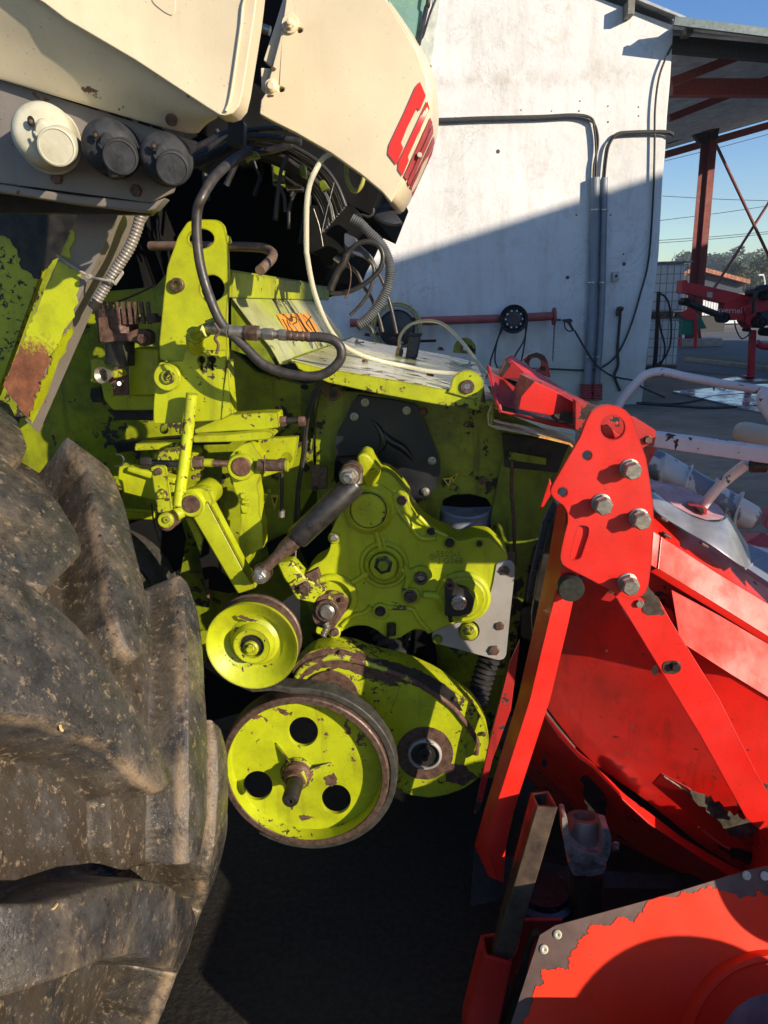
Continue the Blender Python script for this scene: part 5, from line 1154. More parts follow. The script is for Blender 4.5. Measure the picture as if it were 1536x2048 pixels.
# ---- gearbox casting
D_G = 1.86
go = zz(b2, (480,90),(510,80),(545,95),(570,140),(605,190),(645,190),(700,225),(745,285),(785,330),(795,400),(850,470),(920,535),(1000,572),(1040,590),(1090,620),(1150,612),(1190,595),(1240,595),(1290,600),(1345,650),(1400,705),(1400,740),(1345,770),(1318,850),(1300,960),(1255,1050),(1180,1110),(1060,1140),(960,1175),(920,1188),(880,1168),(830,1160),(780,1185),(740,1215),(680,1225),(640,1205),(600,1170),(540,1140),(450,1138),(380,1175),(330,1200),(215,1190),(235,1120),(160,1000),(150,880),(150,830),(200,770),(270,735),(300,690),(315,640),(300,600),(322,540),(360,460),(425,400),(430,330),(470,280),(490,200),(480,130))
gb = plate('gearbox_housing', go, D_G, .10, L['lime_clean'], H, rr=9, bev=.010, seg=4)
def gd(nm, p, r, h, m_='lime_clean', base=0, **k):
    if 'hole' in k: k['hole'] = k['hole']/3.072
    return disc(nm, b2(*p), r/3.072, D_G-base, h, L[m_], gb, **k)
# raised lands that make the casting read as a casting
def land(pts, h=.006, w_=None, m_='lime_clean', base=0):
    return plate('cast_land', zz(b2, *pts), D_G-h-base, h+.002, L[m_], gb, rr=7, bev=.004, seg=3)
def rib(pts, r_=4, h=0): tube('cast_rib', [b2(*p)+(D_G-h-.002,) for p in pts], r_, L['lime_clean'], gb, n=10)
land(((430,310),(520,270),(620,270),(700,330),(740,300),(785,350),(790,410),(850,480),(900,530),(860,520),(780,450),(730,440),(690,480),(600,560),(520,570),(430,540),(390,440)), .008)
gd('bearing_collar', (548,432), 150, .014, n=48, bev=.6); gd('bearing_cap', (545,432), 124, .030, n=48, bev=.2); gd('cap_seam', (543,432), 115, .0015, 'dark', base=.030, n=48); gd('cap_disc', (543,432), 108, .008, 'lime', base=.030, n=44, bev=.3)
gd('cast_ring', (640,765), 155, .006, n=44, hole=126, bev=.6); gd('cast_ring', (640,765), 118, .012, n=44, hole=90, bev=.5); gd('cast_boss', (640,765), 84, .024, n=40)
B(b2(636,765), 19, D_G-.024, 'dark', gb, washer=0, h=.35); B(b2(636,765), 12, D_G-.030, 'lime_oily', gb, washer=1.3, h=.7)
rib([(590,560),(605,620),(618,670)], 6); rib([(615,560),(635,620),(645,665)], 4); rib([(540,815),(490,850),(440,880)], 6); rib([(735,790),(775,810),(815,840)], 6)
rib([(850,470),(925,540),(1000,580),(1030,590)], 5, .002); rib([(560,1020),(520,1060),(450,1080),(380,1140)], 5); rib([(655,1025),(690,1030),(800,1035),(830,1060),(850,1100),(920,1180)], 5)
rib([(700,330),(720,420),(790,510),(860,600),(960,600)], 6, 0)
gd('cast_ring', (330,960), 152, .014, n=44, hole=112); gd('cast_boss', (620,1048), 55, .008, n=30)
gd('output_cover', (1125,960), 168, .018, 'lime_clean', n=52, bev=.5); gd('output_step', (1130,965), 132, .012, 'lime', base=.014, n=48, bev=.5); gd('output_inner', (1120,985), 98, .010, 'lime', base=.022, n=40, bev=.4)
pb = plate('dirty_bracket', zz(b2, (1010,880),(1040,860),(1090,905),(1150,920),(1185,960),(1190,1020),(1160,1070),(1090,1085),(1010,1080),(1015,1000)), D_G-.052, .022, L['dark'], gb, rr=5, bev=.004)
disc('output_shaft', b2(1100,993), 15.5, D_G-.052, .014, L['bright'], gb, 30, bev=.25)
disc('bracket_stud', b2(1042,880), 10, D_G-.045, .016, L['rimrust'], gb, 24, hole=4)
rib([(880,950),(940,955),(1000,965)], 8, .006); tube('bracket_nipple', [b2(1045,1085)+(D_G-.04,), b2(1050,1115)+(D_G-.04,)], 4.5, L['dark'], gb, smooth=False)
plate('cast_lobe', zz(b2, (830,780),(880,770),(925,800),(940,840),(900,870),(860,870),(820,860),(790,900),(770,960),(745,930),(775,860),(760,790),(765,755),(800,800)), D_G-.010, .012, L['lime'], gb, rr=6, bev=.004)
gd('drain_nut_ring', (866,835), 40, .026, 'rimrust', n=28, hole=22); B(b2(866,835), 9, D_G-.016, 'steel', gb, washer=0, h=.8, hole=5)
gd('boss_round', (805,955), 56, .014, n=36, bev=.4); B(b2(802,960), 12, D_G-.014, 'rimrust', gb, washer=1.15, h=.7, hole=6.5)
for p, r_, m_ in (((750,370),9.5,'rust_bolt'),((333,600),8,'steel'),((1042,632),9,'dark'),((617,1050),9.5,'dark'),((335,1180),8.5,'rust_bolt'),((1225,637),5.5,'dark'),((928,560),8,'dark')):
    disc('bolt_seat', b2(*p), r_*1.5, D_G, .008, L['lime_clean'], gb, 28, bev=.4); B(b2(*p), r_, D_G-.008, m_, gb, washer=1.1, h=.7)
tube('dip_plug', [b2(685,1195)+(D_G-.012,), b2(684,1130)+(D_G-.012,)], 9.5, L['dark'], gb, smooth=False); tube('dip_stem', [b2(658,1235)+(D_G-.01,), b2(664,1190)+(D_G-.01,)], 3, L['dark'], gb, smooth=False)
for s_, p in (('5502-1',(1035,702)),('LG068',(1050,744))):
    link('cast_mark', textm(s_, M(b2(*p), D_G-.001), NX, NZ, .024, .0022), L['lime_clean'], gb)
disc('cast_mark_ring', b2(935,715), 6.5, D_G, .002, L['lime_clean'], gb, 24, hole=5); link('cast_mark', textm('R', M(b2(935,715), D_G-.001), NX, NZ, .010, .002), L['lime_clean'], gb)
# arm casting that carries the damper top
poly3('damper_ear', [b2(470,100)+(1.80,), b2(510,78)+(1.80,), b2(548,95)+(1.80,), b2(620,195)+(1.82,), b2(600,260)+(1.85,), b2(540,300)+(1.85,), b2(500,230)+(1.82,), b2(480,160)+(1.80,)], .05, L['lime'], gb, bev=.008)
# grease yoke at lower left
yk = disc('yoke_flange', b2(290,1040), 27, D_G-.01, .05, L['rimrust'], gb, 36, bev=.15)
plate('yoke_plate', zz(b2, (215,1010),(240,960),(300,945),(385,960),(418,1000),(405,1050),(350,1130),(320,1170),(270,1110),(225,1080)), D_G-.055, .03, L['lime_rust'], gb, rr=5, bev=.004)
disc('yoke_ring', b2(292,1045), 24, D_G-.058, .010, L['rimrust'], gb, 34, hole=17); disc('yoke_pin', b2(292,1045), 16, D_G-.055, .020, L['steel'], gb, 30, bev=.3)
B(b2(385,978), 5.5, D_G-.058, 'rimrust', gb, washer=0)
tube('grease_nipple', [b2(275,1120)+(1.79,), b2(290,1150)+(1.79,), b2(272,1185)+(1.78,), b2(262,1210)+(1.775,)], 6.5, L['steel'], gb, ribs=(5,1.4))
poly3('link_arm', [b2(-20,760)+(1.79,), b2(70,745)+(1.79,), b2(170,860)+(1.80,), b2(290,920)+(1.81,), b2(230,1010)+(1.81,), b2(100,980)+(1.80,), b2(20,850)+(1.79,)], .05, L['lime_worn'], H, bev=.006)
B(b2(150,905), 11, 1.795, 'rimrust', washer=1.2, h=.6); poly3('link_tab', [b2(150,830)+(1.80,), b2(230,790)+(1.80,), b2(250,850)+(1.80,), b2(200,870)+(1.80,)], .02, L['rust'], H)
tube('straw_bit', [b2(105,885)+(1.77,), b2(170,850)+(1.765,)], 1.8, L['straw'], H, smooth=False, n=5)
# grey triangular plate
gpz = zz(b2, (1330,765),(1345,745),(1380,738),(1425,745),(1442,775),(1440,840),(1415,1060),(1390,1320),(1375,1345),(1345,1352),(970,1252),(935,1225),(932,1195),(955,1172),(1100,1120),(1230,1075),(1280,990),(1310,880))
tp = plate('grey_bracket_plate', gpz, D_G-.004, .008, L['grey'], H, rr=4, holes=[arc_pts(b2(1162,1172), 21, n=28)])
for p, r_ in (((1382,800),10),((1350,1140),9.5),((1315,1290),11)): B(b2(*p), r_, D_G-.004, 'rust_bolt', tp, washer=0, h=.5)
B(b2(967,1222), 9, D_G-.004, 'lime_oily', tp, washer=1.2, h=.8)
disc('side_boss', b2(1160,1168), 18, D_G+.004, .02, L['lime'], gb, 32, bev=.3); B(b2(1160,1168), 9, D_G-.016, 'lime_worn', gb, washer=1.2, h=.6)
plate('plate_tail', zz(b2, (1395,690),(1445,690),(1440,770),(1400,760)), D_G+.01, .005, L['rimrust'], H)
# bellows / springs
tube('spring_bellows', [(985,1300,1.93),(968,1350,1.92),(955,1395,1.91),(945,1430,1.9)], 20, L['rubber'], H, ribs=(11,3.2), smooth=True)
tube('spring_bellows', [b2(620,1150)+(1.95,), b2(660,1230)+(1.93,), b2(700,1290)+(1.93,), b2(700,1390)+(1.93,)], 23, L['rubber'], H, ribs=(14,4))
tube('low_hose', zz(b2, (240,1190),(400,1230),(560,1280),(760,1250),(790,1180)), 6, L['rubber'], H, d=2.0)
tube('low_hose', zz(b2, (560,1300),(700,1330),(780,1250)), 6, L['rubber'], H, d=1.96)

# ---- black gas damper
a, b = M((712,965),1.74), M((592,1078),1.70); u = pxm(a)
lathe('damper_body', [(0,0),(22*u,0),(24.5*u,.006),(24.5*u,(b-a).length-.006),(22*u,(b-a).length),(0,(b-a).length)], a, b-a, simple('scuffed_black_cylinder', (.014,.013,.012), .4, .1, .4, 40, .3, (.04,.036,.032)), H, 40)
lathe('damper_collar', [(0,0),(17*u,0),(17*u,.035),(12*u,.06),(11*u,(M((533,1143),1.68)-b).length),(0,(M((533,1143),1.68)-b).length)], b, b-a, L['rimrust'], H, 30)
lathe('damper_neck', [(0,0),(13*u,0),(13*u,(M((712,945),1.74)-a).length),(0,(M((712,945),1.74)-a).length)], a, (M((712,945),1.74)-a), L['steel'], H, 24)
def pinstack(p, d_, rs_, par=H):
    z_ = 0; c_ = M(p, d_); u_ = pxm(c_)
    for (r_, t_, m_) in rs_:
        lathe('pin_washer', [(0,0),(r_*u_,0),(r_*u_,t_*.85),(r_*u_*.95,t_),(0,t_)], c_-NL*z_, -NL, L[m_], par, 30); z_ += t_
    return z_, c_, u_
z_, c_, u_ = pinstack((705,942), 1.78, ((22,.03,'rimrust'),(19,.018,'dark'),(21,.012,'rimrust'),(18,.008,'steel')))
link('pin_nut', hexm(c_-NL*z_, -NL, 13*u_, .014), L['steel'], H); lathe('pin_thread', [(0,0),(8*u_,0),(8*u_,.010),(6.5*u_,.012),(0,.012)], c_-NL*(z_+.013), -NL, L['bright'], H, 18)
z_, c_, u_ = pinstack((527,1142), 1.70, ((20,.02,'dark'),(18,.012,'rimrust'),(16,.008,'bright')))
link('pin_nut', hexm(c_-NL*z_, -NL, 11.5*u_, .013), L['bright'], H); lathe('pin_thread', [(0,0),(7*u_,0),(7*u_,.010),(5.5*u_,.012),(0,.012)], c_-NL*(z_+.012), -NL, L['bright'], H, 18)
tube('thin_pipe', [(592,1085,1.85),(590,1130,1.85)], 2, L['steel'], H)

# ---- rusty lime belt guard
D_B = 1.80
gout = zz(b3, (500,430),(535,390),(590,345),(680,325),(760,332),(830,352),(900,380),(970,395),(1040,412),(1110,440),(1180,472),(1240,508),(1300,550),(1370,600),(1415,660),(1445,720),(1460,800),(1450,880),(1430,930),(1390,980),(1330,1020),(1250,1048),(1170,1062),(1080,1050),(1030,1032),(900,900),(700,760),(520,620))
gd_ = plate('belt_guard', gout, D_B, .07, L['lime_worn'], H, rr=8, bev=.006, seg=3)
gin = zz(b3, (520,470),(560,420),(640,385),(720,375),(800,390),(880,412),(960,440),(1040,470),(1120,508),(1200,560),(1280,620),(1330,680),(1375,740),(1400,790),(1395,850))
tube('guard_rib', [p+(D_B-.002,) for p in gin], 7, L['lime_rust'], gd_, n=12, rfun=lambda t: 1-.25*t)
band = plate('rust_band', rough(zz(b3, (500,440),(560,360),(680,328),(830,355),(900,382),(1040,415),(1180,476),(1290,550),(1250,600),(1100,520),(1000,490),(1020,530),(940,500),(860,480),(800,450),(720,430),(640,430),(560,470),(520,520)), 1.6, 7, 31), D_B-.0012, .0015, L['rust'], gd_, bev=0)
band2 = plate('tar_band', rough(zz(b3, (870,400),(960,392),(1110,440),(1240,508),(1290,550),(1330,640),(1290,640),(1180,560),(1060,490),(960,430)), 1.4, 7, 33), D_B-.003, .0015, L['dark'], gd_, bev=0)
disc('left_flange', b3(690,560), 54, D_B-.004, .006, L['rust'], gd_, 44, hole=30); disc('left_bearing', b3(690,560), 27, D_B-.004, .012, L['steel'], gd_, 36, hole=22)
plate('guard_paint', rough(zz(b3, (700,450),(760,455),(820,490),(870,480),(950,510),(1030,520),(1000,600),(940,680),(860,600),(800,520),(740,500)), 1.6, 7, 35), D_B-.0062, .0015, L['lime_worn'], gd_, bev=0)
rb = plate('hub_rust', rough(arc_pts(b3(1145,845), 57, n=30, ry=53), 1.2, 7, 37), D_B-.002, .002, L['rust'], gd_, bev=0)
plate('hub_rust_tail', rough(zz(b3, (1240,900),(1330,900),(1400,960),(1340,1000),(1250,985)), 1.5, 6, 38), D_B-.0014, .002, L['rust'], gd_, bev=0)
disc('hub_ring', b3(1145,845), 34, D_B-.002, .012, L['grey'], gd_, 44, hole=28, bev=.3); disc('hub_seal', b3(1145,845), 28, D_B-.002, .004, L['dark'], gd_, 36); disc('hub_shaft', b3(1142,842), 15, D_B-.004, .012, L['dark'], gd_, 30, hole=6)
for p in zz(b3, (735,352),(925,405),(1295,578),(1432,750),(690,440),(785,512)): B(p, 5, D_B-.004, 'rust_bolt', gd_, washer=0, h=.8)
plate('guard_fin', zz(b3, (1345,870),(1355,800),(1400,785),(1392,830),(1370,860)), D_B-.012, .012, L['lime'], gd_, bev=.001)

# ---- idler pulley
D_I = 1.60
c = M(b3(300,325), D_I); u = pxm(c); q = 93*u
lathe('idler_drum', [(q*.97,0),(q*.97,.052),(q*1.0,.055),(q*1.0,.062),(q*.6,.062)], c, NL, L['rimrust'], H, 72)
idl = lathe('idler_disc', [(0,.012),(24*u,.012),(25*u,.002),(37*u,.0),(39*u,.004),(43*u,.022),(52*u,.030),(60*u,.028),(72*u,.012),(86*u,.004),(89*u,.0),(93*u,-.002),(94*u,.002),(93*u,.01)], c, NL, L['lime'], H, 72)
disc('idler_bore', b3(300,325), 25, D_I+.010, .001, L['dark'], idl, 36); disc('idler_nut_ring', b3(298,330), 16, D_I+.010, .010, L['lime_worn'], idl, 30, bev=.3); B(b3(296,332), 9, D_I, 'lime_worn', idl, washer=1.2, h=.9)
chip = rough(zz(b3, (225,178),(250,172),(300,190),(335,195),(320,205),(270,195)), .6, 3, 41)
plate('chip', chip, D_I+.001, .0008, L['rust'], idl, bev=0)

L['lime_disc'] = paint('disc_lime_paint', LIME, .28, (.05,.022,.014), (.16,.07,.04), scale=34, dirt=.6, seed=63, dirtc=(.12,.11,.01))
# ---- big belt pulley
D_P = 1.62
c = M(b3(555,948), D_P); u = pxm(c); q = 171*u
lathe('rim_inner_face', [(q*.915,.003),(q*.905,.045)], c, NL, L['lime'], H, 96)
bpz = lathe('big_pulley_rim', [(q*.915,.004),(q*.925,0),(q*.985,0),(q,.003),(q,.062),(q*.90,.062)], c, NL, L['rimrust'], H, 96)
hc3 = [(arc_pts(b3(*p), 29.5, n=28)) for p in ((552,740),(330,1003),(712,1070))]
DD = D_P+.042
ci = M(b3(545,952), D_P); 
def shift_px(p, d0=D_P, d1=DD):   # where a point of plane d0 shows once moved straight back to d1
    v = M(p, d0)+NL*(d1-d0); r_ = v-CAMP; return (768+F*r_.dot(rt)/r_.dot(fw), 1024-F*r_.dot(up)/r_.dot(fw))
outp = [shift_px(p) for p in arc_pts(b3(555,948), 156.5, n=80)]
dish = plate('big_pulley_disc', outp, DD, .012, L['lime_disc'], H, holes=hc3, bev=.002)
disc('pulley_hub', b3(525,935), 34, DD, .022, L['lime_worn'], dish, 36, bev=.4)
hcn = M(b3(528,945), DD-.02); u2 = pxm(hcn)
lathe('hub_sleeve', [(0,0),(29*u2,0),(28*u2,.012),(21*u2,.02),(20*u2,.038),(0,.038)], hcn, -NL, L['lime_rust'], H, 36)
lathe('pulley_shaft', [(0,0),(16*u2,0),(16*u2,.068),(13*u2,.075),(5*u2,.0755),(4*u2,.07),(0,.07)], hcn-NL*.036, -NL, L['dark'], H, 30)
for a_, l_ in ((128,52),(20,45),(262,48)):
    cxy = b3(527,945); ax_, ay_ = math.cos(R(a_)), -math.sin(R(a_)); n_ = (-ay_, ax_)
    i_ = (cxy[0]+ax_*25, cxy[1]+ay_*25); o_ = (cxy[0]+ax_*(25+l_), cxy[1]+ay_*(25+l_))
    me = prism([M(i_, DD-.03), M(i_, DD), M(o_, DD)], (M((i_[0]+n_[0]*4, i_[1]+n_[1]*4), DD)-M(i_, DD)), (), [[Vector((0,0,0)),Vector((1,0,0)),Vector((0,1,0))]])
    link('pulley_web', me, L['lime_worn'], dish)
plate('rust_scab', rough(zz(b3, (655,960),(700,940),(720,990),(690,1010),(660,990)), 1.2, 4, 51), DD-.001, .001, L['rust'], dish, bev=0); plate('rust_scab', rough(zz(b3, (530,1150),(560,1145),(605,1158),(560,1170),(545,1175)), .7, 3, 52), DD-.001, .001, L['rust'], dish, bev=0)
# belt round the pulley and up under the idler
cb = c+NL*.028
def beltpt(a, r_): return cb+(NX*math.cos(R(a))+NZ*math.sin(R(a)))*r_
pathb = [(beltpt(a, q+.011)) for a in range(-125, 96, 4)]
lead = [M(b3(450,505),1.65).lerp(pathb[-1], 0)]
tail = [M(b3(300,520),D_P+.03)+NL*0, M(b3(120,640),D_P+.03)]
P_ = pathb+[M(b3(400,540),D_P)+NL*.028, M(b3(300,548),D_P)+NL*.028, M(b3(180,500),D_P)+NL*.028, M(b3(60,420),D_P)+NL*.028]
rows = [[p-NL*.014 for p in P_],[p+NL*.034 for p in P_]]
link('drive_belt', grid3(rows), L['belt'], H, solid=.018, bev=.003)
# ---- front tyre
import numpy as np
RT = 0.98
TT = M((450,1500), 1.56); TCX = TT.dot(NX)-RT+.005; TCZ = TT.z-.02
TCEN = NX*TCX+NZ*TCZ
def tyre_inv(p):
    r_ = ray(p); a = r_.dot(NX); b = r_.z; c_ = r_.dot(NL); ox = -TCX; oz = 1.6-TCZ
    A = a*a+b*b; B_ = 2*(a*ox+b*oz); C_ = ox*ox+oz*oz-RT*RT; D = max(0, B_*B_-4*A*C_); t = (-B_-math.sqrt(D))/(2*A)
    return (RT*math.atan2(oz+b*t, ox+a*t), min(1.74, max(.5, c_*t)))
LUGS = [
 zz(b7, (540,310),(640,370),(700,430),(745,540),(800,800),(850,1050),(900,1300),(950,1520),(955,1650),(905,1735),(850,1790),(780,1720),(720,1560),(700,1400),(680,1200),(640,1000),(600,800),(570,560)),
 zz(b7, (1160,1245),(1205,1290),(1262,1440),(1290,1650),(1300,2000))+zz(b8, (1290,400),(1280,750),(1232,980),(1165,1030),(1160,800),(1163,400),(1163,150))+zz(b7, (1185,1700),(1172,1450)),
 zz(b8, (1330,130),(1390,180),(1428,330),(1430,700),(1400,1000),(1345,1300),(1250,1500),(1262,1350),(1310,1050),(1345,750),(1365,500),(1360,250)),
 zz(b8, (1225,1560),(1240,1700),(1180,1900),(1100,2060),(1060,2300),(1000,2300),(1040,2050),(1140,1780)),
 [(-260,560),(-20,690),(20,800),(52,893),(45,910),(0,940),(-260,950)],
 [(-260,800),(-60,890),(40,950),(110,1005),(150,1070),(157,1108),(125,1140),(88,1180),(30,1165),(-100,1120),(-260,1080)],
 [(-260,1110),(-60,1130),(60,1180),(150,1260),(230,1370),(290,1470),(338,1560),(318,1580),(285,1560),(258,1525),(222,1490),(158,1462),(95,1437),(45,1430),(-80,1410),(-260,1380)],
 [(-260,1760),(-60,1800),(50,1808),(110,1806),(190,1775),(270,1763),(325,1770),(375,1812),(385,1860),(378,1907),(360,1948),(318,1925),(270,1905),(205,1916),(136,1947),(47,1985),(-100,2040),(-260,2090)],
 [(-260,2240),(-60,2230),(100,2200),(220,2150),(300,2110),(345,2130),(350,2200),(320,2280),(200,2330),(-260,2500)],
]
LEDGES = [
 (zz(b7, (882,1250),(1000,1244),(1170,1246))+zz(b8, (1166,150),(1166,400),(1162,1035),(1100,1055),(1003,1082),(985,1000),(955,880),(945,700),(930,560),(925,300))+zz(b7, (945,1800),(960,1650),(930,1450)), .30),
]
def tyre():
    NT, NS = 640, 250
    th = np.linspace(R(-66), R(76), NT+1)[:, None]; 
    wl = np.concatenate([np.linspace(.30, .62, 30)[:-1], np.linspace(.62, 1.74, 340), np.linspace(1.74, 1.90, 34)[1:]])
    WW = wl[None, :]; NSn = len(wl)-1
    X = th*RT+0*WW; Y = WW+0*th; h = np.zeros_like(X)
    for k_, (lg, hf_) in enumerate([(l_, 1.0) for l_ in LUGS]+LEDGES):
        P_ = np.array([tyre_inv(p) for p in lg]); d2 = np.full(X.shape, 1e9); ins = np.zeros(X.shape, bool)
        for i in range(len(P_)):
            ax_, ay_ = P_[i-1]; bx_, by_ = P_[i]; ex, ey = bx_-ax_, by_-ay_; L2 = ex*ex+ey*ey+1e-12
            t = np.clip(((X-ax_)*ex+(Y-ay_)*ey)/L2, 0, 1); d2 = np.minimum(d2, (X-ax_-t*ex)**2+(Y-ay_-t*ey)**2)
            c_ = ((ay_ > Y) != (by_ > Y)) & (X < (bx_-ax_)*(Y-ay_)/((by_-ay_) if abs(by_-ay_) > 1e-9 else 1e-9)+ax_); ins ^= c_
        sd = np.sqrt(d2)*np.where(ins, 1, -1)
        wd = .015 if (k_ < 4 or k_ >= len(LUGS)) else .020
        t = np.clip((sd+wd)/wd, 0, 1.08); t = np.clip(t, 0, 1); hh = t*t*(3-2*t)
        dome = np.clip(sd/.05, 0, 1)*.004
        h = np.maximum(h, (hh*.125+dome)*hf_)
    # carcass: crowned floor that rounds over at both shoulders
    wc = 1.25; a = (WW-wc)/.49
    base = RT-.116-.018*np.clip(np.abs(a), 0, 1)**2
    over = np.clip(WW-1.74, 0, 1)/.16; under = np.clip(.80-WW, 0, 1)/.5
    drop = .36*over**1.2+.55*under**1.7
    fade = np.clip(1-over*1.6, 0, 1)*np.clip(1-np.clip(under-.25,0,1)*1.4, 0, 1)
    rr_ = base-drop+h*fade+0*th
    wz = WW-.10*over**2+.14*under**2+0*th
    v = []; f = []
    for j in range(NT+1):
        t = float(th[j, 0]); cx_, sx_ = math.cos(t), math.sin(t)
        for i in range(NSn+1):
            w_ = float(wz[j, i]); hq = float(h[j, i])/.1
            n1 = mnoise.fractal(Vector((t*10, w_*9, 3)), 1.0, 2.0, 3)*.0013+mnoise.noise(Vector((t*3.3, w_*3.5, 9)))*.003
            q = float(rr_[j, i])+n1
            v.append((TCEN+NX*(cx_*q)+NZ*(sx_*q)+NL*w_)[:])
    n = NSn+1
    for j in range(NT):
        for i in range(NSn): k = j*n+i; f.append((k, k+1, k+n+1, k+n))
    me = bpy.data.meshes.new('tyre'); me.from_pydata(v, [], f)
    at = me.attributes.new('lug_top', 'FLOAT', 'POINT'); at.data.foreach_set('value', np.clip(h/.127, 0, 1).astype(np.float32).ravel()); return me
def tyremat():
    s = Mt('muddy_worn_tyre_rubber', .6)
    at = nn(s.nt, 'ShaderNodeAttribute'); at.attribute_name = 'lug_top'; hf = at.outputs['Fac']
    a = s.noise(3.6, 8, .66, dist=.5); b = s.noise(24, 8, .72, off=3); c = s.noise(120, 4, .6, off=6); e = s.noise(9, 8, .72, off=9, stretch=(1,1,.4)); g = s.noise(46, 7, .75, off=14)
    dark = s.mix(s.ramp(b, .35, .65), (.020,.020,.022), (.055,.053,.050))
    mud = s.mix(s.ramp(b, .38, .62), (.048,.039,.029), (.140,.113,.083))
    # worn bar tops stay dark and bluish, dried mud clings to the flanks, darker brown towards the floor
    k = s.math('ADD', s.math('MULTIPLY', hf, -.20), s.math('ADD', s.math('MULTIPLY', a, .75), s.math('MULTIPLY', e, .40)))
    base = s.mix(s.ramp(k, .37, .49), dark, s.mix(s.ramp(hf, .15, .9), tuple([.036,.027,.018]), mud))
    edge = s.math('SUBTRACT', 1, s.math('MULTIPLY', s.math('ABSOLUTE', s.math('SUBTRACT', hf, .86)), 7))
    base = s.mix(s.math('MULTIPLY', s.ramp(edge, 0, .8), s.ramp(e, .42, .6, 0, .9)), base, (.30,.215,.135))
    base = s.mix(s.ramp(g, .56, .64, 0, .7), base, (.28,.21,.135))
    base = s.mix(s.ramp(s.noise(62, 5, .7, off=17), .60, .67, 0, .85), base, (.014,.012,.011))
    base = s.mix(s.ramp(s.noise(3.1, 6, .7, off=23), .55, .68, 0, .6), base, (.085,.088,.095))
    base = s.mix(s.ramp(s.noise(190, 3, .6, off=6), .69, .73, 0, .7), base, (.45,.37,.27))
    s.col(base); s.rgh(s.ramp(s.math('ADD', e, s.math('MULTIPLY', hf, -.12)), .36, .56, .20, .78))
    h = s.math('ADD', s.math('MULTIPLY', b, 1.0), s.math('ADD', s.math('MULTIPLY', g, .6), s.math('MULTIPLY', s.noise(260, 3), .18)))
    s.bump(h, .8, .0045); return s.m
ty = link('front_tyre', tyre(), tyremat(), H)
for m_ in list(ty.modifiers): ty.modifiers.remove(m_)

def tyre_pt(p, lift=.0):
    s_, w_ = tyre_inv(p); t = s_/RT
    return TCEN+NX*(math.cos(t)*(RT+lift))+NZ*(math.sin(t)*(RT+lift))+NL*w_
for p, q in (((105,1818),(114,1808)),((140,1881),(150,1887)),((2,1045),(15,1028)),((20,1058),(40,1075)),((155,1440),(162,1445)),((120,1450),(126,1462))):
    a_, b_ = tyre_pt(p), tyre_pt(q); link('straw_fleck', tube_me([a_, (a_+b_)/2+Vector((0,-.002,0)), b_], .0022, n=4), L['straw'], H)
# ================================================================== RED MAIZE HEADER
T = thing('maize_header', 'bright red maize header with white guide tubes mounted in front of the harvester', 'maize header', (1.2, 1.9, 0))
def TB(p, r, d, m='steel', par=T, **k): return bolt(p, r, d, mt[m], par, **k)
D_R = 1.46
_p3 = poly3
def poly3(name, pts, th, mat, parent, bev=.002, ext=None):   # header sheets run on past the picture's edge
    if name in ('top_ridge','upper_facet','facet_lip','shadow_web','middle_facet','lower_facet','back_filler'):
        pts = [(p[0]+330, p[1]+200, p[2]+.06) if p[0] == 1600 else p for p in pts]
    return _p3(name, pts, th, mat, parent, bev, ext)
rp_ = [rail for rail in zz(b4, (560,120),(600,90),(650,82),(705,90),(750,112),(785,150),(803,200),(835,300),(862,370),(880,480),(903,640),(906,760),(893,950),(878,1070),(865,1110),(845,1135),(815,1150),(780,1157),(735,1145),(690,1120),(560,1050),(430,985),(400,965),(388,925),(395,880),(415,790),(432,730),(430,680),(410,640),(350,595),(337,570),(337,545),(355,510),(430,380),(500,260),(530,180))]
slot = rnd_poly(zz(b4, (490,745),(548,755),(545,800),(500,935),(445,940),(450,890)), 8)
hp_ = plate('hook_plate', rp_, D_R, .014, L['red'], T, rr=5, bev=.002, holes=[arc_pts(b4(680,208), 24.5, n=36, rot=0), arc_pts(b4(538,362), 10, n=20), arc_pts(b4(402,565), 10, n=20), slot])
plate('slot_back', zz(b4, (440,735),(560,735),(555,945),(430,950)), D_R+.008, .004, L['red'], T)
for p in ((784,442),(627,634),(834,714),(773,1072)):
    o = TB(b4(*p), 17.5, D_R, 'steel', hp_, washer=1.12, h=.55, c=M(b4(p[0]-14,p[1]-10), D_R), shank=0)
    for v_ in range(0): pass
# raise the bolts on spacers so that they stand off as in the photo
for p in ((784,442),(627,634),(834,714),(773,1072)):
    c = M(b4(p[0]-14,p[1]-10), D_R); u = pxm(c); lathe('bolt_spacer', [(0,0),(15*u,0),(15*u,.020),(0,.020)], c, -NL, L['steel'], hp_, 24)
    link('bolt', merge([lathe_me([(0,0),(18*u,0),(18.6*u,.003),(0,.003)], c-NL*.019, -NL, 28), hexm(c-NL*.022, -NL, 17.5*u, .014, rot=.3)]), L['steel'], hp_)
# welded rim of ragged paint round the big hole, plate behind it
plate('inner_plate', zz(b4, (600,110),(800,150),(915,222),(918,250),(905,315),(860,308),(820,350),(700,330),(560,300)), D_R+.05, .01, L['red_dull'], T, rr=4, holes=[arc_pts(b4(702,192), 5, n=14)])
TB(b4(872,274), 8, D_R+.05, 'rust_bolt', washer=1.05, h=.8)
plate('inner_brace', zz(b4, (610,200),(650,190),(720,260),(640,290)), D_R+.04, .006, L['red_worn'], T)
plate('lower_flap', zz(b4, (850,310),(925,320),(870,430),(830,380)), D_R+.07, .006, L['red_dull'], T)
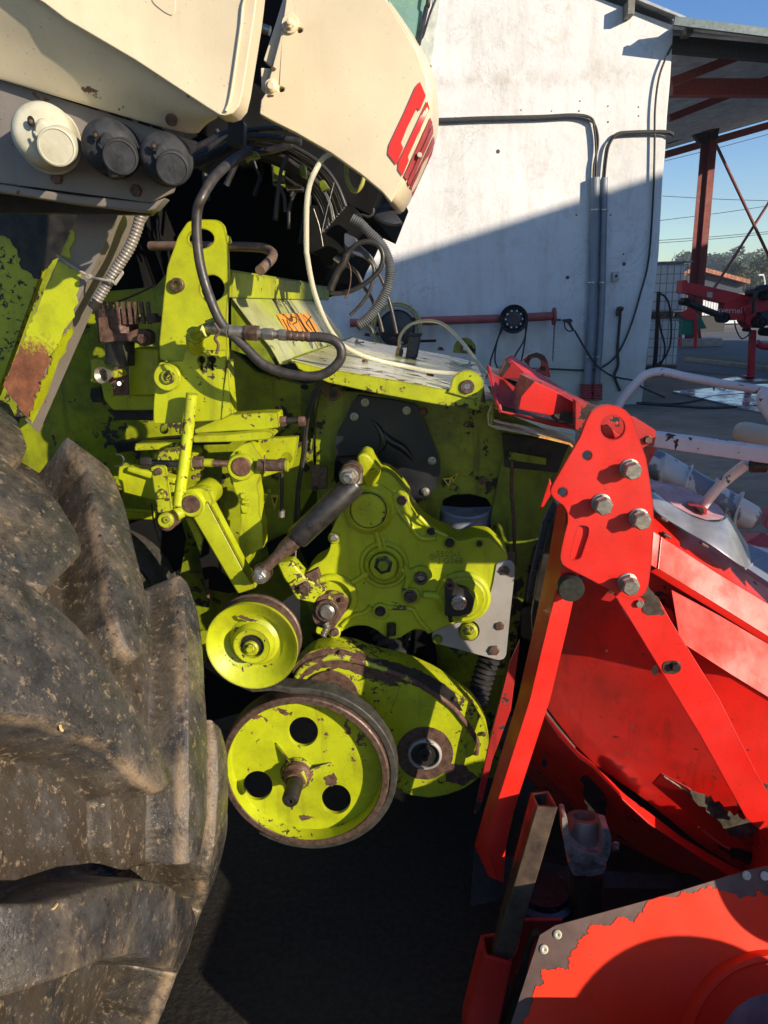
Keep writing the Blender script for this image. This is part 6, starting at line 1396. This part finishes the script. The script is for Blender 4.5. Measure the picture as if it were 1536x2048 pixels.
# upright post: three visible faces of a folded section
post_l = [(1116,1010,1.60),(1098,1120,1.58),(1070,1250,1.57),(1036,1400,1.56),(969,1623,1.55),(950,1690,1.55),(978,1752,1.55)]
post_c = [(1134,1000,1.485),(1126,1130,1.485),(1096,1250,1.485),(1060,1400,1.485),(989,1623,1.485),(972,1690,1.485),(995,1760,1.485)]
post_r = [(1165,1010,1.50),(1160,1130,1.50),(1134,1250,1.50),(1098,1400,1.50),(1025,1623,1.50),(1010,1690,1.50),(1005,1765,1.50)]
pb_ = [(1165,1010,1.60),(1160,1130,1.60),(1134,1250,1.60),(1098,1400,1.60),(1025,1623,1.60),(1010,1690,1.60),(1005,1765,1.60)]
m3 = lambda l: [M((a,b),c) for a,b,c in l]
link('upright_post', grid3([m3(post_l), m3(post_c), m3(post_r), m3(pb_)]), L['red'], T, solid=.004, bev=.0015)
TB(b4(428,1085), 0.1, 1.5, 'dark', washer=0)
c = M(b4(440,1080), 1.483); u = pxm(c); pn = lathe('pivot_bolt', [(0,0),(26*u,0),(26*u,.022),(24*u,.026),(0,.026)], c, -NL, simple('dark_olive_bolt', (.045,.045,.035), .4, .5, .3, 60, .3), T, 40)
plate('left_flap', zz(b4, (330,485),(350,560),(275,680),(280,640)), 1.62, .004, L['red'], T)
plate('rear_steel_strip', zz(b4, (350,590),(380,640),(260,980),(240,1120),(200,1180),(225,1000),(290,720)), 1.72, .004, simple('blue_grey_steel', (.12,.13,.14), .3, .7), T)
plate('inner_upright', zz(b4, (380,640),(430,700),(430,780),(380,960),(310,1220),(240,1400),(230,1250),(260,1050),(330,760)), 1.68, .02, L['dark'], T)
plate('rear_red_web', [(1040,1280),(1022,1420),(985,1520),(960,1620),(948,1630),(975,1500),(1018,1330)], 1.74, .01, L['red_dull'], T)
# body surfaces. points are (px,py,depth)
poly3('top_ridge', [(1290,1010,1.75),(1400,1085,1.78),(1560,1193,1.82),(1560,1222,1.74),(1430,1143,1.70),(1300,1062,1.66)], .004, L['red_worn'], T)
poly3('upper_facet', [(1322,1073,1.66),(1430,1143,1.70),(1600,1247,1.74),(1600,1318,1.705),(1430,1207,1.665),(1316,1137,1.63)], .004, L['red_dusty'], T)
poly3('facet_end', [(1296,1055,1.655),(1320,1071,1.66),(1313,1137,1.628),(1286,1122,1.62)], .004, L['red_dusty'], T)
poly3('facet_lip', [(1316,1135,1.63),(1430,1205,1.665),(1600,1316,1.705),(1600,1332,1.715),(1430,1222,1.675),(1300,1143,1.635)], .004, L['red'], T)
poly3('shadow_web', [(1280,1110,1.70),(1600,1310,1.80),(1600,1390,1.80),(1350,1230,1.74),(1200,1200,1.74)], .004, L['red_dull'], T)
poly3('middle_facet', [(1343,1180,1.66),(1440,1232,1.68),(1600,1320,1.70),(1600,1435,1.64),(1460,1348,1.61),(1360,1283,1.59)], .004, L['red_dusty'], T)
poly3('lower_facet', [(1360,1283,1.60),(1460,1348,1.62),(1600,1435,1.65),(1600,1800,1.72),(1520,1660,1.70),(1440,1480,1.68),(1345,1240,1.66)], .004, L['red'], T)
poly3('trough_panel', [(1130,1150,1.84),(1245,1170,1.76),(1345,1220,1.67),(1440,1470,1.685),(1530,1690,1.70),(1480,1740,1.72),(1400,1690,1.74),(1290,1600,1.77),(1190,1530,1.80),(1150,1490,1.82),(1065,1380,1.86)], .004, L['red_worn'], T)
poly3('back_filler', [(1150,1150,2.2),(1300,1150,2.2),(1600,1250,2.2),(1600,1800,2.2),(1200,1800,2.2),(1120,1600,2.2)], .01, L['red_dull'], T)
# curved lip and the bands below it
lipA = zz(b5, (440,420),(520,530),(620,640),(690,695),(850,850),(1000,960),(1110,1045),(1250,1130),(1400,1210),(1536,1290))
lipB = zz(b5, (450,455),(525,565),(620,665),(690,715),(840,875),(960,985),(1080,1065),(1230,1165),(1330,1225),(1480,1330))
lipC = zz(b5, (430,560),(480,640),(560,700),(680,800),(780,900),(900,1010),(1010,1090),(1130,1175),(1240,1250),(1400,1350))
lipD = zz(b5, (380,640),(420,700),(500,780),(600,880),(700,960),(850,1060),(960,1150),(1080,1230),(1180,1290),(1300,1380))
lipE = zz(b5, (360,720),(420,820),(500,930),(600,1010),(700,1080),(820,1180),(900,1240),(1000,1310),(1100,1370),(1200,1440))
dz_ = lambda l, d: [M(p, d-.012*i) for i, p in enumerate(l)]
link('trough_lip', grid3([dz_(lipA,1.80), dz_(lipB,1.765)]), L['red'], T, solid=.004, bev=.001)
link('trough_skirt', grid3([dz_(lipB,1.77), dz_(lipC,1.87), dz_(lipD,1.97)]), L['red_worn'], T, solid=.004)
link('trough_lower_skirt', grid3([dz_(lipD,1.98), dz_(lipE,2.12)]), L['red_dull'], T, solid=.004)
tube('crack_line', zz(b5, (448,425),(520,520),(600,615)), 3.5, L['dark'], T, d=1.80)
plate('worn_patch', rough(zz(b5, (640,760),(700,720),(720,800),(760,900),(745,970),(690,940),(650,880)), 2.5, 6, 61), 1.79, .002, L['dark'], T, bev=0)
plate('worn_spot', rough(arc_pts(b5(455,690), 6, n=9, ry=9), 1, 4, 62), 1.84, .001, L['dark'], T, bev=0)
# gouge with bare steel and crop mud
poly3('inner_rib', [b5(1020,740)+(1.66,), b5(1150,810)+(1.65,), b5(1330,960)+(1.64,), b5(1440,1105)+(1.64,), b5(1350,1100)+(1.66,), b5(1200,980)+(1.68,), b5(975,790)+(1.70,)], .004, L['red'], T)
plate('bare_steel_gouge', rough(zz(b5, (1150,810),(1260,850),(1340,920),(1400,960),(1450,960),(1490,1020),(1400,1060),(1350,1040),(1290,960),(1200,900)), 2.8, 6, 63), 1.635, .002, simple('scored_dark_steel', (.022,.019,.015), .45, .5, .5, 30, .6, (.20,.18,.13)), T, bev=0)
tube('gouge_edge', zz(b5, (1030,755),(1100,800),(1180,860)), 2.5, L['rimrust'], T, d=1.65)
tube('rim_weld', zz(b5, (1200,1000),(1290,1070),(1350,1105)), 2.5, L['red_dusty'], T, d=1.67)
plate('oily_fold', rough(zz(b5, (1280,1080),(1380,1090),(1480,1140),(1540,1150),(1540,1200),(1440,1180),(1350,1140)), 2, 6, 65), 1.70, .002, L['dark'], T, bev=0)
plate('torn_edge', rough(zz(b5, (1475,740),(1510,780),(1600,900),(1600,1010),(1500,1000),(1480,860),(1468,830)), 2.2, 6, 66), 1.565, .002, L['barered'], T, bev=0)
# diagonal flat strut
ds = plate('diagonal_strut', [(1228,1190),(1270,1175),(1317,1196),(1341,1240),(1440,1400),(1513,1546),(1545,1600),(1560,1640),(1520,1660),(1492,1637),(1400,1470),(1260,1240)], 1.50, .010, L['red'], T, bev=.0015)
plate('bare_patch', rough(zz(b4, (825,1130),(870,1080),(935,1160),(965,1235),(910,1248),(850,1230),(835,1190),(860,1170)), 1.4, 5, 67), 1.4985, .0015, simple('scoured_brown_steel', (.06,.045,.035), .45, .4, .4, 40, .3, (.13,.10,.08)), ds, bev=0)
plate('edge_wear', rough(zz(b4, (700,1150),(725,1190),(760,1260),(770,1270),(745,1230),(715,1180)), .8, 4, 68), 1.4985, .0015, L['dark'], ds, bev=0)
TB(b4(825,1178), 8.5, 1.50, 'steel', ds, washer=0, h=.8); 
plate('bolt_wear', rough(arc_pts(b5(1070,230), 19, n=14, ry=14), 1.2, 5, 69), 1.4985, .0015, L['barered'], ds, bev=0); TB(b5(1088,222), 9.5, 1.498, 'dark', ds, washer=1.1, h=.9)
plate('strut_bolt_wear', rough(arc_pts(b5(990,245), 6, n=9, ry=11), 1, 4, 70), 1.62, .0015, L['dark'], T, bev=0)
for p in zz(b5, (757,150),(880,518),(935,165),(1440,628),(855,640)): plate('stone_chip', rough(arc_pts(p, 2.6, n=7), .8, 3, int(p[0])), 1.585 if p[0] > 1400 else 1.70, .001, L['barered'], T, bev=0)
# upper hooks and brackets above the gutter
poly3('base_plate', [z6(1005,560)+(1.86,), z6(1060,745)+(1.74,), z6(1180,775)+(1.72,), z6(1540,885)+(1.68,), z6(1600,900)+(1.68,), z6(1600,730)+(2.1,), z6(1200,560)+(2.2,), z6(1015,520)+(2.2,)], .006, L['red_dull'], T)
tube('base_edge', [z6(1010,520)+(1.9,), z6(1030,610)+(1.84,), z6(1062,745)+(1.735,), z6(1085,790)+(1.715,)], 4, L['red_worn'], T, n=8)
plate('base_front_edge', zz(z6, (1062,740),(1085,745),(1095,785),(1420,850),(1540,880),(1545,900),(1400,880),(1080,795)), 1.715, .004, L['red_worn'], T)
poly3('hook_rib_far', [z6(1062,590)+(2.0,), z6(1110,470)+(2.0,), z6(1150,450)+(2.02,), z6(1480,665)+(1.98,), z6(1440,690)+(1.9,), z6(1130,560)+(1.9,), z6(1090,600)+(1.9,)], .02, L['red_worn'], T, bev=.004)
poly3('hook_rib_side', [z6(1065,590)+(1.90,), z6(1140,475)+(1.90,), z6(1480,670)+(1.88,), z6(1540,720)+(1.85,), z6(1540,740)+(1.82,), z6(1270,600)+(1.86,)], .01, L['red_worn'], T)
poly3('hook_rib_top', [z6(1190,562)+(1.84,), z6(1245,558)+(1.84,), z6(1560,710)+(1.74,), (1310,868,1.60), (1290,880,1.56), z6(1285,608)+(1.74,)], .004, L['red_dull'], T)
plate('hook_rib_near', zz(z6, (1190,775),(1205,700),(1285,606),(1540,725))+[(1200,815),(1180,860)]+zz(z6,(1540,830),(1440,825)), 1.70, .008, L['red'], T, bev=.002)
poly3('hook_rib_end', [z6(1133,725)+(1.80,), z6(1205,566)+(1.80,), z6(1272,600)+(1.70,), z6(1190,772)+(1.70,)], .004, simple('rubbed_red_edge', (.40,.12,.09), .4, .1, .35, 40, .2), T)
plate('far_hook_plate', zz(z6, (1215,480),(1250,448),(1300,433),(1345,450),(1368,490),(1385,590),(1300,560)), 2.15, .014, L['red_dull'], T, rr=4, bev=.002, holes=[arc_pts(z6(1292,502), 12, n=24)])
plate('hook_worn_lip', rough(zz(z6, (1225,490),(1250,450),(1300,434),(1350,458),(1368,500),(1340,490),(1310,462),(1270,462),(1245,500)), .8, 4, 71), 2.149, .002, L['dark'], T, bev=0)
plate('rib_wear', rough(zz(z6, (1085,590),(1120,490),(1155,500),(1140,560),(1110,600)), 1, 4, 72), 1.895, .002, L['dark'], T, bev=0)
mudp = rough(zz(b4, (340,150),(400,120),(430,125),(500,140),(540,165),(530,190),(440,185),(380,175)), 2.0, 4, 73)
mo = plate('caked_mud', mudp, 1.69, .02, L['mud'], T, bev=.004)
plate('rib_tail', [(1150,800),(1200,815),(1240,850),(1190,880),(1150,860)], 1.60, .03, L['red_dull'], T)
# white tubes and guides
tube('guide_tube', zz(z7, (480,1175),(520,1110),(570,1050),(640,975),(700,940),(780,928),(860,940),(950,962),(1100,990),(1250,1020),(1400,1042),(1560,1075),(1800,1130)), 8.5, L['white'], T, d=2.1, n=20)
sqa, sqb = M((1300,876), 1.75), M((1640,924), 1.62)
bar3('square_guide', sqa, sqb, .032, .034, L['white'], T, bev=.004)
sA = [M(z10(380,30),1.74), M(z10(1560,190),1.66)]
tube('support_stay', [z10(1330,340)+(1.72,), z10(1150,480)+(1.76,), z10(1000,620)+(1.8,), z10(850,800)+(1.84,)], 10.5, L['white'], T, n=18)
tube('end_plug', [z10(1360,370)+(1.70,), z10(1510,370)+(1.70,)], 14, L['rubber'], T, n=16, smooth=False)
a, b = M(z7(1315,1345),1.9), M(z7(1750,1440),1.75); u = pxm(a); Lg = (b-a).length
lathe('round_guide_end', [(0,0),(10*u,.002),(18*u,.008),(21*u,.02),(22*u,.035),(22*u,Lg),(0,Lg)], a, b-a, mt['cream'], T, 36)
tube('curved_guide', zz(z7, (1800,1010),(1620,1060),(1530,1080),(1500,1110),(1510,1160),(1560,1240),(1640,1330),(1800,1420)), 12, mt['white'], T, d=1.85, n=20)
# crop auger: white tube with a coiled flight
AA = M(z10(330,330),2.15); AB = M(z10(1440,960),1.98); u = pxm(AA); ax = (AB-AA).normalized(); Lg = (AB-AA).length
aug = lathe('auger_tube', [(0,0),(27*u,0),(29*u,.01),(26*u,Lg*.6),(25*u,Lg*.93),(19*u,Lg*.98),(8*u,Lg*1.0),(0,Lg)], AA, ax, L['silver'], T, 40)
s = Mt('peeling_white_tube', .35); n_ = s.noise(7, 6, .6, off=2, stretch=(1.5,1,1)); s.col(s.mix(s.ramp(n_, .47, .49), (.66,.64,.58), (.22,.23,.25))); s.b.inputs['Metallic'].default_value = .1
aug.data.materials.clear(); aug.data.materials.append(s.m)
e1_ = ax.orthogonal().normalized(); e2_ = ax.cross(e1_); v = []; f = []
K = 150
for i in range(K+1):
    t = i/K; a = t*2*math.pi*3.4+1.2; q = ax*(Lg*(.10+.78*t)); d_ = e1_*math.cos(a)+e2_*math.sin(a)
    v += [AA+q+d_*22*u, AA+q+d_*(33+3*t)*u]
for i in range(K): f.append((2*i, 2*i+1, 2*i+3, 2*i+2))
link('auger_flight', mesh(v, f), L['white'], T, solid=.004)
# grey plastic cone with its flat dusty top
cA = [z10(320,600)+(1.80,), z10(420,690)+(1.80,), z10(560,790)+(1.79,), z10(720,880)+(1.77,), z10(900,950)+(1.75,), z10(1040,945)+(1.76,), z10(1100,900)+(1.80,), z10(1110,860)+(1.84,)]
cB = [z10(330,830)+(1.72,), z10(480,930)+(1.71,), z10(620,1010)+(1.70,), z10(760,1100)+(1.69,), z10(920,1180)+(1.67,), z10(1130,1330)+(1.66,), z10(1300,1460)+(1.68,), z10(1370,1420)+(1.75,)]
cMd = []
for (x,y,d), (x2,y2,d2) in zip(cA, cB): cMd.append(((x+x2)/2+1.5, (y+y2)/2, (d+d2)/2-.012))
link('plastic_cone', grid3([m3(cA), m3(cMd), m3(cB)]), L['silver'], T, solid=.004, subs=2)
poly3('cone_side', [z10(1110,870)+(1.84,), z10(1180,960)+(1.85,), z10(1330,1200)+(1.82,), z10(1372,1400)+(1.76,), z10(1310,1455)+(1.70,), z10(1100,1200)+(1.72,), z10(1040,945)+(1.765,)], .004, L['silver'], T, bev=.004)
tpz = [z10(320,520)+(1.95,), z10(420,535)+(1.97,), z10(640,590)+(1.97,), z10(850,680)+(1.95,), z10(1020,780)+(1.9,), z10(1085,860)+(1.85,), z10(1080,900)+(1.80,), z10(1030,930)+(1.77,), z10(900,935)+(1.752,), z10(720,870)+(1.77,), z10(560,785)+(1.79,), z10(420,680)+(1.80,), z10(320,590)+(1.80,)]
poly3('cone_top', tpz, .004, simple('dusty_pink_cap', (.50,.20,.22), .5, 0, .2, 16, .2, (.58,.36,.38)), T, bev=.001)
poly3('cap_slot', [z10(700,770)+(1.80,), z10(760,745)+(1.82,), z10(910,820)+(1.80,), z10(905,880)+(1.775,), z10(860,885)+(1.77,)], .02, L['red_dull'], T)
poly3('slot_dark', [z10(770,790)+(1.785,), z10(870,820)+(1.785,), z10(880,870)+(1.77,), z10(850,870)+(1.77,)], .01, L['dark'], T)
poly3('dividing_wing', [z10(1290,1190)+(1.85,), z10(1600,1240)+(1.85,), z10(1600,1620)+(1.70,), z10(1330,1440)+(1.74,), z10(1370,1380)+(1.76,)], .004, simple('blue_grey_plastic', (.20,.23,.28), .4, 0, .2, 8, .2), T)
poly3('far_red_wing', [z10(1320,1170)+(1.95,), z10(1480,1060)+(2.0,), z10(1600,1130)+(2.0,), z10(1600,1260)+(1.95,)], .004, L['red_dull'], T)
poly3('far_red_wing', [z10(1430,840)+(2.2,), z10(1600,780)+(2.2,), z10(1600,1100)+(2.1,), z10(1500,1000)+(2.1,)], .004, L['red'], T)
for p in zz(z10, (450,920),(480,1090),(870,1190)): 
    c = M(p, 1.675); link('ridge_clip', boxm(c, (NX-NZ*.6).normalized(), NL, (NZ+NX*.6).normalized(), .020, .02, .007), L['rimrust'], T, bev=.002)
# square steel tube standing in a red socket
def quadtube(name, top, bot, mat, parent, th=.008):
    """top, bot: four photo points each with depth; open ended square tube"""
    t_ = m3(top); b_ = m3(bot); ct = sum(t_, Vector())/4; cb2 = sum(b_, Vector())/4
    ti = [ct+(q-ct)*.76 for q in t_]; bi = [cb2+(q-cb2)*.76 for q in b_]; v = t_+b_+ti+bi; f = []
    for i in range(4):
        j = (i+1) % 4; f += [(i,j,4+j,4+i), (8+i,12+i,12+j,8+j), (i,8+i,8+j,j), (4+i,4+j,12+j,12+i)]
    return link(name, mesh(v, f), mat, parent, bev=.0035, seg=3)
quadtube('square_tube', [b6(680,112)+(1.50,), b6(790,100)+(1.50,), b6(848,205)+(1.42,), b6(718,200)+(1.42,)], [b6(430,1090)+(1.40,), b6(540,1060)+(1.40,), b6(568,1150)+(1.33,), b6(440,1145)+(1.33,)], L['tubesteel'], T)
quadtube('tube_socket', [b6(372,985)+(1.42,), b6(560,960)+(1.46,), b6(568,1168)+(1.31,), b6(395,1115)+(1.31,)], [b6(190,1700)+(1.36,), b6(400,1700)+(1.40,), b6(430,1800)+(1.26,), b6(215,1800)+(1.26,)], L['red_worn'], T)
# forged yoke
yA = plate('yoke_fork', zz(b6, (872,265),(905,270),(918,400),(940,455),(1000,485),(1090,500),(1120,470),(1118,330),(1160,340),(1178,400),(1172,480),(1150,540),(1090,560),(1000,555),(930,540),(895,470),(880,400)), 1.52, .05, L['yoke'], T, rr=4, bev=.006, seg=3)
plate('yoke_gap', zz(b6, (905,275),(1130,325),(1130,500),(930,480)), 1.62, .01, L['void'], yA, bev=0)
a, b = M(b6(1012,262),1.60), M(b6(1012,405),1.585); u = pxm(a)
lathe('yoke_barrel', [(20*u,.03),(22*u,-.001),(34*u,0),(35*u,.004),(35*u,(b-a).length),(0,(b-a).length)], a, (b-a), simple('worn_yoke_barrel', (.20,.165,.14), .42, .4, .35, 14, .15), yA, 40)
plate('yoke_base', zz(b6, (905,540),(1150,560),(1130,610),(1060,630),(940,625)), 1.53, .06, L['yoke'], yA, rr=4, bev=.006)
tube('yoke_tube', [b6(1020,600)+(1.58,), b6(1010,900)+(1.56,), b6(1000,1300)+(1.54,)], 33, L['dark'], T, n=30, smooth=False)
TB(b6(1190,450), 7, 1.50, 'rust_bolt', ax=NX, washer=1.2, h=1.2); tube('yoke_clip', zz(b6, (1190,420),(1215,425),(1215,455),(1195,460)), 2, L['steel'], T, d=1.50)
lathe('shaft_collar', [(0,0),(60*u,0),(60*u,.02),(50*u,.03),(50*u,.05),(0,.05)], M(b6(760,800),1.58), NZ, simple('blue_steel_collar', (.05,.055,.08), .35, .7), T, 40)
poly3('gear_case', [b6(560,700)+(1.62,), b6(900,700)+(1.62,), b6(920,1000)+(1.55,), b6(880,1100)+(1.5,), b6(600,1250)+(1.45,), b6(500,1200)+(1.5,), b6(500,900)+(1.6,)], .05, L['red_dull'], T, bev=.01)
poly3('floor_tray', [(950,1700,1.75),(1180,1740,1.80),(1540,1760,1.80),(1560,2100,1.45),(1000,2200,1.45),(930,1950,1.60)], .01, L['dark'], T)
plate('shield_edge_black', zz(b6, (735,985),(700,1010),(660,1200),(560,1560),(520,1600),(500,1560),(560,1420),(640,1140),(690,1000)), 1.31, .02, L['dark'], T)
plate('shield_web', zz(b6, (640,900),(880,900),(740,990),(640,1120),(560,1290),(480,1420),(520,1250),(600,1100)), 1.40, .01, L['red_dull'], T)
# near shield: bare steel sheet with the torn remains of its red coat, tilted back
so_, sn_ = M((1300,1900), 1.22), (NL*-.86+NZ*.50+NX*.10).normalized()
shp = [(1080,1870),(1111,1851),(1340,1788),(1490,1742),(1536,1732),(1760,1680),(1900,2300),(980,2300),(1022,2048)]
sh = plate('shield_sheet', shp, 0, .004, L['barered'], T, pl=(so_, sn_), bev=0)
s1_ = paint('signal_red_coat', (.80,.030,.004), .0, dirt=.10, dirtc=(.40,.02,.006), speck=.7, rough=.55, seed=77); s1_.node_tree.nodes['Principled BSDF'].inputs['Specular IOR Level'].default_value = .2
cb_ = rough(zz(b6, (1536,750),(1430,745),(1405,770),(1385,800),(1370,840),(1340,870),(1310,915),(1290,905),(1250,880),(1215,878),(1180,920),(1140,930),(1060,925),(1040,930),(1035,985),(1000,1000),(975,1020),(970,1065),(930,1085),(915,1140),(915,1205),(880,1190),(800,1200),(745,1200),(750,1260),(768,1300),(710,1310),(690,1360),(700,1400),(680,1430),(670,1480),(640,1500),(630,1560)), 1.4, 5, 81)
cz = zz(z11, (600,700),(640,630),(720,655),(800,640),(860,600),(900,610),(930,580),(960,610),(1060,630),(1180,660),(1250,712),(1300,690),(1420,690),(1400,610),(1450,625),(1500,680),(1536,700))
coatp = [p for p in cb_]
coatp = list(reversed([p for p in cb_ if True]))
main = [(1030,2060)]+[p for p in rough(zz(b6,(630,1560),(640,1500),(670,1480),(680,1430),(700,1400),(690,1360),(710,1310),(768,1300),(750,1260),(745,1200),(800,1200),(880,1190),(915,1205),(915,1140),(930,1085),(970,1065),(975,1020),(1000,1000),(1035,985),(1040,930),(1060,925),(1140,930),(1180,920),(1215,878),(1250,880),(1290,905),(1310,915),(1340,870),(1370,840),(1385,800),(1405,770)),1.5,3.2,82,False)]+[z11(420,690),z11(540,695)]+rough(cz,1.4,3.2,83,False)+[(1600,1790),(1800,1760),(1880,2280),(1000,2280)]
plate('red_coat', main, 0, .0008, s1_, sh, pl=(so_+sn_*.0012, sn_), bev=0)
for p in zz(b6, (845,985),(762,1076))+zz(z11, (1312,472),(1500,475)):
    c3 = PP(p, so_+sn_*.001, sn_); u = pxm(c3); r_ = 8.5*u
    lathe('rivet', [(0,.0012),(r_*.25,.0012),(r_*.3,.003),(r_*.6,.0045),(r_,.002),(r_*1.02,0)], c3, sn_, L['whiteplast'], sh, 20)
c3 = PP((1562,2132), so_, sn_); u = pxm(c3)
lathe('shield_rim', [(210*u,0),(207*u,.010),(203*u,.018),(194*u,.020),(187*u,.012),(186*u,-.02)], c3, sn_, s1_, sh, 72)
lathe('hub_cover', [(0,.004),(110*u,.003),(186*u,-.004)], c3, sn_, simple('dusty_grey_hub', (.18,.16,.15), .6, .2, .2, 16, .2, (.30,.27,.25)), sh, 60)
# lower body of the header outside the picture to the right, which shades the ground under the machine
def tb(name, x0, x1, d0, d1, z0, z1, m_): return link(name, boxm(NX*((x0+x1)/2)+NL*((d0+d1)/2)+NZ*((z0+z1)/2), NX, NL, NZ, x1-x0, d1-d0, z1-z0), L[m_], T, bev=.02)
tb('lower_body', .80, 2.6, 1.10, 4.0, .02, .36, 'red_worn')
tb('shade_box', .30, 2.0, .72, 1.05, .05, .35, 'red_worn')  # box added out of view to keep the sun off the ground
for p_, r_, L_ in (((1400,2190), 287, .85), ((1572,1742), 137, .60)):
    q_ = PP(p_, so_, sn_); rr_ = r_*pxm(q_); c_ = q_+SUN*L_
    lathe('shadow_disc', [(0,0),(rr_,0),(rr_,.012),(0,.012)], c_, sn_, L['red'], T, 64)  # discs added out of view, shaped to cast round shadows on the shield

# red plate added out of view, shaped to shade the gearbox and tubes
q1 = M((845,1128), 1.86); t_ = (1.3-1.86)/SUN.dot(NL); c1_ = q1+SUN*t_; hx, hz = c1_.dot(NX), c1_.z
pts_ = [(hx,hz),(hx+.20,hz),(hx+.24,hz+.15),(hx+1.5,hz+.15),(hx+1.5,hz+.75),(1.0,hz+.75),(.98,1.43),(hx,1.43)]
link('shade_plate', prism([NX*a_+NL*1.3+NZ*b_ for a_, b_ in pts_], NL*.02, (), [[Vector((a_,b_,0)) for a_, b_ in pts_]]), L['red'], T, bev=.004)

tb('shade_plate_post', hx+.62, hx+.70, 1.33, 1.40, .34, hz+.5, 'red')  # added posts that hold up the unseen shading plate
tb('shade_plate_post', hx+1.30, hx+1.38, 1.33, 1.40, .34, hz+.5, 'red')

# ================================================================== AIR
hz = bpy.data.materials.new('thin_morning_air'); hz.use_nodes = True; hn = hz.node_tree; hn.nodes.clear()
pv_ = hn.nodes.new('ShaderNodeVolumePrincipled'); pv_.inputs['Color'].default_value = (.80,.88,1,1); pv_.inputs['Density'].default_value = .0009; pv_.inputs['Anisotropy'].default_value = .2
ho_ = hn.nodes.new('ShaderNodeOutputMaterial'); hn.links.new(pv_.outputs[0], ho_.inputs['Volume'])
o = wbox('haze', -60, 300, -40, 330, -1.5, 45, hz, None); o['kind'] = 'stuff'
for m_ in list(o.modifiers): o.modifiers.remove(m_)
